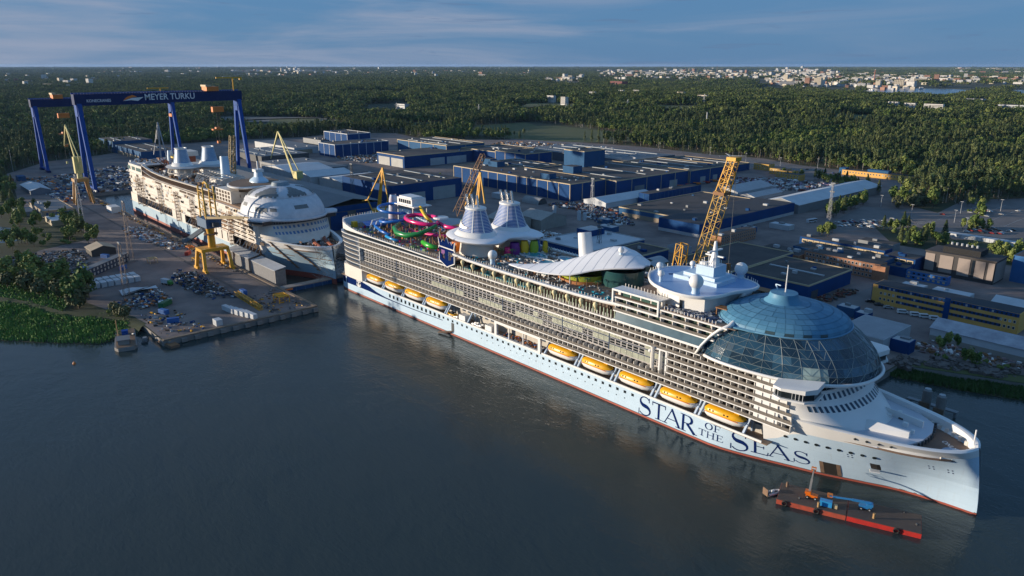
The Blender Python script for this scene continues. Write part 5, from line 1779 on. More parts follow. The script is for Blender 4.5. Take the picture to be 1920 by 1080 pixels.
MB().prism([(300, -24.8), (309, -24.8), (309, 24.8), (300, 24.8)], 17.2, 34.2).build('front_core', WHITE, ship)
MB().grid([[hood(z, lerp(R(-84), R(84), i / 48), -0.5) for i in range(49)] for z in (31.6, 34.3)]).build('bridge_glass', DARKGLASS, ship, smooth='all')
b = MB()
for i in range(33):
    a = lerp(R(-80), R(80), i / 32)
    b.tube([hood(31.6, a, -0.42), hood(34.3, a, -0.42)], 0.10, 4)
b.build('bridge_mullions', LGREY, ship, kind='stuff')
MB().tube([hood(31.6, lerp(R(-90), R(90), i / 48), 0.05) for i in range(49)], 0.28, 6).build('bridge_sill', WHITE, ship, smooth='all')
for z0, z1, n_, lim in ((28.9, 30.7, 24, 62), (25.4, 27.2, 24, 60)):
    for i in range(n_):
        a = lerp(R(-lim), R(lim), i / (n_ - 1))
        da = R(1.35)
        b = MB().grid([[hood(z0, a - da, .06), hood(z0, a + da, .06)], [hood(z1, a - da, .06), hood(z1, a + da, .06)]])
        b.build('window', mat('front_window', (0.02, 0.05, 0.09), 0.1), ship)
for sd in (-1, 1):
    b = MB()
    wp = [(308.5, sd * 24.6), (310.5, sd * 31.0), (313, sd * 31.8), (319.5, sd * 29.6), (321.5, sd * 26.5), (320.5, sd * 20)]
    b.prism(wp, 32.0, 34.4)
    b.build('bridge_wing', DARKGLASS, ship)
    b = MB()
    wr = [(307.8, sd * 24.6), (309.8, sd * 31.6), (313, sd * 32.6), (320.2, sd * 30.2), (322.4, sd * 26.6), (321, sd * 19)]
    b.prism(wr, 34.42, [35.0, 35.2, 35.3, 35.9, 36.2, 36.2])
    b.prism([(p[0], p[1]) for p in wr], 31.3, 31.95)
    b.build('wing_roof', WHITE, ship)
    b = MB()
    for i in range(9):
        p0 = (lerp(310.5, 319.5, i / 8), sd * lerp(31.25, 29.85, i / 8) * 1.01)
        b.box(p0[0] - .08, p0[0] + .08, p0[1] - .08, p0[1] + .08, 32, 34.4)
    b.build('wing_mullions', LGREY, ship, kind='stuff')

# ---- foredeck
SHDECK = mat('foredeck_shaded_white', (0.60, 0.62, 0.68), 0.4, var=0.05)  # white paint with its lavender shade mixed into the base colour
fw = [312, 318, 324, 330, 336, 341]
b = MB()
pl = [(hp(X, 22)[0] - 0.6, -(hb(X, 22) - 2.0)) for X in fw] + [(345.5, -11), (347.5, -4), (347.5, 4), (345.5, 11)] + [(hp(X, 22)[0] - 0.6, hb(X, 22) - 2.0) for X in fw[::-1]]
b.prism(pl, 18.5, 20.4)
b.build('foredeck', SHDECK, ship)
b = MB()
xs = [330, 340, 348, 354, 358, 360.5, 362.5]
pl = [(hp(X, 22)[0] - 1.0, -max(0.2, hb(X, 22) - 2.0)) for X in xs] + [(hp(X, 22)[0] - 1.0, max(0.2, hb(X, 22) - 2.0)) for X in xs[::-1]]
b.prism(pl, 18.0, 18.7)
b.build('helipad_deck', mat('helipad_brown', (0.20, 0.13, 0.09), 0.8, rgb2=(0.15, 0.10, 0.075), scale=0.3), ship)
b = MB()
for i in range(13):
    t_ = i / 12
    y = lerp(-12.5, 12.5, t_)
    x = 345.3 + 2.6 * (1 - (y / 12.5) ** 2)
    b.box(x - .1, x + 0.5, y - .35, y + .35, 18.7, 20.2)
b.build('deck_louvres', DGREY, ship, kind='stuff')
for i, (x, y, dx, dy, dz) in enumerate(((332, 4, 2.2, 1.4, 1.3), (336, 6, 3, 2, .6), (339, 1.5, 1.6, 1.2, 1.4), (331, -3, 1.4, 1.4, 1.0), (343, -2, 1, 1, 1.3), (334, 10, 1.2, 1.2, 1.0))):
    MB().box(x, x + dx, y, y + dy, 20.4, 20.4 + dz).build('deck_winch', WHITE if i != 1 else DGREY, ship)
MB().prism([(330, -11), (344, -6), (344, -5), (331, -7)], 20.4, [20.6, 22.6, 22.6, 22.8]).build('wave_breaker', WHITE, ship)
MB().prism([(330, 11), (344, 6), (344, 5), (331, 7)], 20.4, [20.6, 22.6, 22.6, 22.8]).build('wave_breaker', WHITE, ship)
MB().lathe([(0.01, 18.72), (3.6, 18.72)], 24, (356.2, -1.6)).build('pad_mark', mat('pad_blue', (0.25, 0.36, 0.5), 0.7), ship)
MB().lathe([(0.01, 18.73), (2.4, 18.73)], 24, (358.2, -2.0), 1.1, 0.9).build('pad_mark', SUNYELLOW, ship)
def text_mesh(s_, size, ext=0.0):
    cu = bpy.data.curves.new('lettering', 'FONT')
    cu.body = s_
    cu.size = size
    cu.extrude = ext
    cu.resolution_u = 3
    cu.offset = size * 0.012
    o = bpy.data.objects.new('lettering', cu)
    COL.objects.link(o)
    bpy.context.view_layer.update()
    me = bpy.data.meshes.new_from_object(o.evaluated_get(bpy.context.evaluated_depsgraph_get()))
    bpy.data.objects.remove(o)
    return me
for s_, x, y, rz in (('ONLY', 350.5, 3.6, -35), ('OK', 348.6, -7.2, 40)):
    me = text_mesh(s_, 2.3)
    me.materials.append(WHITE)
    o = inst('deck_lettering', me, ship, (x, y, 18.74), R(rz))
MB().tube([(360.2, 1.5, 22.2), (360.2, 1.5, 27.2)], 0.22, 6).build('bow_staff', WHITE, ship)
for y in (-1, 1):
    b = MB()
    for i in range(7):
        X = 344 + i * 2.6
        p = hp(X, 22, y)
        b.box(p[0] - .8, p[0] + .2, p[1] - y * 3.2 - .35, p[1] - y * 3.2 + .35, 18.7, 20.2)
    b.build('mooring_bitts', WARMWHITE, ship, kind='stuff')
# gangway on the hull side
b = MB().box(125.6, 127.8, -24.62, -24.3, 2.2, 6.6)
b.build('side_door', DGREY, ship)
MB().bar((126.5, -24.8, 2.0), (119, -28.2, 0.6), 1.6, 0.4).build('gangway', RUST, ship)

# ---- lifeboats: each hangs in its own davits
def boat_loft(b, tab, zs):
    """tab: (x, half width, bottom, top)"""
    rows_ = []
    for x, w_, z0, z1 in tab:
        sec = []
        for q, k in zs:
            sec.append((x, q * w_, lerp(z0, z1, k)))
        rows_.append(sec)
    b.grid(rows_, flip=True)
    for e in (0, -1):
        b.add(rows_[e], [tuple(range(len(rows_[e])))[::1 if e == 0 else -1]])
bh = MB()
boat_loft(bh, [(0, .5, 1.6, 2.9), (.8, 1.7, .7, 2.9), (2.2, 2.4, .15, 2.8), (5, 2.7, 0, 2.7), (9, 2.75, 0, 2.7), (13, 2.6, .05, 2.75), (15.4, 2.0, .4, 2.9), (16.7, 1.0, 1.1, 3.0), (17.2, .3, 1.9, 3.0)],
          [(-1, 1), (-1.0, .55), (-.72, .18), (0, 0), (.72, .18), (1.0, .55), (1, 1)])
bc = MB()
boat_loft(bc, [(.3, .9, 2.85, 3.4), (1.2, 2.1, 2.8, 4.4), (3, 2.62, 2.75, 4.95), (8, 2.72, 2.72, 5.1), (13, 2.58, 2.75, 5.0), (15.2, 2.0, 2.9, 4.6), (16.6, .95, 3.0, 3.7)],
          [(-1.02, 0), (-1.0, .45), (-.82, .8), (-.4, 1), (.4, 1), (.82, .8), (1.0, .45), (1.02, 0)])
bh_me, bc_me = bh.mesh('hull', WHITE, True), bc.mesh('canopy', BOATORANGE, True)
wd_me = MB().box(-.3, .3, -.05, .05, 0, .5).mesh('window', DARKGLASS)
ht_me = MB().box(12.6, 14.6, -.9, .9, 4.8, 5.7).mesh('steering_hatch', BOATORANGE)
rl_me = MB().box(1.5, 15.5, -2.86, -2.7, 2.62, 2.86).mesh('rubbing_strake', mat('strake_orange', (0.6, 0.18, 0.02), 0.5))
ORD = ['first', 'second', 'third', 'fourth', 'fifth']
for i, X in enumerate(BOATX):
    lab = '%s orange and white lifeboat from the stern in the %s row' % ((ORD[i], 'aft') if i < 4 else (ORD[i - 4], 'forward'))
    o = thing('lifeboat', lab, 'lifeboat', (X, -22.2, 10.6), 0, 'lifeboats along the ship side')
    inst('hull', bh_me, o)
    c_ = inst('canopy', bc_me, o)
    inst('steering_hatch', ht_me, o)
    inst('rubbing_strake', rl_me, o)
    for wx in (3.6, 5.0, 9.6, 11.0):
        inst('window', wd_me, c_, (wx, -2.70, 3.45))
o = thing('rescue_boat', 'small open orange rescue boat behind the aft lifeboats', 'rescue boat', (121.5, -23.2, 10.2), 0)
inst('hull', bh_me, o, s=(.42, .5, .4)).data = bh.mesh('hull', BOATORANGE, True)
MB().box(2.5, 4.2, -.7, .7, 1.0, 2.0).build('console', BLACK, o)
# ================================================================== SHIP 2: unfinished sister in the dry dock
ship_two = thing('unfinished_cruise_ship', 'unfinished cruise ship in the dry dock with white wrapped dome', 'cruise ship', (-362, -24, 2.8))
RAWWHITE = mat('primer_white', (0.76, 0.71, 0.64), 0.6, rgb2=(0.62, 0.56, 0.49), scale=0.22)
RAWBLUE = mat('hull_primer_blue', (0.34, 0.52, 0.66), 0.4, rgb2=(0.52, 0.62, 0.68), scale=0.07)
WRAP = mat('dome_wrap_white', (0.66, 0.67, 0.70), 0.5, rgb2=(0.50, 0.52, 0.56), scale=0.25, bump=0.5, bscale=0.8)
DARKGAP = mat('raw_opening', (0.05, 0.035, 0.028), 0.9, rgb2=(0.13, 0.09, 0.06), scale=0.4)
S2 = ship_two
make_hull(S2, -9.0, RAWBLUE, 0.9)
MB().box(10, 306, -24.4, 24.4, 8.9, 9.2).build('boat_deck', RUST, S2)
MB().box(16, 312, -18.4, 18.4, 9.2, 17.0).build('recess_wall', DARKGAP, S2)
b = MB()
b.box(36, 304, -24.62, -24.2, 9.2, 10.2)
b.build('shelf_rail', RAWWHITE, S2)
for X in range(44, 300, 11):
    if 130 < X < 160 or 200 < X < 255:
        MB().box(X, X + 9, -24.5, -24.0, 10.2, 17).build('side_plate', RAWWHITE, S2)
    b = MB()
    b.bar((X, -24.2, 9.2), (X + 3.5, -20, 16.8), .7)
    b.bar((X + 3.5, -20, 16.8), (X + 6.5, -24, 9.3), .35)
    b.build('davit', LGREY, S2)
MB().prism([(8.5, -17.5), (10.5, -21.5), (15, -24.2), (22, -24.9), (37, -24.9), (38.5, -22.5), (38.5, 22.5), (37, 24.9), (22, 24.9), (15, 24.2), (10.5, 21.5), (8.5, 17.5)], 9.3, 17.0).build('stern_quarter', RAWWHITE, S2)
MB().prism(dpath(306, 0.6), 17.0, 36.7).build('cabin_block', RAWWHITE, S2)
for k in range(8):
    z = FL[k]
    MB().prism(dpath([312, 312, 311, 310, 309, 306, 300, 276][k], -0.1 if k in (0, 2, 5, 7) else .35, DX[k]), z - .35, z + .1).build('deck_edge', RAWWHITE, S2)
b = MB()
for k in range(7):
    X = 14
    while X < 300:
        l = rnd.choice([4, 7, 10, 18])
        pr = {0: .10, 1: .08, 2: .22, 3: .28, 4: .2, 5: .16, 6: .3}[k] + (.2 if X > 235 else 0)
        if rnd.random() < pr:
            y0 = -25.0 if X < 36 else -24.72
            b.box(X, X + l * .9, -24.75, -24.5, FL[k] + .35, FL[k] + rnd.choice([1.1, 2.2, 2.3]))
        X += l
b.build('open_panels', DARKGAP, S2, kind='stuff')
b = MB()
for k in range(7):
    for i in range(20):
        X = 20 + rnd.uniform(0, 280)
        b.mi(rnd.choice([0, 1, 1, 2]))
        b.box(X, X + rnd.uniform(2, 7), -24.85, -24.7, FL[k] + .2, FL[k] + rnd.uniform(1.2, 2.4))
b.build('primer_patches', [mat('primer_tan', (0.46, 0.32, 0.2), 0.7), mat('primer_cream', (0.7, 0.62, 0.5), 0.6), LGREY], S2, kind='stuff')
for X in (46, 60, 108, 150, 186, 214, 262):
    b = MB()
    for dx in (0, 2.4):
        for y in (-25.6, -27.2):
            b.box(X + dx, X + dx + .25, y, y + .25, 9, 31 + (X % 7))
    for q in range(9):
        b.box(X - .3, X + 3, -27.3, -25.3, 10 + q * 2.6, 10.15 + q * 2.6)
    b.build('scaffold_tower', RUST, S2)
for X in (236, 246, 258, 268, 280, 292):
    b = MB()
    for k in range(5):
        b.box(X, X + 8, -25.4, -24.8, 18.6 + k * 2.8, 19.2 + k * 2.8)
    b.build('staging_plank', WOODBROWN if X % 4 else DARKGAP, S2)
# upper works
b = MB()
b.grid([[(x, y, 36.9) for x, y in dpath(60, .7, -1.6)], [(x, y, 44.5 if x < 60 else 44.5) for x, y in dpath(60, .7, -1.6)]])
b.build('aft_house', RAWWHITE, S2)
for X, w_ in ((18, 8), (31, 9), (44, 14)):
    MB().box(X, X + w_, -24.75, -24.3, 39.4, 42.6).build('aft_window', mat('aft_window_teal', (0.10, 0.18, 0.18), .3), S2)
MB().prism(dpath(60, .9, -1.6), 44.3, 44.7).build('aft_roof', LGREY, S2)
b = MB()
for i in range(9):
    b.box(40 + i * 3, 42.6 + i * 3, -22, -4, 46.0 - .0 * i, 46.4)
b.build('sheeting_roof', LGREY, S2, kind='stuff')
MB().box(60, 300, -23.5, 23.5, 36.9, 38.2).build('upper_deck', RUST, S2)
curve = [(62, 46), (74, 44.2), (90, 42.6), (110, 41.8), (140, 41.6), (170, 42), (200, 42.4), (228, 42.6)]
for dz, h in ((0, .9), (-4.5, .6)):
    b = MB()
    b.grid([[(X, -24.6, z + dz) for X, z in curve], [(X, -24.9, z + dz + h) for X, z in curve], [(X, -22.5, z + dz + h) for X, z in curve]])
    b.build('promenade_rim', RAWWHITE, S2)
b = MB()
for i in range(70):
    X = 63 + i * 2.35
    b.box(X, X + .3, -24.3, -23.9, 37.4, interp(curve, X))
b.build('promenade_frames', RUST, S2, kind='stuff')
MB().box(62, 232, -22.5, 22.5, 41.2, 42).build('pool_deck', RUST, S2)
for cx, cy in ((127, -10), (129, 12)):
    f = MB().lathe([(8.6, 53.5), (7.4, 58), (6.4, 62), (5.9, 65)], 24, (cx, cy), 1, .75).build('funnel', mat('funnel_pale_blue', (0.20, 0.36, 0.56), .4, rgb2=(0.12, .25, .45), scale=.4), S2, smooth='all')
    MB().lathe([(11, 51), (9.5, 53.6), (8.5, 54)], 24, (cx, cy), 1, .78).build('skirt', WHITE, f, smooth='all')
    MB().lathe([(6.0, 64.6), (6.3, 65.8), (5.6, 65.8), (5.4, 64)], 24, (cx, cy), 1, .76).build('crown', WHITE, f, smooth=True)
    lv = MB()
    for i in range(10):
        z = 55 + i * .95
        r_ = interp([(53.5, 8.6), (58, 7.4), (62, 6.4), (65, 5.9)], z) + .1
        lv.lathe([(r_, z), (r_ + .12, z + .1), (r_, z + .2)], 24, (cx, cy), 1, .76)
    lv.build('louvres', WHITE, f, kind='stuff')
    MB().lathe([(8.5, 42), (8.2, 50.6)], 20, (cx, cy), 1, .85).build('funnel_base', WHITE, f, smooth='all')
b = MB()
top, bot = [], []
for i in range(9):
    a = R(lerp(-170, -110, i / 8))
    for lst, z in ((top, lerp(61, 56.2, i / 8)), (bot, 55.6)):
        r_ = interp([(53.5, 8.6), (58, 7.4), (62, 6.4), (65, 5.9)], z) + .3
        lst.append((127 + r_ * math.cos(a), -10 + r_ * .76 * math.sin(a), z))
b.grid([bot, top])
b.build('wave_mark', WHITE, S2)
b = MB()
ringlift(b, PLAT, [(.8, 49.3), (.95, 49.8), (1, 50.6), (.98, 51), (.5, 51.3)])
b.build('funnel_platform', LGREY, S2, smooth=True)
b = MB()
for i in range(26):
    a = R(i * 360 / 26)
    b.bar((129 + 21 * math.cos(a), 21 * math.sin(a), 50), (129 + 22 * math.cos(a), 22 * math.sin(a), 46), .35)
b.tube([(129 + 22 * math.cos(R(i * 15)), 22 * math.sin(R(i * 15)), 46) for i in range(24)], .4, 5, closed=True)
b.build('platform_frame', RAWWHITE, S2)
MB().tube([(190, 2, 46), (187.5, 3, 63)], [3.8, 3.2], 18).build('vent_tower', PALEBLUE, S2, smooth=True)
b = MB()
for X in range(156, 214, 6):
    w_ = 6 + 8 * math.sin(math.pi * (X - 150) / 70)
    b.tube([(X, -w_ - 3, 42), (X, -w_, 47), (X, 0, 50), (X, w_, 47), (X, w_ + 3, 42)], .3, 5)
for q in (-.7, 0, .7):
    b.tube([(X, q * 12, 49 - abs(q) * 2) for X in range(156, 214, 6)], .3, 5)
b.build('canopy_frame', RAWWHITE, S2)
MB().box(184, 198, -9, 9, 42, 47).build('pool_house', RAWWHITE, S2)
MB().box(234, 262, -23, -4, 38.2, 47).build('suite_block', RAWWHITE, S2)
b = MB()
for k in range(3):
    for i in range(5):
        b.box(235 + i * 5.4, 238.6 + i * 5.4, -23.1, -22.9, 38.8 + k * 2.7, 40.8 + k * 2.7)
b.build('suite_openings', DARKGAP, S2, kind='stuff')
b = MB()
ringlift(b, HELI, [(.95, 49.6), (1, 50.2), (1, 51), (.97, 51.2), (.5, 51.3)])
b.build('observation_canopy', WHITE, S2, smooth=True)
b = MB()
ringlift(b, HELI, [(.95, 51.25), (.95, 51.4)])
b.build('canopy_deck', RUST, S2)
MB().prism([(247, -13), (262, -17), (274, -6), (272, 8), (255, 11), (246, 5)], 46, 50).build('observation_house', DARKGAP, S2)
b = MB()
b.lathe([(9, 51.4), (8.6, 52.6), (4.4, 55), (3.8, 58.5)], 16, (258, 0), 1, .7)
b.build('mast_house', PALEBLUE, S2, smooth=True)
b = MB().box(255, 261, -3, 3, 58.4, 60.4)
b.box(257.6, 258.4, -.4, .4, 60.4, 66)
b.build('radar_mast', WHITE, S2)
b = MB()
for i in range(420):
    X, y = rnd.uniform(14, 262), rnd.uniform(-22, 21)
    b.mi(rnd.choice([0, 0, 1, 1, 2, 3, 4]))
    s_ = rnd.uniform(.8, 3.2)
    z = 44.7 if X < 58 else 42
    b.cbox((X, y, z + s_ * .4), (s_, s_ * rnd.uniform(.3, 1), s_ * .8), rnd.uniform(0, 3))
b.build('deck_clutter', [RUST, LGREY, WHITE, GREY, WOODBROWN], S2, kind='stuff')
MB().tube(loop((70, 4), 5, 4, 55, 50, 0, 500), 1.0, 8).build('water_slide', SUNYELLOW, S2, smooth='all')
MB().lathe([(3.2, 44), (2.8, 52), (2.2, 58)], 12, (66, 0)).build('painted_tower', PALEBLUE, S2, smooth='all')
MB().box(86, 96, 2, 12, 44, 55).build('slide_house', mat('oxide_red', (0.34, 0.09, 0.04), .7), S2)
MB().box(78, 98, 0, 14, 55, 59).build('lookout_cabin', RAWWHITE, S2)
for i in range(14):
    MB().tube([(50 + i * 2.4, rnd.uniform(-14, 4), 42), (50 + i * 2.4, rnd.uniform(-14, 4), 50)], .35, 5).build('slide_support', RUST if i % 2 else mat('oxide_red', (0.34, 0.09, 0.04), .7), S2)
# dome wrapped in white sheeting, grey panels showing through
MB().grid([[dome_side(t_ / 6, 2 * math.pi * i / 64) for i in range(65)] for t_ in range(7)]).build('dome_wall', WRAP, S2, smooth='all')
def low_roof(t_, ang, off=0.0):
    x, y, z = dome_roof(t_, ang, off)
    return (x, y, 46.8 + (z - 47.3) * 1.0)
MB().grid([[low_roof(t_ / 8, 2 * math.pi * i / 64) for i in range(65)] for t_ in range(9)]).build('dome_roof', WRAP, S2, smooth='all')
GP = mat('dome_grey_panel', (0.16, 0.17, 0.17), .6, var=.15, scale=.5)
def dpatch(fn, t0, t1, a0, a1, n=8):
    MB().grid([[fn(lerp(t0, t1, k / 4), R(lerp(a0, a1, i / n)), .14) for i in range(n + 1)] for k in range(5)]).build('roof_panel', GP, S2)
for a0, a1, w_ in ((-128, -92, 0), (-78, -30, 0), (-14, 22, 0), (40, 80, 0)):
    for q in range(4):
        sh = q * 3.2
        dpatch(low_roof, .20 + q * .14, .345 + q * .14, a0 + sh, a1 - sh)
    for q in range(5):
        aa = lerp(a0, a1, (q + .2) / 5)
        dpatch(low_roof, .10 + .02 * (q % 2), .195, aa, aa + 4.5 + 2 * (q % 2), 2)
for a0, a1, t0, t1 in ((-112, -106, .62, .8), (-98, -88, .55, .72), (-70, -50, .40, .6), (-46, -36, .44, .6), (-10, 8, .52, .7), (-64, -58, .3, .42)):
    dpatch(dome_side, t0, t1, a0, a1)
MB().lathe([(7, 51.5), (6.2, 53.4), (5.4, 55.2), (4, 55.4), (.2, 55.5)], 24, (293.5, 0)).build('dome_cap', mat('cap_grey_blue', (.22, .28, .32), .5), S2, smooth=True)
MB().tube([dome_side(0, 2 * math.pi * i / 64, .9) for i in range(64)], .9, 6, closed=True).build('dome_base_ring', WRAP, S2, smooth='all')
MB().grid([[hood(z, lerp(R(-90), R(90), i / 40)) for i in range(41)] for z in HZ]).build('bow_front', RAWWHITE, S2, smooth='all')
MB().prism([(300, -24.8), (309, -24.8), (309, 24.8), (300, 24.8)], 17.2, 34.2).build('front_core', RAWWHITE, S2)
MB().grid([[hood(z, lerp(R(-90), R(90), i / 40), .8) for i in range(41)] for z in (31.6, 34.4)]).build('bridge_glass', mat('bridge_opening', (.03, .035, .04), .4), S2)
b = MB()
for i in range(41):
    a = lerp(R(-90), R(90), i / 40)
    b.tube([hood(31.6, a, .9), hood(34.3, a, .9)], .14, 4)
b.build('bridge_mullions', GREY, S2, kind='stuff')
for sd in (-1, 1):
    MB().prism([(305, sd * 24), (308, sd * 31), (314, sd * 31), (321, sd * 27), (320, sd * 19)], 34.45, 35.4).build('wing_roof', WRAP, S2)
    MB().prism([(306, sd * 24), (309, sd * 30), (314, sd * 30), (320, sd * 26.4), (319, sd * 19)], 31.7, 34.4).build('bridge_wing', mat('bridge_opening', (.03, .035, .04), .4), S2)
for z0, z1, n_ in ((28.9, 30.5, 16), (25.4, 27.0, 18)):
    for i in range(n_):
        a = lerp(R(-46), R(52), i / (n_ - 1))
        MB().grid([[hood(z0, a - R(1.6), .1), hood(z0, a + R(1.6), .1)], [hood(z1, a - R(1.6), .1), hood(z1, a + R(1.6), .1)]]).build('window', mat('front_window_blue', (.10, .22, .42), .3), S2)
MB().prism([(hp(X, 22)[0] - 1.0, -max(.2, hb(X, 22) - 2)) for X in (312, 325, 340, 354, 362)] + [(hp(X, 22)[0] - 1.0, max(.2, hb(X, 22) - 2)) for X in (362, 354, 340, 325, 312)], 17.8, 18.6).build('foredeck', RUST, S2)
for y in (-3, 5):
    MB().tube([(330, y + 6, 20.2), (340, y + 2, 20.2), (356, y - 2, 20.4)], 1.5, 8).build('deck_pipe', mat('oxide_red', (0.34, 0.09, 0.04), .7), S2, smooth=True)
b = MB()
for i in range(130):
    X, y = rnd.uniform(322, 352), rnd.uniform(-12, 12)
    b.mi(i % 3)
    b.cbox((X, y, 19.5 + rnd.uniform(0, 1.5)), (rnd.uniform(.5, 3), .5, rnd.uniform(.5, 2)), rnd.uniform(0, 3))
b.build('deck_clutter', [RUST, LGREY, GREY], S2, kind='stuff')
# rust seams and staging on the bow
for z0 in (12.6,):
    b = MB().grid([[hp(X, z0, -1, .12) for X in fw_] for fw_ in [[312, 320, 328, 336, 344, 352, 358, 362, 364]]] + [[hp(X, z0 + .5, -1, .12) for X in (312, 320, 328, 336, 344, 352, 358, 362, 364)]])
    b.build('weld_seam', RUST, S2)
for X0 in (322, 338):
    pts_ = [hp(X0 + i * 1.5, 21 - i * 2.4, -1, .4) for i in range(8)]
    b = MB().tube(pts_, .5, 5)
    for p in pts_:
        b.cbox((p[0], p[1] - .4, p[2]), (4, 1.2, .2))
    b.build('bow_staging', RUST, S2)
# sheds, gangways round the docked ship
def simple(name, label, cat, parts, group=None, loc=(0, 0, 0)):
    o = thing(name, label, cat, loc, 0, group)
    for nm, bb, m_ in parts:
        bb.build(nm, m_, o)
    return o
CORR = mat('corrugated_grey', (.26, .25, .24), .6, rgb2=(.16, .15, .15), scale=.5)
for i, (x0, x1) in enumerate(((-92, -55), (-50, -14))):
    o = thing('dock_shed', ['grey corrugated work shed between the yellow crane and the docked bow', 'long grey corrugated work shed nearest the dock gate under the docked bow'][i], 'shed', (x0, -57, 3), 0)
    MB().box(0, x1 - x0, 0, 7, -4, 8.5).build('wall', CORR, o)
    MB().prism([(-.4, -.5), (x1 - x0 + .4, -.5), (x1 - x0 + .4, 7.4), (-.4, 7.4)], [8.5, 8.5, 10, 10], [8.8, 8.8, 10.3, 10.3]).build('roof', LGREY, o)
    bb = MB()
    for q in range(int((x1 - x0) / 1.6)):
        bb.box(q * 1.6, q * 1.6 + .35, -.18, -.02, -4, 8.4)
    bb.build('wall_ribs', LGREY, o, kind='stuff')
o = thing('gangway_bridge', 'covered grey gangway bridging the quay to the docked ship', 'gangway', (-170, -59, 3))
MB().bar((0, 0, 1), (16, 9, 12), 4, 3).build('tunnel', mat('gangway_blue_grey', (.14, .18, .22), .5), o)
MB().box(-4, 1, -2, 2, 0, 2.6).build('landing', GREY, o)
b = MB()
for i in range(400):
    x, y, z = rnd.uniform(-4, 3), rnd.uniform(-34, -10), rnd.uniform(3, 24)
    b.bar((x, y, z), (x + rnd.uniform(-3, 3), y + rnd.uniform(-3, 3), z + rnd.uniform(-2, 3)), .16)
tag(b.build('scaffolding', GREY), 'tangled dark scaffolding in front of the docked bow', 'scaffolding')
bpy.data.objects['scaffolding'].location.x = -1.5
# ================================================================== CRANES AND MASTS
def lattice(b, p0, p1, w0, w1, n, r=0.25, wy=None, side=Vector((0, 1, 0))):
    p0, p1 = Vector(p0), Vector(p1)
    d = (p1 - p0).normalized()
    s_ = d.cross(side).normalized()
    u_ = d.cross(s_).normalized()
    def cor(t_):
        w_ = lerp(w0, w1, t_) / 2
        c_ = p0.lerp(p1, t_)
        return [c_ + s_ * (i * w_) + u_ * (j * w_) for i, j in ((-1, -1), (1, -1), (1, 1), (-1, 1))]
    a, z = cor(0), cor(1)
    for i in range(4):
        b.bar(a[i], z[i], r * 2)
    for k in range(n):
        c0, c1 = cor(k / n), cor((k + 1) / n)
        for i in range(4):
            j = (i + 1) % 4
            b.bar(c0[i], c1[j] if k % 2 else c1[i].lerp(c1[j], 1.0), r * 1.2) if (k + i) % 2 else b.bar(c0[j], c1[i], r * 1.2)
            b.bar(c1[i], c1[j], r)
    return b
def gantry(X, zt, dep, y0, y1, lab, front):
    o = thing('gantry_crane', lab, 'gantry crane', (X, y0, 3))
    Lh = y1 - y0
    zb = zt - dep - 3
    MB().box(-6, 6, -4, Lh + 4, zb, zt - 3).build('girder', CRANESHADE, o)
    MB().box(-6.2, -5.2, -4, Lh + 4, zt - 3, zt - 1.6).build('rail_beam', CRANEBLUE, o)
    b = MB()
    for i in range(int(Lh / 3)):
        b.box(5.6, 5.8, -3 + i * 3, -2.85 + i * 3, zt - 3, zt - 1.8)
    b.box(5.6, 5.8, -4, Lh + 4, zt - 1.85, zt - 1.7)
    b.build('girder_handrail', LGREY, o, kind='stuff')
    for yy, wd_ in ((0, 4.2), (Lh, 4.2)):
        for sx in (-1, 1):
            MB().bar((sx * 4, yy, zb + 1), (sx * 19, yy, 1.5), wd_, 4.4, 3.4, 3.4).build('leg', CRANEBLUE, o)
            MB().box(sx * 19 - 6, sx * 19 + 6, yy - 2, yy + 2, 0, 2.6).build('bogie', CRANESHADE, o)
        MB().box(-5.5, 5.5, yy - 2.9, yy + 2.9, zb - 12, zb).build('leg_head', CRANEBLUE, o)
        MB().box(-19, 19, yy - 1, yy + 1, 2.6, 4.6).build('sill_beam', CRANEBLUE, o)
    return o
g1 = gantry(-500, 105, 11, -49, 124, 'nearer and taller blue gantry crane with lettering on its girder', True)
def face_text(s_, size, y, z, m_, parent, x=6.06, wid=None):
    me = text_mesh(s_, size, 0.02)
    me.materials.append(m_)
    o = inst('lettering', me, parent, (x, y, z))
    o.rotation_euler = (R(90), 0, R(90))
    if wid:
        w_ = max(v.co.x for v in me.vertices)
        o.scale = (wid / w_, 1, 1)
    return o
LETW = mat('letter_white', (0.75, 0.75, 0.74), 0.5)
face_text('MEYER TURKU', 9.4, 66, 94.4, LETW, g1, wid=55)
face_text('KONECRANES', 4.2, 7.5, 93.6, LETW, g1, wid=24)
face_text('1200t', 2.6, 167, 85, LETW, g1)
b = MB().prism([(44, 93.4), (63, 95.6), (54, 99.8), (50, 99.0)], 0, 1)
def yz(b, x, z0=0):
    b.v = [(x + (v[2] * .06), v[0], v[1] + z0) for v in b.v]
    return b
yz(MB().prism([(43.5, 94.2), (48, 98.2), (54, 100.2), (58.5, 98.0), (53, 97.4)], 0, 1), 6.04).build('logo_flame', ORANGE, g1)
yz(MB().prism([(43.5, 94.0), (53, 97.0), (65, 97.6), (59, 93.6), (52, 94.6)], 0, 1), 6.05).build('logo_hull', LETW, g1)
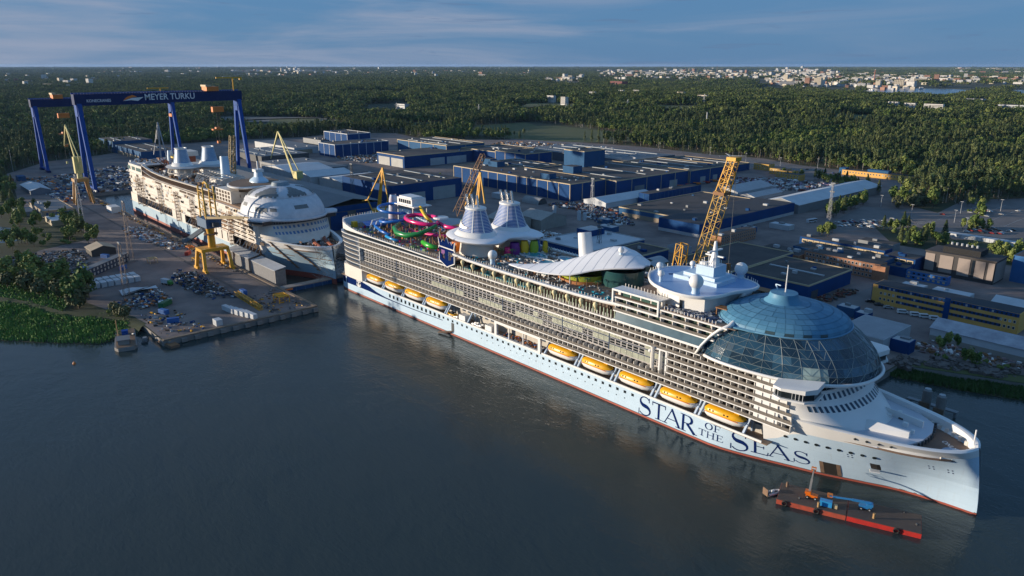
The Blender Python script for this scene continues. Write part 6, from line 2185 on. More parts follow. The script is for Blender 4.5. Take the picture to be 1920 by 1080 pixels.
def trolley(o, y, z, k=1.0):
    MB().box(-8, 8, y - 7 * k, y + 7 * k, z, z + 5).build('trolley', ORANGE, o)
    MB().box(-8.4, 8.4, y - 8 * k, y - 2, z + 5, z + 7).build('machinery_house', CREAM, o)
    MB().box(6.6, 12, y - 4, y + 9, z - 24, z - 18).build('lower_trolley', ORANGE, o)
    b = MB()
    for i in range(4):
        b.box(7.4 + (i % 2) * 3, 7.55 + (i % 2) * 3, y - 2 + i * 2, y - 1.85 + i * 2, z - 58, z - 24)
    b.build('hoist_ropes', DGREY, o)
    b = MB().box(6.5, 12, y - 6, y + 6, z - 45, z - 43.4)
    b.cbox((9, y, z - 42.6), (3, 5, 2.2), .3)
    b.build('lifting_beam', ORANGE, o)
    b = MB().box(7.5, 11, y - 1.5, y + 2, z - 60.5, z - 57.6)
    b.build('hook_block', ORANGE, o)
trolley(g1, 142, 102.5)
b = MB().tube([(0, 170, 102), (0, 170, 117)], .9, 6)
b.box(-.8, .8, 150, 181, 116.4, 118)
b.box(-1.2, 1.2, 178, 181, 114.6, 116.4)
b.build('service_crane', YELLOW, g1)
g2 = gantry(-708, 93, 9.5, -55, 112, 'farther lower blue gantry crane at the far left', False)
trolley(g2, 27, 90.5, .8)
b = MB().tube([(0, 155, 90), (0, 155, 101)], .8, 6)
b.box(-.7, .7, 138, 166, 100.4, 101.8)
b.build('service_crane', YELLOW, g2)
MB().box(-5.7, 5.75, 163.9, 170.0, 62, 66).build('warning_band', ORANGE, g2)

def portal_crane(name, lab, x, y, top, leg, jib, fly, ties, m_, mleg, cab, hw=5.5):
    """portal with splayed legs, slewing column, cab, main jib and fly jib"""
    o = thing(name, lab, 'crane', (x, y, 3))
    for sx in (-1, 1):
        for sy in (-1, 1):
            MB().bar((sx * hw, sy * hw * 1.4, .8), (sx * hw * .8, sy * hw * .9, leg), 2.0, 2.0, 1.8, 1.8).build('leg', mleg, o)
            MB().cbox((sx * hw, sy * hw * 1.4, .6), (4.5, 1.4, 1.2)).build('bogie', mleg, o)
    b = MB().box(-hw - 1, hw + 1, -hw - 1, hw + 1, leg, leg + 3)
    b.build('portal_deck', mleg, o)
    MB().tube([(0, 0, leg + 3), (0, 0, top)], [2.6, 2.2], 12).build('column', m_, o, smooth=True)
    c_ = MB().box(-cab[0] / 2, cab[0] / 2, -cab[1] / 2, cab[1] / 2, top, top + cab[2]).build('machinery_house', cab[3], o)
    b = MB()
    for d in (-1, 1):
        b.bar(Vector(jib[0]) + Vector((d * 1.3, 0, 0)), Vector(jib[1]) + Vector((d * .5, 0, 0)), 1.1, 1.4, .7, .8)
    for i in range(6):
        t_ = i / 6
        p = Vector(jib[0]).lerp(Vector(jib[1]), t_)
        b.bar(p + Vector((-1.2, 0, 0)), p + Vector((1.2, 0, 0)), .5)
    b.build('jib', m_, o)
    if fly:
        MB().bar(fly[0], fly[1], 1.6, 1.6, .7, .7).build('fly_jib', m_, o)
        MB().box(fly[1][0] - .08, fly[1][0] + .08, fly[1][1] - .08, fly[1][1] + .08, fly[1][2] - 16, fly[1][2]).build('hoist_rope', DGREY, o)
        MB().cbox((fly[1][0], fly[1][1], fly[1][2] - 17), (1.6, 1.6, 2.4)).build('hook_block', m_, o)
    b = MB()
    for p, q in ties:
        b.bar(p, q, .7)
    b.build('tie_bars', m_, o)
    return o
portal_crane('jib_crane', 'pale yellow jib crane beside the near gantry leg', -412, -76, 30, 22, ((-2, 0, 34), (-27, 0, 75)), ((-26, 0, 74), (-46, 0, 53)), (((8, 0, 47), (-27, 0, 75)), ((2, 0, 30), (8, 0, 47)), ((-4, 0, 34), (8, 0, 47))), PALEYELLOW, mat('portal_ochre', (.42, .22, .06), .6), (6, 7, 16, PALEYELLOW))
portal_crane('jib_crane', 'pale yellow jib crane rising between the docked dome and the white halls', -290, 95, 22, 12, ((-6, 0, 18), (-38, 0, 66)), ((-38, 0, 66), (-62, 0, 36)), (((2, 0, 30), (-38, 0, 66)), ((2, 0, 22), (2, 0, 30))), PALEYELLOW, PALEYELLOW, (8, 7, 7, PALEYELLOW))
portal_crane('jib_crane', 'yellow crane with folded jib behind the stern slides', -48, 40, 26, 14, ((0, 0, 27), (9, 0, 62)), None, (((9, 0, 62), (-14, 0, 36)), ((9, 0, 62), (14, 0, 40)), ((-14, 0, 36), (-6, 0, 26)), ((14, 0, 40), (8, 0, 28)), ((-14, 0, 36), (-22, 0, 34))), YELLOW, YELLOW, (7, 6, 5, YELLOW))
c4 = portal_crane('jib_crane', 'yellow crane with grey lattice boom behind the funnels', 58, 45, 34, 16, ((2, 0, 36), (7, 0, 69)), None, (((7, 0, 69), (-9, 0, 46)), ((7, 0, 69), (11, 0, 50))), YELLOW, YELLOW, (6, 6, 5, YELLOW))
lattice(MB(), (-16, 0, 40), (10, 0, 80), 5, 2.2, 12, .2).build('lattice_boom', RUST, c4)
c5 = thing('crawler_crane', 'tall yellow lattice boom crane behind the radar mast', 'crane', (221, 44, 3))
MB().box(-7, 7, -5, 5, 0, 3).build('crawler_base', DGREY, c5)
MB().box(-5, 4, -3, 3, 3, 30).build('machinery_tower', YELLOW, c5)
lattice(MB(), (3, 0, 28), (15.5, 0, 78), 5.4, 4.8, 12, .15).build('boom_lower', mat('boom_yellow', (.62, .36, .05), .5), c5)
MB().box(12.4, 18, -2.8, 2.8, 76.8, 78.2).build('boom_joint', WOODBROWN, c5)
lattice(MB(), (15.5, 0, 78), (19.6, 0, 92.5), 4.4, 3.6, 5, .2).build('boom_upper', YELLOW, c5)
MB().cbox((19.8, 0, 93), (4.6, 4.6, 1.6)).build('boom_head', YELLOW, c5)
lattice(MB(), (-6, 0, 28), (-4, 0, 51), 5, 4, 4, .2).build('a_frame', YELLOW, c5)
MB().box(21.4, 21.55, -.08, .08, 46, 92).build('hoist_rope', DGREY, c5)
MB().cbox((21.5, 0, 45), (1.6, 1.6, 3)).build('hook_block', WOODBROWN, c5)
# yellow dock crane in the foreground
dc = thing('dock_crane', 'yellow portal crane with blue cab on the quay beside the docked ship', 'crane', (-78, -71.4, 3))
for sx in (-1, 1):
    for sy in (-1, 1):
        MB().bar((sx * 8, sy * 9, 1.2), (sx * 5.5, sy * 8.2, 13), 2.0, 2.0, 1.8, 1.8).build('leg', YELLOW, dc)
        MB().cbox((sx * 8, sy * 9, .9), (6.5, 1.6, 1.8)).build('bogie', YELLOW, dc)
MB().box(-5.6, 5.6, -9.2, 9.2, 13, 15).build('portal_beam', YELLOW, dc)
MB().tube([(0, 0, 15), (0, 0, 24), (0, 0, 29)], [2.5, 2.3, 3.0], 14).build('column', YELLOW, dc, smooth=True)
MB().tube([(0, 0, 23.6), (0, 0, 24.2)], 4.6, 14).build('column_platform', RUST, dc)
MB().prism([(-9, -5), (8, -5), (8, 5), (-9, 5)], 29, 35).build('machinery_house', mat('cab_blue', (.035, .10, .20), .5), dc)
MB().box(8, 12, -2, 2, 30.5, 33).build('counterweight', DGREY, dc)
b = MB()
for x in (-5, 5):
    for y in (-3.5, 3.5):
        b.bar((x, y, 35), (x * .8, y, 56), .9)
for z in (41, 47, 53):
    b.bar((-4.8, -3.5, z), (4.8, -3.5, z), .5)
    b.bar((-4.8, 3.5, z), (4.8, 3.5, z), .5)
    b.bar((-4.8, -3.5, z), (4.8, -3.5, z - 6), .35)
b.tube([(-4, 0, 55), (-3.4, 0, 57.4), (0, 0, 58.4), (3.4, 0, 57.4), (4, 0, 55)], .8, 6)
b.build('mast_frame', mat('boom_yellow', (.62, .36, .05), .5), dc)
for y in (-3, 3):
    MB().bar((6, y, 36), (48, y * .5 + 6, 41), 1.3, 1.6, .6, .8).build('jib', mat('jib_weathered', (.30, .22, .10), .7), dc)
# lattice boom on the docked ship's deck and a far thin crane
o = thing('lattice_crane', 'weathered yellow lattice boom standing over the docked ship', 'crane', (-186, -12, 47))
lattice(MB(), (0, 0, 0), (10, 0, 34), 4.2, 3.4, 11, .3).build('boom', mat('jib_weathered', (.30, .22, .10), .7), o)
MB().box(-6, 2, -4, 4, -1, 5).build('base', RAWWHITE, o)
o = thing('derrick', 'thin grey twin legged derrick behind the docked stern', 'crane', (-604, 60, 3))
b = MB().bar((-8, 0, 0), (0, 0, 62), 1.6)
b.bar((6, 6, 0), (0, 0, 62), 1.2)
b.bar((-20, -4, 20), (0, 0, 62), .8)
b.build('derrick_legs', LGREY, o)
MB().bar((0, 0, 62), (-12, 0, 40), 1).build('jib', LGREY, o)
# lighting masts
def mast(x, y, h, lab, w_=3.4, m_=None, lamps=True):
    o = thing('lighting_mast', lab, 'mast', (x, y, 3))
    lattice(MB(), (0, 0, 0), (0, 0, h), w_, w_ * .35, max(6, int(h / 3)), .09, side=Vector((1, 0, 0))).build('lattice', m_ or LGREY, o)
    if lamps:
        for z in (h, h * .8):
            MB().box(-2, 2, -.4, .4, z - .6, z + .6).build('lamp_bar', GREY, o)
    MB().box(-w_ * .8, w_ * .8, -w_ * .8, w_ * .8, 0, .6).build('footing', CONC, o)
mast(-301, -102, 42, 'grey lattice lighting mast beside the flat roofed office')
mast(-136, -108, 42, 'grey lattice lighting mast by the open fronted shed', m_=mat('mast_rust', (.30, .22, .17), .7))
mast(-36, -137.5, 35, 'grey lattice lighting mast at the root of the reed bank', m_=mat('mast_rust', (.30, .22, .17), .7))
mast(-43, 265, 32, 'lattice lighting mast before the corner of the big blue hall')
mast(125.7, 383, 35, 'lattice radio mast at the edge of the staff car park', 3.0, mat('mast_grey', (.36, .36, .37), .6))
mast(-226, 120, 40, 'dark lattice mast between the white roofed halls', 4, DGREY)
mast(70, 150, 26, 'thin dark lattice mast behind the pool canopy', 3, DGREY)
def pole(x, y, h, lab, grp, z=3):
    o = thing('lamp_post', lab, 'lamp post', (x, y, z), 0, grp)
    MB().tube([(0, 0, 0), (0, 0, h)], [.22, .1], 6).build('post', LGREY, o)
    MB().box(-1.4, 1.4, -.2, .2, h - .15, h + .15).build('lamp_head', LGREY, o)
pole(-730, -87, 27, 'single tall lamp post at the far left yard edge', 'lamp posts')
pole(-480, 802, 17, 'lamp post beside the road before the wood', 'lamp posts')
for i, (x, y) in enumerate(((184, 520), (196, 470), (170, 612), (205, 560), (240, 540), (215, 440), (160, 470), (120, 500))):
    pole(x, y, 11, 'thin lamp post in the rear car parks', 'lamp posts in the car parks')
for i, (x, y) in enumerate(((-160, 712), (-100, 700), (-60, 725), (-240, 742), (-330, 735))):
    pole(x, y, 12, 'thin lamp post along the road at the wood edge', 'lamp posts along the road')
for i, (x, y) in enumerate(((-980, 1180), (-1180, 1050), (-900, 1330), (-1350, 900), (-780, 1500))):
    o = thing('power_pylon', 'grey lattice power pylon standing in the wood', 'pylon', (x, y, hill(x, y)), 0, 'pylons in the wood')
    lattice(MB(), (0, 0, 0), (0, 0, 30), 5, 1.2, 8, .16, side=Vector((1, 0, 0))).build('tower', LGREY, o)
    MB().box(-.4, .4, -7, 7, 24, 24.6).build('cross_arm', LGREY, o)
o = thing('chimney', 'single pale concrete chimney standing in the wood', 'chimney', (-547, 1177, 3))
MB().tube([(0, 0, 0), (0, 0, 33)], [1.6, 1.2], 12).build('stack', LGREY, o, smooth=True)
MB().tube([(0, 0, 32.6), (0, 0, 33.8)], 1.5, 12).build('stack_rim', GREY, o)
count_off([o for o in COL.objects if o.get('group') == 'lamp posts in the car parks'], '{} thin lamp post from the left in the rear car parks')
count_off([o for o in COL.objects if o.get('group') == 'lamp posts along the road'], '{} thin lamp post from the left along the wood edge road')
count_off([o for o in COL.objects if o.name.startswith('power_pylon')], '{} grey lattice power pylon from the left in the wood')
# ================================================================== BUILDINGS
# name, label, x0, x1, y0, y1, height above the yard (x1,y0 is the corner nearest the viewpoint)
def hall(lab, x0, x1, y0, y1, h, wm=YBLUE, rm=ROOFDARK, ribs=0, ribm=CREAM, trim=CREAM, doors=(), units=0, sky_=0, z0=3.0, name='factory_hall', cat='hall', base=None, wm2=None):
    o = thing(name, lab, cat, (x0, y0, z0))
    X, Y = x1 - x0, y1 - y0
    MB().box(0, X, 0, Y, 0, h).build('wall', wm, o)
    if base:
        MB().box(-.06, X + .06, -.06, Y + .06, 0, base[0]).build('plinth', base[1], o)
    r_ = MB().box(.5, X - .5, .5, Y - .5, h, h + .12).build('roof', rm, o)
    if trim:
        b = MB()
        b.box(-.25, X + .25, -.25, .35, h - .35, h + .55)
        b.box(X - .35, X + .25, .36, Y + .25, h - .35, h + .55)
        b.box(-.25, .35, .36, Y + .25, h - .35, h + .55)
        b.box(.36, X - .36, Y - .35, Y + .25, h - .35, h + .55)
        b.build('parapet', trim, o)
    if ribs:
        n1, n2 = max(1, int(X / ribs)), max(1, int(Y / ribs))
        for i in range(n1 + 1):
            MB().box(X * i / n1 - .35, X * i / n1 + .35, -.3, -.02, 0, h - .36).build('rib', ribm, o)
        for i in range(1, n2 + 1):
            MB().box(X + .02, X + .3, Y * i / n2 - .35, Y * i / n2 + .35, 0, h - .36).build('rib', ribm, o)
    for face, a, c_, zt, m_ in doors:
        if face == 'y':
            MB().box(a, c_, -.16, -.02, .2, zt).build('door', m_, o)
        else:
            MB().box(X + .02, X + .16, a, c_, .2, zt).build('door', m_, o)
    for i in range(units):
        ux, uy = rnd.uniform(3, max(3.5, X - 8)), rnd.uniform(3, max(3.5, Y - 8))
        s_ = rnd.uniform(1.2, 3.2)
        MB().box(ux, ux + s_ * 1.4, uy, uy + s_, h + .12, h + .12 + rnd.uniform(.8, 2.0)).build('roof_unit', rnd.choice([LGREY, LGREY, wm, GREY]), o)
    for i in range(sky_):
        uy = Y * (i + .5) / sky_
        MB().box(X * .1, X * .9, uy - .9, uy + .9, h + .12, h + .7).build('rooflight', mat('rooflight', (.34, .38, .40), .35), o)
    return o
DOORG = mat('door_pale', (.36, .36, .35), .6)
DOORT = mat('door_tan', (.34, .26, .18), .7)
hall('tall blue hall with pale window band behind the far gantry legs', -962, -880, 71, 130, 17, YBLUE2, doors=[('y', 6, 72, 8, DOORG)], units=3, sky_=2, trim=None)
hall('lower blue hall with tan door band behind the docked stern', -879.5, -739, 71.5, 124, 12.5, YBLUE2, doors=[('y', 20, 130, 5.5, DOORT)], units=3, sky_=2, trim=None)
hall('blue block with tall white ribs left of the railway yard', -640, -590, 299, 392, 18.4, YBLUE, ribs=13, ribm=ROOFWHITE, units=9, trim=ROOFWHITE)
hall('higher blue block behind the white ribbed one', -724, -648, 353, 395, 27, YBLUE, ribs=18, ribm=ROOFWHITE, units=8, trim=ROOFWHITE)
hall('grey brown workshop left of the white ribbed block', -775, -712, 340, 385, 14, GREY, doors=[('y', 4, 55, 6, DOORT)], units=4, trim=None)
hall('low grey hall with tan gable behind the pale crane', -810, -664, 270, 315, 10, LGREY, ROOFGREY, doors=[('x', 4, 30, 7, DOORT)], units=3, trim=None)
hall('dark workshop rows at the far end of the dock', -720, -600, 190, 262, 9, DGREY, ROOFGREY, units=8, sky_=3, trim=None)
hall('long open storage shed behind the near gantry', -560, -440, 170, 235, 8, GREY, ROOFGREY, units=6, doors=[('y', 5, 110, 5, DGREY)], trim=None)
hall('blue hall with two huge pale doors facing the dock', -489, -421, 309, 425, 15.5, YBLUE, doors=[('y', 4, 32, 11.5, DOORG), ('y', 36, 64, 11.5, DOORG), ('x', 42, 66, 10, LGREY), ('x', 70, 104, 10, LGREY)], units=4)
hall('wide blue hall with dark roof behind the two door hall', -577, -450, 400, 470, 21, YBLUE2, ribs=26, units=8, sky_=3)
hall('dark hall joining the wide blue roof to the big complex', -449, -372, 426, 500, 17, YBLUE, units=5, sky_=1)
hall('blue hall with white panels standing behind the stern', -293, -198, 146, 233, 19, YBLUE, doors=[('x', 12, 40, 10, DOORG), ('x', 50, 78, 13, DOORG)], units=5, sky_=3, trim=None)
# long dock hall behind the docked ship: pitched grey roof
o = thing('dock_hall', 'very long grey roofed hall behind the docked ship', 'hall', (-560, 38, 3))
MB().box(0, 430, 0, 55, 0, 20).build('wall', mat('dock_hall_wall', (.16, .14, .12), .7), o)
MB().prism([(-1, -1), (431, -1), (431, 27.5), (-1, 27.5)], [20, 20, 25, 25], [20.4, 20.4, 25.4, 25.4]).build('roof_slope', ROOFGREY, o)
MB().prism([(-1, 27.6), (431, 27.6), (431, 56), (-1, 56)], [25, 25, 20, 20], [25.4, 25.4, 20.4, 20.4]).build('roof_slope', ROOFGREY, o)
for i in range(14):
    MB().box(30 + i * 28, 31.6 + i * 28, 12, 13.6, 22.6, 24.2).build('roof_vent', LGREY, o)
MB().box(430.05, 430.3, 6, 22, .3, 15).build('door', YBLUE, o)
MB().box(430.05, 430.3, 30, 46, .3, 15).build('door', YBLUE, o)
MB().prism([(430.02, 0), (430.2, 0), (430.2, 55), (430.02, 55)], 15.5, 20).build('gable_band', YBLUE, o)
# white saw-roofed halls
def gabled(lab, x0, x1, y0, y1, h, ridge, axis='x', wm=LGREY, rm=ROOFWHITE, name='gabled_hall', z0=3, cat='hall', ribs_=0):
    o = thing(name, lab, cat, (x0, y0, z0))
    X, Y = x1 - x0, y1 - y0
    if axis == 'x':
        pts_ = [(0, 0, h), (0, Y / 2, ridge), (0, Y, h)]
        b = MB().add([(0, 0, 0), (X, 0, 0), (X, Y, 0), (0, Y, 0), (0, 0, h), (X, 0, h), (X, Y, h), (0, Y, h), (0, Y / 2, ridge), (X, Y / 2, ridge)],
                     [(0, 1, 5, 4), (2, 3, 7, 6), (1, 2, 6, 9, 5), (3, 0, 4, 8, 7)])
        b.build('wall', wm, o)
        MB().prism([(-.4, -.6), (X + .4, -.6), (X + .4, Y / 2), (-.4, Y / 2)], [h - .1, h - .1, ridge, ridge], [h + .2, h + .2, ridge + .3, ridge + .3]).build('roof_slope', rm, o)
        MB().prism([(-.4, Y / 2 + .01), (X + .4, Y / 2 + .01), (X + .4, Y + .6), (-.4, Y + .6)], [ridge, ridge, h - .1, h - .1], [ridge + .3, ridge + .3, h + .2, h + .2]).build('roof_slope', rm, o)
    else:
        b = MB().add([(0, 0, 0), (X, 0, 0), (X, Y, 0), (0, Y, 0), (0, 0, h), (X, 0, h), (X, Y, h), (0, Y, h), (X / 2, 0, ridge), (X / 2, Y, ridge)],
                     [(1, 2, 6, 5), (3, 0, 4, 7), (0, 1, 5, 8, 4), (2, 3, 7, 9, 6)])
        b.build('wall', wm, o)
        MB().prism([(-.6, -.4), (X / 2, -.4), (X / 2, Y + .4), (-.6, Y + .4)], [h - .1, ridge, ridge, h - .1], [h + .2, ridge + .3, ridge + .3, h + .2]).build('roof_slope', rm, o)
        MB().prism([(X / 2 + .01, -.4), (X + .6, -.4), (X + .6, Y + .4), (X / 2 + .01, Y + .4)], [ridge, h - .1, h - .1, ridge], [ridge + .3, h + .2, h + .2, ridge + .3]).build('roof_slope', rm, o)
    return o
gabled('white roofed hall farthest up the dock behind the docked dome', -470, -395, 134, 190, 13, 17, 'y')
gabled('middle white roofed hall behind the docked dome', -394, -350, 138, 192, 12, 16, 'y')
gabled('low white roofed hall next to the blue hall behind the stern', -348, -296, 147, 205, 11, 14, 'y', LGREY)
gabled('wide pale roofed shed right behind the stern slides', -120, -60, 60, 110, 12, 16, 'x', LGREY, mat('roof_pale_grey', (.40, .42, .44), .6))
gabled('pale roofed hall behind the funnels', -60, 10, 74, 122, 11, 15.5, 'x', LGREY, mat('roof_pale_grey', (.40, .42, .44), .6))
gabled('beige gabled hall with grey end wall right of the funnels', -49, -20, 178, 208, 8, 12.5, 'x', mat('beige_wall', (.34, .31, .27), .7), mat('beige_roof', (.36, .34, .31), .7))
gabled('smaller beige gabled hall left of the grey end wall', -58, -30, 150, 176, 9, 13, 'x', mat('beige_wall', (.34, .31, .27), .7), mat('beige_roof', (.36, .34, .31), .7))
# the big complex
TRIM = CREAM
hall('big blue hall complex with cream ribs, front left block', -290, -98, 292, 345, 17.4, YBLUE, ribs=16, units=6, sky_=0)
hall('long blue hall with dark roof strips running to the wood', -200, -84, 345.5, 470, 17.0, YBLUE, ribs=24, units=7, sky_=3, doors=[('x', 30, 46, 9, GREY), ('x', 90, 104, 9, DOORG)])
hall('rear end of the long blue hall beside the coloured lifts', -190, -82, 470.5, 548, 16.4, YBLUE, ribs=26, units=5, sky_=3, doors=[('x', 20, 30, 8, DOORG), ('x', 45, 54, 8, DOORG)])
hall('tall blue tower block standing out of the big hall roof', -214, -181, 400, 436, 35, YBLUE2, ribs=0, units=2)
hall('blue roof house nearest the tower block', -262, -246, 322, 334, 23.5, YBLUE2, trim=None, name='roof_house', cat='roof house')
hall('blue roof house on the left end of the big hall', -285, -268, 330, 340, 24, YBLUE2, trim=None, name='roof_house', cat='roof house')
hall('blue roof house on the right of the big hall', -168, -152, 352, 366, 24.5, YBLUE2, trim=None, name='roof_house', cat='roof house')
hall('blue roof house behind the row of white rooflights', -150, -136, 300, 310, 23, YBLUE2, trim=None, name='roof_house', cat='roof house')
hall('blue middle hall between the tower and the two door hall', -358, -298, 414, 462, 21, YBLUE, ribs=20, units=3)
hall('dark hall with grey roof at the rear of the complex', -300, -215, 346, 398, 16.5, YBLUE, units=5, sky_=2)
hall('low grey roofed halls between the complex and the meadow', -420, -215, 520, 620, 12, mat('hall_grey_blue', (.08, .10, .13), .6), ROOFGREY, units=12, sky_=4, trim=None)
hall('flat dark hall left of the helicopter shaped rotor', -214, -110, 560, 640, 9, YBLUE, ROOFDARK, units=8, sky_=2)
for i in range(14):
    x, y = rnd.uniform(-190, -110), rnd.uniform(296, 340)
    b = MB(); b.sphere((0, 0, 0), 1.6, 10, 5, .5)
    tag(b.build('dome_rooflight', mat('rooflight', (.34, .38, .40), .35), None, 'all', (x, y, 20.6)), 'pale domed rooflight on the dark roof of the big hall', 'rooflight', 'domed rooflights')
count_off([o for o in COL.objects if o.name.startswith('dome_rooflight')], '{} pale domed rooflight from the left on the big hall roof')
hall('blue ribbed block above the dark low roof', -48, -35, 338, 424, 10.6, YBLUE, ribs=6, ribm=YBLUE2, units=3, trim=None)
gabled('long white tent hall before the blue ribbed block', -79, -50, 292, 368, 5, 8.5, 'y', ROOFWHITE, ROOFWHITE, 'tent_hall')
hall('low dark roofed hall with cream edge beside the blue ribbed block', -18, 41, 274, 402, 8, YBLUE2, ROOFDARK, units=8, doors=[('y', 4, 50, 4, DOORT)])
hall('wide dark roofed blue hall behind the boom crane', 44, 84, 252, 400, 10.6, YBLUE, mat('roof_slate', (.05, .055, .065), .9), units=7, base=(2.6, LGREY), trim=None)
gabled('very long white roofed warehouse running towards the wood', 50, 86, 404, 578, 8, 12.5, 'y', GREY, ROOFWHITE, 'warehouse')
gabled('pale arched tent hall beside the container stacks', -30, 2, 436, 506, 6, 10.5, 'y', LGREY, mat('tent_pale', (.42, .42, .43), .6), 'tent_hall')
gabled('low pale tent hall at the foot of the arched one', 4, 22, 436, 490, 3.5, 6, 'y', LGREY, mat('tent_pale', (.42, .42, .43), .6), 'tent_hall')
hall('flat white roofed workshop behind the shell canopy', 34, 84, 126, 184, 9, YBLUE, ROOFWHITE, units=5, trim=LGREY)
hall('dark flat annex behind the shell canopy', 86, 112, 130, 176, 8, YBLUE, ROOFDARK, units=3)
hall('blue roof cabin on the white roofed workshop', 38, 52, 160, 176, 13.5, YBLUE, LGREY, trim=None, name='roof_house', cat='roof house')
for i, (x0, x1, y0, y1) in enumerate(((112, 126, 146, 158), (118, 134, 136, 147))):
    o = thing('arched_shed', ['smaller curved roof shed behind the canopy deck', 'wider curved roof shed nearest the canopy deck'][i], 'shed', (x0, y0, 3))
    MB().box(0, x1 - x0, 0, y1 - y0, 0, 5).build('wall', mat('shed_tan', (.34, .25, .14), .7), o)
    MB().grid([[(q * (x1 - x0) / 8, yy, 5 + 2.6 * math.sin(math.pi * q / 8)) for q in range(9)] for yy in (-.3, y1 - y0 + .3)], flip=False).build('roof', mat('tent_pale', (.42, .42, .43), .6), o)
hall('big dark roofed hall behind the radar mast', 135, 178, 150, 226, 9.4, YBLUE, units=3)
hall('dark roofed hall with cream edge right behind the glass dome', 179, 224, 160, 214, 9.0, YBLUE, units=5, sky_=1, doors=[('x', 4, 12, 5, DGREY)])
hall('grey flat roofed shed beside the dome shoulder', 266, 289, 108, 140, 7, LGREY, mat('roof_pale_grey2', (.33, .34, .36), .7), trim=None)
# windows, shared mesh with frame and pane
wmesh = MB().mi(0).box(-.8, .8, -.12, .02, -.95, .95)
wmesh.mi(1).box(-.62, .62, -.16, -.10, -.78, .78)
WIN_Y = wmesh.mesh('window', [mat('frame_white', (.62, .62, .60), .5), WINGLASS])
WIN_YB = wmesh.mesh('window', [mat('frame_white', (.62, .62, .60), .5), BLINDS])
wmesh = MB().mi(0).box(-.02, .12, -.8, .8, -.95, .95)
wmesh.mi(1).box(.10, .16, -.62, .62, -.78, .78)
WIN_X = wmesh.mesh('window', [mat('frame_white', (.62, .62, .60), .5), WINGLASS])
def win_row(o, n, a, c_, z, face='y', X=0, s=1.0, pair=False):
    for i in range(n):
        p = lerp(a, c_, i / max(1, n - 1))
        me = (WIN_YB if rnd.random() < .22 else WIN_Y) if face == 'y' else WIN_X
        inst('window', me, o, (p, 0, z) if face == 'y' else (X, p, z), 0, s)
o = hall('long three storey brick office with white framed windows', 181, 232, 236, 246.5, 10, BRICK, ROOFDARK, trim=None, units=2, name='brick_office', cat='office')
for z in (1.9, 5.0, 8.1):
    win_row(o, 20, 2, 48, z, s=.92)
    win_row(o, 2, 3, 8, z, 'x', 51, .9)
hall('brick stair end of the long brick office', 228.5, 236.2, 234, 240, 9.6, BRICK, ROOFDARK, trim=None, name='brick_stairwell', cat='office')
o = hall('brick office wing seen past the boom crane', 106, 115, 236, 284, 8.4, BRICK, ROOFDARK, trim=None, units=2, name='brick_office', cat='office')
for z in (1.9, 4.6, 7.0):
    win_row(o, 16, 2, 46, z, 'x', 9, .85)
o = hall('low brick link building with dark roof', 148, 180, 230, 250, 7, BRICK, ROOFDARK, trim=None, units=4, name='brick_office', cat='office')
win_row(o, 9, 2, 30, 4.6, s=.9)
hall('dark flat roofed canteen behind the brick office', 165, 228, 250, 270, 8.5, YBLUE2, ROOFDARK, trim=None, units=10)
o = hall('long blue office with a cream window strip', 156, 218, 276, 288, 10, YBLUE, ROOFDARK, trim=None, units=5, name='strip_office', cat='office')
for i in range(13):
    MB().box(2 + i * 4.6, 6.2 + i * 4.6, -.2, -.02, 6.0, 8.6).build('wall_panel', CREAM, o)
    MB().box(2.6 + i * 4.6, 5.6 + i * 4.6, -.26, -.205, 6.3, 7.6).build('window', WINGLASS, o)
o = hall('short blue office with cream strips beside the dark grey block', 221, 241, 268, 284, 9.5, YBLUE, ROOFDARK, trim=None, units=2, name='strip_office', cat='office')
for i in range(4):
    for z in (3, 6.3):
        MB().box(1 + i * 4.6, 5 + i * 4.6, -.2, -.02, z, z + 2.2).build('wall_panel', CREAM, o)
        MB().box(1.5 + i * 4.6, 4.5 + i * 4.6, -.26, -.205, z + .3, z + 1.5).build('window', WINGLASS, o)
hall('low dark annex in front of the short blue office', 229, 241, 255, 266, 6, YBLUE, ROOFDARK, trim=None, units=1)
# dark grey block with pale panels
o = thing('grey_block', 'dark grey block with tall pale wall panels and black roof storey', 'office', (243, 278, 3))
MB().box(0, 41, 0, 20.5, 0, 14.6).build('wall', mat('block_charcoal', (.055, .05, .05), .7), o)
for a, c_ in ((0.3, 6), (9, 17), (20, 27), (30, 35.6), (37.2, 40.7)):
    MB().box(a, c_, -.35, -.02, 2.4, 13.6).build('wall_panel', mat('panel_taupe', (.33, .27, .235), .8, var=.06), o)
MB().box(41.02, 41.35, 1, 19.5, 1, 13.6).build('wall_panel', mat('panel_taupe', (.33, .27, .235), .8, var=.06), o)
MB().box(-.4, 41.6, -.6, 21, 14.6, 15.2).build('roof', ROOFDARK, o)
MB().box(9, 31, 3, 17, 15.2, 19).build('roof_storey', BLACK, o)
for i in range(6):
    MB().tube([(11 + i * 3, 12, 19), (11 + i * 3, 12, 20.6)], .7, 8).build('roof_vent', LGREY, o)
MB().box(28, 29.6, -.12, -.02, 3, 13.4).build('stair_glazing', WINGLASS, o)
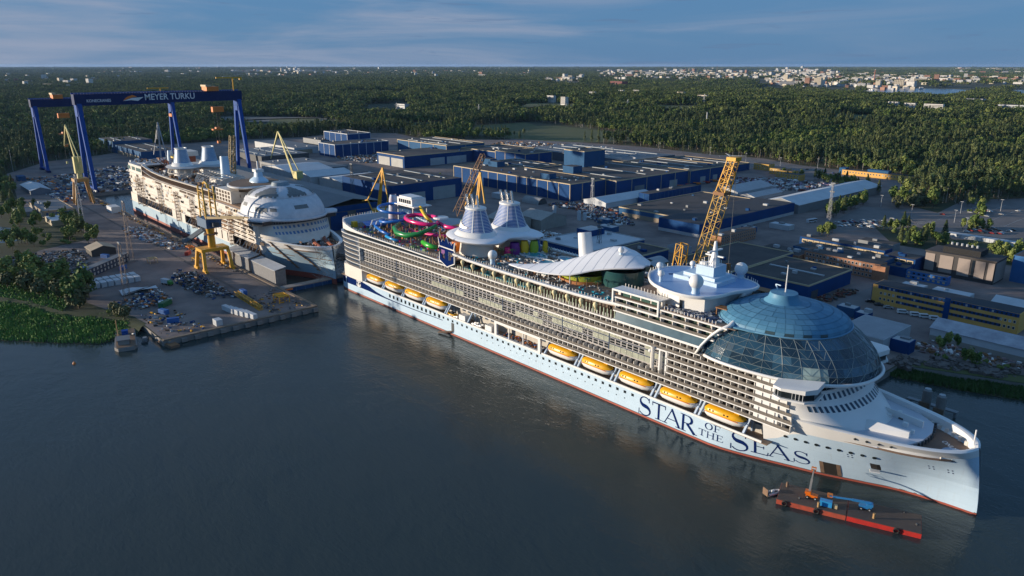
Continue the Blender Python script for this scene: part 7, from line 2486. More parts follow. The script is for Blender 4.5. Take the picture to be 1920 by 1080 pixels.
# ochre office
o = hall('long ochre office with blue bands and dark slate roof', 249, 323, 187, 201, 10.8, YELLOWWALL, mat('roof_slate', (.05, .055, .065), .9), trim=None, name='ochre_office', cat='office')
for z, hh in ((8.9, 1.9), (5.6, 1.5), (2.3, 1.5)):
    MB().box(3, 38.5, -.10, -.02, z, z + hh).build('blue_band', YBLUE, o) if z > 8 else MB().box(14, 38.5, -.10, -.02, z, z + hh).build('blue_band', YBLUE, o)
    MB().box(41.5, 66 if z < 8 else 73.6, -.10, -.02, z, z + hh).build('blue_band', YBLUE, o)
    win_row(o, 15, 5, 37, z + .75, s=.78)
    win_row(o, 15, 43, 72, z + .75, s=.78)
MB().box(38.6, 41.4, -.5, -.02, 0, 11.6).build('stair_tower', YBLUE, o)
MB().box(-.3, -.02, 0, 14, 0, 10.8).build('end_wall', YBLUE, o)
# others on the right
o = hall('blue stacked site cabins in front of the dark grey block', 241.5, 266, 254, 260, 5.4, mat('cabin_blue', (.02, .15, .42), .5), DGREY, trim=None, name='site_cabins', cat='cabins')
for i in range(8):
    for z in (1.5, 4.1):
        MB().box(1 + i * 3, 2.4 + i * 3, -.1, -.02, z - .5, z + .6).build('window', rnd.choice([WINGLASS, CREAM]), o)
MB().box(0, 24.5, -.12, -.02, 2.6, 2.85).build('joint', LGREY, o)
hall('tall bright blue hall at the right edge', 288, 312, 296, 320, 17, mat('bright_hall_blue', (.02, .13, .34), .55), ROOFDARK, trim=None)
o = gabled('long white corrugated hall at the right edge by the shore', 296, 372, 146, 164, 6.2, 9.4, 'x', ROOFWHITE, mat('corrugated_worn', (.30, .29, .33), .7, rgb2=(.52, .53, .56), scale=.18), 'corrugated_hall')
MB().box(0, 76, -.12, -.02, 0, 2.6).build('lower_wall', mat('beige_wall', (.34, .31, .27), .7), o)
gabled('small white tent behind the ochre office', 300, 322, 222, 238, 4.5, 7, 'x', ROOFWHITE, ROOFWHITE, 'tent_hall')
o = thing('grey_container_row', 'long low row of pale grey containers behind the dark grey block', 'containers', (211, 407, 3))
for i in range(17):
    MB().box(i * 2.9, i * 2.9 + 2.7, 0, 7, 0, 2.9).build('container', ROOFWHITE if i % 3 else LGREY, o)
o = hall('low ochre building in front of the wood on the right', -10, 79, 690, 704, 6, YELLOWWALL, ROOFDARK, trim=None, name='ochre_lowrise', cat='building')
win_row(o, 24, 3, 86, 3.6, s=.9)
MB().box(30, 55, 3, 12, 6.2, 9).build('roof_storey', YBLUE2, o)
MB().box(-5, 3, 2, 12, 0, 8).build('end_block', YBLUE2, o)
for i, (x, y) in enumerate(((-74, 628), (-55, 610), (-38, 594), (-110, 650))):
    o = hall(['second', 'third', 'nearest', 'farthest'][i] + ' of the terraced yellow flats before the wood', x, x + 22, y, y + 14, 7 + (i % 2), mat('flat_yellow', (.55, .33, .08), .8), ROOFDARK, trim=None, name='yellow_flats', cat='flats')
    win_row(o, 6, 2, 20, 2.4, s=.8)
    win_row(o, 6, 2, 20, 5.2, s=.8)
# left side
o = hall('flat roofed low office with blue windows beside the pond', -419, -350, -122, -97, 6, mat('office_concrete', (.30, .27, .23), .8), ROOFGREY, trim=mat('fascia_tan', (.38, .28, .18), .8), units=5, name='flat_office', cat='office')
for i in range(3):
    MB().box(69.05, 69.2, 2 + i * 7.4, 8.4 + i * 7.4, 1, 4.6).build('window_band', YBLUE2, o)
hall('small white roofed shed below the flat roofed office', -334, -306, -124, -108, 4.6, mat('shed_cream', (.40, .34, .24), .8), ROOFWHITE, trim=None, name='shed', cat='shed')
hall('low side wing of the flat roofed office among trees', -400, -372, -138, -124, 4, GREY, ROOFGREY, trim=None, name='shed', cat='shed')
gabled('white tent with blue grey gable by the far left trees', -560, -500, -106, -88, 4.5, 7.5, 'x', mat('gable_grey_blue', (.14, .17, .21), .7), ROOFWHITE, 'tent_hall')
gabled('open fronted shed with tan roof on the left yard', -183, -166, -126, -110, 4.5, 7.2, 'x', mat('shed_dark', (.06, .055, .05), .8), mat('shed_roof_tan', (.42, .34, .24), .8), 'open_shed')
for i, (lb, x, y, m_) in enumerate((('white container stack beside the crane rails', -352, -70, ROOFWHITE), ('blue cabin left of the crane rails', -640, -98, YBLUE2), ('dull red roofed hut at the far left', -628, -112, mat('hut_red', (.25, .08, .07), .7)))):
    hall(lb, x, x + 16, y, y + 8, 5.5, m_, m_, trim=None, name='site_hut', cat='hut')
# two-storey ramp of cabins
o = thing('cabin_ramp', 'long sloping two storey row of dark blue cabins on the left yard', 'cabins', (-142, -112, 3), math.atan2(-38, 37))
MB().box(0, 54, 0, 5, 0, 5.6).build('cabin_body', mat('cabin_dark_blue', (.02, .045, .09), .6), o)
MB().box(-.3, 54.3, -.3, 5.3, 5.62, 5.9).build('roof', ROOFGREY, o)
for i in range(14):
    for z in (1.4, 4.2):
        inst('window', WIN_YB, o, (2 + i * 3.8, 0, z), 0, .8)
        inst('window', WIN_YB, o, (2 + i * 3.8, 5, z), R(180), .8)
# small sheds, cabins and stores that fill the yard between the halls
for i, (x, y, l, w_, h, m_, r_, lb) in enumerate((
        (10, 214, 16, 9, 4, YBLUE2, LGREY, 'blue store with pale roof behind the beige halls'), (96, 196, 14, 10, 5, LGREY, ROOFGREY, 'grey store between the crane and the brick wing'),
        (118, 196, 12, 8, 4, YBLUE, ROOFDARK, 'small blue store beside the brick wing'), (-10, 236, 12, 7, 4, YBLUE2, LGREY, 'blue cabin before the low cream edged hall'),
        (-170, 250, 20, 10, 5, LGREY, ROOFWHITE, 'white roofed store before the big complex'), (-230, 258, 18, 10, 6, GREY, ROOFGREY, 'grey store at the left end of the big complex'),
        (-330, 236, 30, 14, 6, LGREY, ROOFGREY, 'long grey store behind the blue hall with white panels'), (-395, 228, 22, 12, 5, YBLUE2, ROOFDARK, 'blue store near the two door hall'),
        (100, 330, 18, 9, 4, LGREY, ROOFWHITE, 'white gatehouse roof before the car park'), (92, 300, 10, 8, 4, YBLUE2, LGREY, 'blue gate cabin beside the dark roofed hall'),
        (250, 224, 13, 8, 4, LGREY, ROOFWHITE, 'white box store behind the ochre office'), (268, 224, 20, 9, 4.5, ROOFWHITE, ROOFWHITE, 'long white box store behind the ochre office'),
        (246, 150, 10, 7, 5, YBLUE2, LGREY, 'blue cabin stack behind the dome'), (258, 146, 7, 6, 5, YBLUE, LGREY, 'second blue cabin stack behind the dome'),
        (289, 116, 9, 7, 6, YBLUE, LGREY, 'blue double cabin by the rocky shore'), (180, 320, 26, 12, 5, GREY, ROOFDARK, 'dark store at the edge of the scrub'))):
    hall(lb, x, x + l, y, y + w_, h, m_, r_, trim=None, units=1, name='store', cat='store')
# ================================================================== YARD THINGS
def cont_mesh(l, w_, h, m_):
    b = MB().mi(0).box(0, l, 0, w_, .1, h)
    b.mi(1)
    for i in range(int(l / .8)):
        b.box(i * .8 + .2, i * .8 + .5, -.06, -.01, .3, h - .3)
    b.mi(2).box(-.02, l + .02, -.02, w_ + .02, h, h + .08)
    b.box(l + .01, l + .06, .2, w_ - .2, .3, h - .3)
    return b.mesh('container', [m_, m_, ROOFWHITE if m_ is ROOFWHITE else m_])
CW, CB, CG, CR = cont_mesh(12, 2.5, 2.7, ROOFWHITE), cont_mesh(6, 2.5, 2.6, mat('cont_blue', (.02, .13, .40), .5)), cont_mesh(9, 3, 2.8, mat('cont_green', (.02, .14, .05), .6)), cont_mesh(6, 2.5, 2.6, mat('cont_red', (.45, .04, .02), .5))
CS = cont_mesh(4.2, 3.4, 3.2, ROOFWHITE)
for i, nm in enumerate(('first', 'second', 'third', 'fourth', 'fifth')):
    tag(inst('container', CW, None, (14.5 + i * 4.2, -102 + i * 1.2, 3.02), R(6)), nm + ' white container from the back in the row near the quay edge', 'container', 'white containers near the quay edge')
tag(inst('container', CS, None, (36, -115, 3.02), 0, (1.2, 1, 1)), 'single white box standing alone at the quay edge', 'container')
bx_ = []
for r_ in range(2):
    for i in range(9):
        tag(inst('container', CS, None, (-92 + r_ * 8.5 + (i % 2) * .4, -153 + i * 3.9, 3.02), 0, (1.5, .95, 1)), 'white box cabin in the double row beside the sloping cabins', 'container', 'double row of white box cabins')
        bx_.append(bpy.context.scene.collection.objects[-1])
count_off(bx_[:9], '{} white box cabin from the left in the rear row beside the sloping cabins')
count_off(bx_[9:], '{} white box cabin from the left in the front row beside the sloping cabins')
for lb, me, x, y, rz in (('green skip at the end of the scrap heap', CG, -18, -121, -50), ('blue container beside the reed bank mast', CB, -2, -131, 20), ('small blue container by the quay corner', CB, 19, -133, 70), ('red container on the quay near the yellow crane', CR, -131, -71, -40),
                         ('blue container at the foot of the sloping cabins', CB, -118, -118, -40), ('blue container beside the open fronted shed', CB, -160, -122, 30), ('blue container in front of the scrap lines', CB, -130, -140, 0), ('blue container by the yellow truss', CB, -10, -82, 0)):
    tag(inst('container', me, None, (x, y, 3.02), R(rz)), lb, 'container')
o = thing('flatbed_truck', 'green truck with white box body crossing the quay', 'truck', (-62, -110, 3.02), R(20))
MB().box(0, 6, -1.3, 1.3, 1.1, 3.6).build('box_body', ROOFWHITE, o)
MB().prism([(6.2, -1.2), (8.6, -1.2), (8.6, 1.2), (6.2, 1.2)], .8, [3.2, 2.4, 2.4, 3.2]).build('cab', mat('truck_green', (.04, .22, .04), .5), o)
for x in (1.2, 4.8, 7.4):
    for y in (-1.2, 1.2):
        MB().tube([(x, y - .2, .55), (x, y + .2, .55)], .55, 10).build('wheel', BLACK, o)
o = thing('tarpaulin', 'big white tarpaulin over a heap by the lattice mast', 'tarpaulin', (-57, -137, 3))
rows_ = [[(i * 1.1, j * 2.0, 1.6 + .8 * math.sin(i * .6 + j * .5) + .25 * rnd.random()) for j in range(11)] for i in range(9)]
MB().grid(rows_).build('sheet', ROOFWHITE, o, smooth='all')
MB().box(1, 8, 1, 19, 0, 1.2).build('heap', DGREY, o)
def heap(lab, poly, n, mats, s0, s1, zmax=1.6, name='scrap_heap'):
    b = MB()
    for x, y in sample_poly(poly, n):
        b.mi(rnd.randrange(len(mats)))
        s_ = rnd.uniform(s0, s1)
        b.cbox((x, y, 3 + rnd.uniform(.1, zmax)), (s_ * rnd.uniform(.6, 2.4), s_ * rnd.uniform(.4, 1), s_ * rnd.uniform(.3, .9)), rnd.uniform(0, 3.1), Matrix.Rotation(rnd.uniform(-.4, .4), 3, 'X'))
    o = struct(b.build(name, mats), 'stuff')
    o['label'] = lab
    return o
heap('dark scrap and cable drums on the quay', [(-87, -93), (-70, -86), (-44, -85), (-2, -87), (-10, -99), (-36, -104), (-70, -102)], 620, [DGREY, BLACK, DGREY, RUST, GREY, LGREY, YBLUE], .5, 1.5, 2.2)
heap('mixed scrap beside the white tarpaulin', [(-34, -144), (-16, -138), (-16, -118), (-48, -116), (-50, -120)], 330, [DGREY, RUST, LGREY, WHITE, YBLUE, ORANGE, GREY], .4, 1.5, 1.9)
heap('rows of stored pipe and scaffold on the left yard', [(-210, -180), (-197, -130), (-182, -128), (-144, -132), (-118, -152), (-110, -168), (-150, -182)], 1100, [DGREY, RUST, GREY, DGREY, BLACK, LGREY], .5, 1.5, 1.3)
heap('pallets and bundles along the crane rails', [(-262, -82), (-250, -68), (-183, -68), (-150, -66), (-150, -76), (-225, -86)], 420, [LGREY, WHITE, GREY, WOODBROWN, mat('bundle_pink', (.4, .25, .24), .8), mat('bundle_blue', (.1, .25, .45), .6)], .5, 1.8, 1.3)
heap('stored plates and frames at the head of the dock', [(-640, -60), (-470, -62), (-472, 14), (-560, 34), (-700, 30)], 700, [DGREY, RUST, GREY, LGREY, YBLUE, WHITE], .8, 3.0, 2.2)
heap('vehicles and stacks beside the far left gantry leg', [(-640, -96), (-430, -92), (-430, -66), (-640, -68)], 380, [DGREY, LGREY, WHITE, GREY, ORANGE, YBLUE], .7, 2.4, 1.8)
heap('machines and crates behind the beige halls', [(-100, 262), (-60, 262), (-28, 240), (10, 235), (20, 252), (-40, 292), (-96, 290)], 620, [DGREY, RUST, LGREY, WHITE, YBLUE, GREY, mat('oxide_red', (0.34, 0.09, 0.04), .7)], .6, 2.2, 1.8)
heap('white bags and drums beside the funnels', [(-20, 150), (12, 152), (16, 176), (-14, 176)], 200, [WHITE, LGREY, WHITE, WOODBROWN], .8, 1.8, 1.5)
heap('steel stacks between the tents and the wood', [(-80, 520), (0, 512), (44, 540), (40, 600), (-40, 590), (-80, 560)], 900, [LGREY, WHITE, GREY, mat('stack_red', (.20, .06, .04), .8), DGREY, mat('bundle_lilac', (.34, .25, .36), .8)], .8, 3.0, 1.8)
heap('crates round the storage yard behind the white ribbed block', [(-590, 400), (-500, 392), (-496, 300), (-585, 290)], 420, [RUST, LGREY, WOODBROWN, GREY, WHITE], .8, 2.6, 2)
heap('building rubble beyond the big complex', [(-600, 640), (-480, 700), (-380, 700), (-420, 630), (-560, 560)], 520, [LGREY, RUST, WHITE, GREY, WOODBROWN], .8, 3.2, 2)
heap('planks and pallets beside the white corrugated hall', [(292, 128), (300, 124), (372, 140), (372, 145), (298, 145)], 240, [WOODBROWN, WHITE, RUST, GREY, mat('bundle_pink', (.4, .25, .24), .8)], .5, 1.6, 1.1)
heap('rusty stacks at the corner of the dark roofed hall', [(226, 165), (234, 168), (236, 200), (228, 200)], 130, [RUST, mat('stack_red', (.20, .06, .04), .8), DGREY], .6, 1.8, 1.6)
heap('loose gear on the end of the quay', [(0, -86), (40, -84), (42, -64), (-5, -64)], 110, [RUST, YELLOW, DGREY, WOODBROWN, GREY], .4, 1.2, .7)
heap('loose gear along the dock edge', [(-430, -66), (-60, -66), (-60, -62), (-430, -62)], 260, [RUST, YELLOW, DGREY, WOODBROWN, LGREY], .4, 1.5, .8)
heap('debris along the quay front', [(-8, -141), (40, -141), (40, -118), (0, -122)], 90, [RUST, LGREY, YELLOW, BLACK, YBLUE], .4, 1.4, .8)
# low ribs in the yard paving
for i, (lb, x, y, l, w_, h, m_) in enumerate((('yellow tubular frame on the quay end', 18, -73, 8, 6, 4, YELLOW), ('tan open frame by the blue containers', -124, -101, 6, 5, 3.4, CREAM), ('yellow frame beside the dock crane', -108, -76, 8, 4, 2.4, YELLOW), ('low orange frame by the dock edge', -150, -66, 7, 4, 1.6, ORANGE))):
    o = thing('steel_trestle', lb, 'trestle', (x, y, 3.02))
    for sx in (0, l):
        for sy in (0, w_):
            MB().box(sx - .2, sx + .2, sy - .2, sy + .2, 0, h).build('post', m_, o)
    b = MB()
    for sy in (0, w_):
        b.bar((0, sy, h), (l, sy, h), .4)
    for sx in (0, l / 2, l):
        b.bar((sx, 0, h), (sx, w_, h), .4)
    b.box(0, l, 0, w_, h * .9, h * .92)
    b.build('top_frame', m_, o)
o = thing('spreader_truss', 'yellow and black lifting truss lying along the crane rail', 'lifting beam', (-8, -84.6, 3.02), R(-2))
lattice(MB(), (0, 0, 1.2), (38, 0, 1.2), 2.2, 2.2, 14, .14).build('truss', YELLOW, o)
MB().box(6, 30, -.9, .9, .3, .9).build('load', DGREY, o)

# cars
def car_mesh(m_, van=False):
    b = MB().mi(0)
    if van:
        prof = [(0, .45), (0, 1.9), (.3, 2.15), (3.9, 2.15), (4.5, 1.35), (5.2, 1.15), (5.3, .45)]
        gl = [(3.9, 2.0, 4.5, 1.4), ]
        w_ = 1.95
    else:
        prof = [(0, .4), (.05, .95), (.7, 1.05), (1.2, 1.45), (2.7, 1.47), (3.4, 1.0), (4.3, .88), (4.45, .4)]
        w_ = 1.8
    n = len(prof)
    vs = [(x, y, z) for y in (-w_ / 2, w_ / 2) for x, z in prof]
    b.add(vs, [tuple(range(n))[::-1], tuple(range(n, 2 * n))] + [(i, (i + 1) % n, n + (i + 1) % n, n + i) for i in range(n)])
    b.mi(1)
    if van:
        b.box(.5, 4.0, -w_ / 2 - .02, w_ / 2 + .02, 1.35, 1.9)
    else:
        b.prism([(1.0, -.78), (3.1, -.78), (3.1, .78), (1.0, .78)], [1.08, 1.05, 1.05, 1.08], [1.36, 1.24, 1.24, 1.36])
        b.box(1.15, 2.9, -w_ / 2 - .015, w_ / 2 + .015, 1.02, 1.36)
    b.mi(2)
    for x in (.9, (4.2 if van else 3.5)):
        for y in (-w_ / 2 + .1, w_ / 2 - .1):
            b.tube([(x, y - .12, .34), (x, y + .12, .34)], .34, 8)
    return b.mesh('car', [m_, DARKGLASS, BLACK])
CARCOL = {'white': (.72, .72, .71), 'silver': (.36, .37, .38), 'black': (.02, .02, .022), 'blue': (.03, .07, .20), 'red': (.30, .02, .02), 'dark grey': (.07, .075, .08)}
CARM = {k: car_mesh(mat('car_' + k.replace(' ', '_'), c_, .25, var=.03)) for k, c_ in CARCOL.items()}
VANM = car_mesh(mat('car_white', CARCOL['white'], .25), True)
def park(x0, y0, dx, dy, n, rz, where, grp, fill=.8):
    row_ = []
    for i in range(n):
        if rnd.random() > fill:
            continue
        k = rnd.choice(['white', 'white', 'silver', 'black', 'blue', 'dark grey', 'silver', 'red'] if rnd.random() < .5 else ['white', 'silver', 'black', 'dark grey'])
        o = tag(inst('parked_car', CARM[k], None, (x0 + dx * i, y0 + dy * i + rnd.uniform(-.4, .4), 3.02), R(rz + rnd.choice([0, 180])) + rnd.uniform(-.04, .04)), '', 'car', grp)
        o['tint'] = k
        row_.append(o)
    count_off(row_, '{1} car {0} from left ' + where)
for r_ in range(5):
    park(128 + r_ * 7.2, 372 + r_ * 5, .5, 2.9, 15, -8, 'in the ' + ['nearest', 'second', 'third', 'fourth', 'farthest'][4 - r_] + ' row of the staff car park', 'cars in the staff car park', .72)
for r_ in range(2):
    park(152 + r_ * 14, 420 + r_ * 12, 1.0, 6.2, 7, -8, 'in the %s row of the half empty car park' % ['rear', 'front'][r_], 'cars in the half empty car park', .4)
for r_ in range(3):
    park(215 + r_ * 10, 436 + r_ * 4, .4, 3.0, 10, -6, 'in the %s row of the hedge car park' % ['back', 'middle', 'front'][r_], 'cars in the rear car park', .7)
for r_ in range(4):
    park(178 + r_ * 12, 500 + r_ * 8, 1.5, 5.0, 14, -6, 'in the %s row of the far car park' % ['back', 'second', 'third', 'front'][r_], 'cars in the far car park', .3)
park(-60, 700, 5, -1.2, 9, 80, 'along the road by the yellow flats', 'cars by the yellow flats', .6)
park(92, 262, .1, 4.2, 12, 0, 'along the wide dark roofed hall', 'cars by the dark roofed hall', .5)
for i, x in enumerate((268, 274.5, 279, 284)):
    tag(inst('parked_van', VANM, None, (x, 176.5 + .6 * i, 3.02), R(35), 1.1), ['leftmost', 'second', 'third', 'fourth'][i] + ' white van parked before the ochre office', 'van', 'white vans before the ochre office')
tag(inst('parked_van', VANM, None, (291, 177, 3.02), R(20), 1.05), 'single white van by the corner of the corrugated hall', 'van')
for i, (x, y, k) in enumerate(((247, 184, 'black'), (253, 181.5, 'dark grey'), (259, 180, 'silver'))):
    tag(inst('parked_car', CARM[k], None, (x, y, 3.02), R(30), 1.2), '%s car parked left of the white vans' % k, 'car', 'cars left of the white vans')
o = thing('bus', 'white coach standing on the square before the car park', 'bus', (112, 372, 3.02), R(80))
MB().box(0, 11.5, -1.25, 1.25, .4, 3.2).build('body', ROOFWHITE, o)
MB().box(.3, 11.55, -1.28, 1.28, 1.6, 2.6).build('window_band', DARKGLASS, o)
for x in (2.2, 8.8):
    MB().tube([(x, -1.3, .5), (x, 1.3, .5)], .5, 8).build('wheel', BLACK, o)
for i, (x, y) in enumerate(((-80, 452), (-79, 466), (-80, 482), (-78, 498), (-79, 514), (-80, 530))):
    o = thing('boom_lift', '%s boom lift folded along the long blue hall' % ('red' if i % 2 else 'orange'), 'boom lift', (x, y, 3.02), R(80), 'boom lifts along the blue hall')
    m_ = mat('cont_red', (.45, .04, .02), .5) if i % 2 else ORANGE
    MB().box(0, 5, -1.2, 1.2, .6, 2).build('chassis', m_, o)
    MB().bar((4, 0, 2.2), (-6, 0, 3.0), .8).build('boom', m_, o)
    for x_ in (.8, 4.2):
        MB().tube([(x_, -1.4, .6), (x_, 1.4, .6)], .6, 8).build('wheel', BLACK, o)
o = thing('rotor_sculpture', 'large white three bladed rotor standing behind the blue halls', 'rotor', (-178, 700, 3))
MB().tube([(0, 0, 0), (0, 0, 8)], 1.2, 8).build('post', LGREY, o)
for a in (20, 140, 260):
    MB().bar((0, 0, 8), (22 * math.cos(R(a)), 22 * math.sin(R(a)), 8.6), 2.2, .5, .8, .3).build('blade', ROOFWHITE, o)
for i, (x, y, h) in enumerate(((-57, 230, 9), (-28, 232, 8), (-25, 236, 6))):
    o = thing('silo', ['tallest', 'middle', 'shortest'][i] + ' white storage tank behind the beige halls', 'tank', (x, y, 3))
    MB().tube([(0, 0, 0), (0, 0, h)], 1.7, 14).build('shell', ROOFWHITE, o, smooth=True)
    MB().lathe([(1.75, h), (1.2, h + .7), (.1, h + 1)], 14).build('lid', LGREY, o, smooth=True)
o = thing('tunnel_shed', 'grey half round shed before the big blue complex', 'shed', (-130, 262, 3))
MB().grid([[(q_, 6 * math.cos(math.pi * i / 10), 6 * math.sin(math.pi * i / 10)) for i in range(11)] for q_ in (0, 24)]).build('shell', mat('shell_grey', (.28, .28, .28), .7), o, smooth=True)
MB().add([(24, 6 * math.cos(math.pi * i / 10), 6 * math.sin(math.pi * i / 10)) for i in range(11)], [tuple(range(11))]).build('end_wall', DGREY, o)

count_off([o for o in COL.objects if o.name.startswith('boom_lift') and o.parent is None], '{} folded boom lift from the left along the long blue hall')
# ------------------------------------------------------------------ craft on the water
bg_ = thing('work_barge', 'flat two tone red work barge carrying lifts beside the bow', 'barge', (337.2, -28.2, 0), math.atan2(14.6, 37))
for x0, x1, m_ in ((-20.6, -.15, mat('barge_orange_red', (.55, .085, .04), .6, rgb2=(.30, .07, .045), scale=.5)), (.15, 20.6, mat('barge_red', (.62, .03, .02), .6, rgb2=(.40, .03, .025), scale=.5))):
    MB().prism([(x0, -5.6), (x1, -5.6), (x1, 5.6), (x0, 5.6)], -1, 1.55).build('pontoon_hull', m_, bg_)
    MB().box(x0 + .1, x1 - .1, -5.45, 5.45, 1.56, 1.68).build('deck', mat('barge_deck', (.075, .06, .055), .8, rgb2=(.12, .085, .065), scale=.25), bg_)
for x in (-18, -8.5, 14):
    b = MB()
    b.tube([(x + .75 * math.cos(R(i * 30)), -5.9, .9 + .75 * math.sin(R(i * 30))) for i in range(12)], .28, 6, closed=True)
    b.build('tyre_fender', BLACK, bg_)
for x, y, m_ in ((-18.6, 3.6, RUST), (-8.2, -4.4, mat('post_tan', (.4, .24, .1), .7)), (7.6, -3.2, mat('post_tan', (.4, .24, .1), .7)), (16, 4.6, DGREY), (-14, -2, DGREY), (19.4, -1, DGREY)):
    MB().tube([(x, y, 1.6), (x, y, 3.4 if m_ is not DGREY else 2.2)], .4, 8).build('bollard', m_, bg_)
def boom_lift(lab, x, y, rz, m_, boom, elbow, tip, bm):
    o = thing('boom_lift', lab, 'boom lift', (x, y, 1.7), rz)
    o.scale = (.8, .8, .8)
    MB().prism([(-2.2, -1.1), (2.2, -1.1), (2.4, 0), (2.2, 1.1), (-2.2, 1.1)], .7, [2.0, 1.6, 1.6, 1.6, 2.0]).build('chassis', m_, o)
    MB().box(-2.6, -.4, -1.2, 1.2, 1.9, 2.9).build('engine_cover', m_, o)
    for wx in (-1.5, 1.5):
        for wy in (-1.25, 1.25):
            w_ = MB().tube([(wx, wy - .25, .62), (wx, wy + .25, .62)], .62, 12).build('wheel', BLACK, o)
            MB().tube([(wx, wy - .28, .62), (wx, wy + .28, .62)], .3, 8).build('rim', LGREY, w_)
    MB().bar(boom, elbow, .8, .8).build('lower_boom', bm, o)
    MB().bar(elbow, tip, .55, .55).build('upper_boom', bm, o)
    k = MB()
    tx, ty, tz_ = tip
    k.box(tx - .9, tx + .9, ty - .6, ty + .6, tz_ - .2, tz_)
    for sx in (-.9, .9):
        for sy in (-.6, .6):
            k.box(tx + sx - .05, tx + sx + .05, ty + sy - .05, ty + sy + .05, tz_, tz_ + 1.1)
    k.box(tx - .95, tx + .95, ty - .65, ty + .65, tz_ + 1.05, tz_ + 1.15)
    k.build('basket', ORANGE, o)
    return o
boom_lift('orange boom lift raised from the barge to the open hull door', 327.2, -32.0, R(20), mat('lift_orange', (.80, .16, .01), .4), (-1, 0, 2.6), (-1.2, 6.5, 4.6), (-1.4, 13.0, 5.6), mat('boom_grey', (.34, .30, .26), .5))
boom_lift('blue boom lift with its boom lying along the barge', 341.4, -25.4, R(205), mat('lift_blue', (.03, .22, .5), .4), (-2, 0, 3.0), (5, .3, 3.1), (13, .4, 2.6), mat('lift_blue', (.03, .22, .5), .4))
o = thing('generator', 'bright blue generator box on the barge deck', 'generator', (332.4, -33.0, 1.7), R(21))
MB().box(-1.8, 1.8, -.9, .9, .2, 2.0).build('housing', mat('generator_blue', (.03, .30, .65), .4), o)
MB().box(-1.9, 1.9, -1, 1, 0, .2).build('skid', DGREY, o)
MB().box(2.3, 3.4, -.5, .5, 0, 1.2).build('control_box', CREAM, o)
o = thing('workboat', 'small grey rubber workboat tied to the left end of the barge', 'boat', (316.4, -36.6, .1), R(70))
MB().tube([(-2.4, -.9, .4), (1.2, -.9, .4), (2.6, -.3, .55), (2.6, .3, .55), (1.2, .9, .4), (-2.4, .9, .4)], .4, 8).build('tube', LGREY, o, smooth=True)
MB().box(-2.2, 1.4, -.7, .7, .2, .35).build('floor', DGREY, o)
MB().box(-.4, .4, -.3, .3, .35, 1.3).build('console', WHITE, o)
MB().box(-2.9, -2.4, -.3, .3, .3, 1.3).build('outboard', BLACK, o)
MB().box(-3.2, -3.0, -1.2, 1.2, .2, 2.6).build('roll_bar', RUST, o)
# old pontoon at the reed bank
o = thing('old_pontoon', 'weathered grey pontoon with small house moored at the reeds', 'pontoon', (24, -155, 0), R(-14))
MB().prism([(-15, -4.6), (12, -5.2), (15, -3.6), (15, 3.6), (12, 5), (-15, 4.6)], -1, 1.7).build('hull', CONC, o)
MB().box(-14.6, 14.4, -4.3, 4.3, 1.71, 1.9).build('deck', RUST, o)
MB().box(4, 10.5, -3.4, 1.6, 1.9, 4.2).build('deck_house', mat('house_grey', (.26, .25, .23), .8), o)
MB().box(3.5, 11, -3.9, 2.1, 4.2, 4.5).build('house_roof', ROOFGREY, o)
for i in range(3):
    MB().box(5 + i * 1.9, 6.1 + i * 1.9, -3.46, -3.41, 2.6, 3.6).build('window', DARKGLASS, o)
MB().tube([(1, -3, 1.9), (.4, -3.2, 12)], .22, 6).build('mooring_pole', mat('post_tan', (.4, .24, .1), .7), o)
MB().box(-8, -5, -1.6, 1.4, 1.9, 4).build('winch_box', CRANEBLUE, o)
MB().bar((-4, 3, 2.2), (3, 4, 4.6), .5).build('ramp_arm', WHITE, o)
o = thing('tug_raft', 'small dark raft tied beside the old pontoon', 'raft', (30, -147.6, 0), R(-20))
MB().box(-4, 4, -1.4, 1.4, -.4, .8).build('hull', DGREY, o)
MB().box(-1, 1.6, -.9, .9, .8, 2.2).build('wheelhouse', GREY, o)
o = thing('landing_stage', 'low rusty landing stage at the left corner of the quay', 'landing stage', (46, -139.5, 0), R(10))
MB().box(-9, 4, -2.6, 2, -.6, 1.2).build('hull', RUST, o)
MB().box(-8.8, 3.8, -2.4, 1.8, 1.2, 1.35).build('deck', WOODBROWN, o)
MB().box(-3, -1.6, -.6, .6, 1.35, 2.4).build('bollard', YELLOW, o)
# mooring dolphins beyond the bow
for i, (x, y) in enumerate(((326, 62), (332, 60))):
    o = thing('mooring_dolphin', ['left grey mooring dolphin in the water beyond the bow', 'right grey mooring dolphin in the water beyond the bow'][i], 'dolphin', (x, y, 0))
    MB().tube([(0, 0, -4), (0, 0, 10.5)], [2.0, 1.7], 12).build('pile', CONC, o, smooth=True)
    MB().tube([(0, 0, 10.4), (0, 0, 11.4)], 1.2, 10).build('cap', LGREY, o)
    MB().box(-1.9, 1.9, -2.3, -1.6, 0, 6).build('fender', RUST, o)
b = MB()
b.box(-1, 18, -1.2, 1.2, 2.2, 2.8)
for i in range(4):
    b.box(i * 5.6, i * 5.6 + .8, -.5, .5, -3, 2.2)
o = tag(b.build('catwalk', GREY, None, False, (318, 68, 0)), 'narrow grey catwalk linking the mooring dolphins', 'catwalk')
for i, (x, y, lb) in enumerate(((132, -130, 'small red buoy floating left of the ship'), )):
    pass
o = thing('buoy', 'tiny red buoy floating before the reed bank', 'buoy', (40, -182, 0))
MB().lathe([(.1, -.3), (.7, 0), (.6, .5), (.1, 1.2)], 10).build('float', ORANGE, o, smooth=True)
MB().tube([(0, 0, 1), (0, 0, 1.6)], .08, 5).build('staff', DGREY, o)

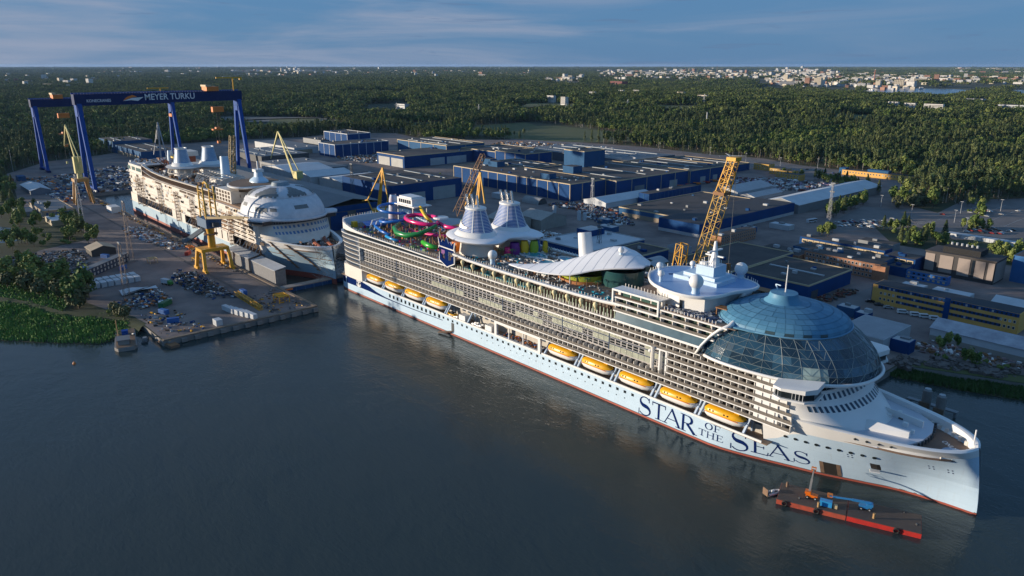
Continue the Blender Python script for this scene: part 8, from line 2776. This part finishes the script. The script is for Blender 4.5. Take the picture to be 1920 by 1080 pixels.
# ------------------------------------------------------------------ the far town
def far_roofs():
    b = MB()
    r2 = random.Random(9)
    for u0, u1, v0, v1, n_ in ((1120, 1560, 130, 150, 330), (1430, 1740, 136, 166, 330), (1700, 1920, 140, 156, 90), (1780, 1920, 128, 137, 60), (0, 200, 138, 165, 90), (460, 960, 127, 150, 120), (190, 460, 127, 140, 40), (1000, 1100, 148, 160, 40)):
        for i in range(n_):
            u, v = r2.uniform(u0, u1), r2.triangular(v0, v1, (v0 + v1) / 2)
            a = math.degrees(math.atan((u - 960) / 1400 / 1.035))
            d = 135 * 1400 / (v - 121.8) / .96
            x, y = polar(a, d)
            k = 1 + max(0, (d - 6000) / 9000)
            b.mi(r2.choice([0, 0, 1, 1, 2, 3, 3]))
            z = hill(x, y)
            b.cbox((x, y, z + 6 * k), (r2.uniform(14, 42) * k, r2.uniform(12, 20) * k, 12 * k + r2.uniform(2, 12) * k), r2.uniform(-.6, .6))
    o = struct(b.build('distant_town', [mat('town_white', (.62, .60, .57), .7), mat('town_cream', (.60, .52, .40), .7), mat('town_brick', (.34, .18, .12), .8), mat('town_grey', (.40, .40, .41), .7)]), 'stuff')
    o['label'] = 'countless pale roofs and walls of the town near the horizon'
far_roofs()
FT = [mat('town_white', (.62, .60, .57), .7), mat('town_cream', (.60, .52, .40), .7), mat('town_brick', (.34, .18, .12), .8), mat('town_grey', (.40, .40, .41), .7)]
def block_mesh(w_, d_, h, m_, floors):
    b = MB().mi(0).box(-w_ / 2, w_ / 2, -d_ / 2, d_ / 2, 0, h)
    b.mi(1).box(-w_ / 2 + .3, w_ / 2 - .3, -d_ / 2 + .3, d_ / 2 - .3, h, h + .5)
    b.mi(2)
    for k in range(floors):
        z = 1.2 + k * h / floors
        n_ = int(w_ / 5)
        for i in range(n_):
            x = -w_ / 2 + (i + .3) * w_ / n_
            b.box(x, x + w_ / n_ * .45, -d_ / 2 - .1, -d_ / 2 + .05, z, z + h / floors * .5)
    return b.mesh('town_block', [m_, ROOFDARK, WINGLASS])
TB = []
for m_ in FT:
    for w_, d_, h, f_ in ((34, 14, 13, 4), (22, 20, 20, 6), (60, 16, 10, 3), (18, 14, 9, 3)):
        TB.append(block_mesh(w_, d_, h, m_, f_))
def bearing(u):
    return math.degrees(math.atan((u - 960) / 1400 / 1.035))
def dist(v):
    return 135 * 1400 / (v - 121.8) / .96
TCL = [(1130, 1330, 132, 146, 26, 'pale town block on the horizon left of the centre'), (1300, 1560, 130, 152, 60, 'pale town block on the horizon in the centre'), (1440, 1720, 138, 163, 62, 'pale town block around the tall cream slab'),
       (1022, 1094, 150, 159, 14, 'white housing block in the wood left of the red hall'), (470, 590, 129, 136, 14, 'white block on the horizon right of the gantry'), (620, 720, 130, 136, 8, 'white blocks on the horizon behind the docked ship'),
       (740, 835, 139, 150, 10, 'white blocks in the far wood at the middle'), (860, 1000, 135, 150, 14, 'scattered white blocks in the far wood'), (1790, 1920, 129, 137, 14, 'white blocks on the horizon at the far right'), (1720, 1920, 144, 156, 24, 'pale blocks beyond the bay at the right'),
       (0, 180, 140, 166, 26, 'white houses in the wood behind the far gantry'), (190, 460, 128, 150, 14, 'scattered white blocks above the gantry girder')]
rg = random.Random(5)
for u0, u1, v0, v1, n_, lb in TCL:
    row_ = []
    for i in range(n_):
        u, v = rg.uniform(u0, u1), rg.uniform(v0, v1)
        x, y = polar(bearing(u), dist(v))
        k = rg.choice([0, 0, 0, 0, 0, 1, 1, 2, 3])
        me = TB[k * 4 + rg.randrange(4)]
        s_ = rg.uniform(.8, 1.25) * (1 + max(0, (dist(v) - 8000) / 14000))
        row_.append(tag(inst('town_block', me, None, (x, y, hill(x, y) + 5), rg.uniform(-.5, .5), (s_ * 1.3, s_ * 1.3, s_ * rg.uniform(1.3, 2.2))), lb, 'building', lb))
    count_off(row_, '{} from left, ' + lb)
def far_block(u, v, w_, d_, h, m_, lb, rz=0, lift=9):
    x, y = polar(bearing(u), dist(v))
    o = thing('far_building', lb, 'building', (x, y, hill(x, y)), rz)
    MB().box(-w_ / 2, w_ / 2, -d_ / 2, d_ / 2, -2, h + lift).build('wall', m_, o)
    MB().box(-w_ / 2 + .4, w_ / 2 - .4, -d_ / 2 + .4, d_ / 2 - .4, h + lift, h + lift + .6).build('roof', ROOFDARK, o)
    for k in range(max(1, int(h / 3.2))):
        MB().box(-w_ / 2 + 1, w_ / 2 - 1, -d_ / 2 - .12, -d_ / 2 - .02, lift + 1 + k * 3.2, lift + 2.3 + k * 3.2).build('window_band', WINGLASS, o)
far_block(1533, 160, 46, 24, 42, FT[1], 'tall cream slab block standing out of the town')
far_block(1160, 165, 90, 50, 24, mat('hall_red', (.28, .06, .05), .7), 'red round hall in the wood before the town')
far_block(1034, 203, 30, 12, 12, FT[0], 'white flats in the wood left of the lone tower flat')
far_block(1059, 209, 18, 14, 20, FT[0], 'lone white tower flat in the wood')
far_block(1112, 194, 26, 12, 10, FT[0], 'white flats right of the lone tower flat')
far_block(1166, 187, 22, 12, 11, FT[0], 'white flats beside the pitched roof block in the wood')
far_block(1195, 189, 26, 14, 13, FT[0], 'pale pitched roof block in the middle of the wood')
far_block(1278, 197, 28, 14, 11, FT[1], 'cream block in the wood above the boom crane')
far_block(1320, 207, 30, 14, 9, FT[1], 'low cream houses in the wood above the boom crane')
far_block(1680, 206, 26, 12, 8, FT[0], 'leftmost of three long white flats in the right wood')
far_block(1712, 207, 28, 12, 8, FT[0], 'middle one of three long white flats in the right wood')
far_block(1757, 209, 46, 12, 11, FT[0], 'rightmost and longest of the white flats in the right wood')
far_block(1830, 190, 60, 30, 8, LGREY, 'grey warehouse roofs before the bay at the right')
far_block(1905, 203, 60, 30, 8, ROOFWHITE, 'white warehouse at the right edge before the bay')
far_block(755, 208, 40, 18, 6, LGREY, 'grey shed in the clearing behind the docked ship')
x, y = polar(bearing(1637), dist(152))
o = thing('smoke_stack', 'thin red and white smoke stack in the town', 'smoke stack', (x, y, 3))
MB().tube([(0, 0, 0), (0, 0, 95)], [4, 3], 10).build('shaft', mat('stack_brick', (.4, .16, .12), .8), o)
MB().tube([(0, 0, 94), (0, 0, 99)], 3.4, 10).build('tip', FT[0], o)
x, y = polar(bearing(1342), dist(138))
o = thing('broadcast_mast', 'thin red broadcast mast on the town horizon', 'mast', (x, y, 3))
MB().tube([(0, 0, 0), (0, 0, 120)], [4, 1.5], 6).build('shaft', FT[2], o)
MB().tube([(0, 0, 70), (0, 0, 76)], 5, 8).build('gallery', LGREY, o)
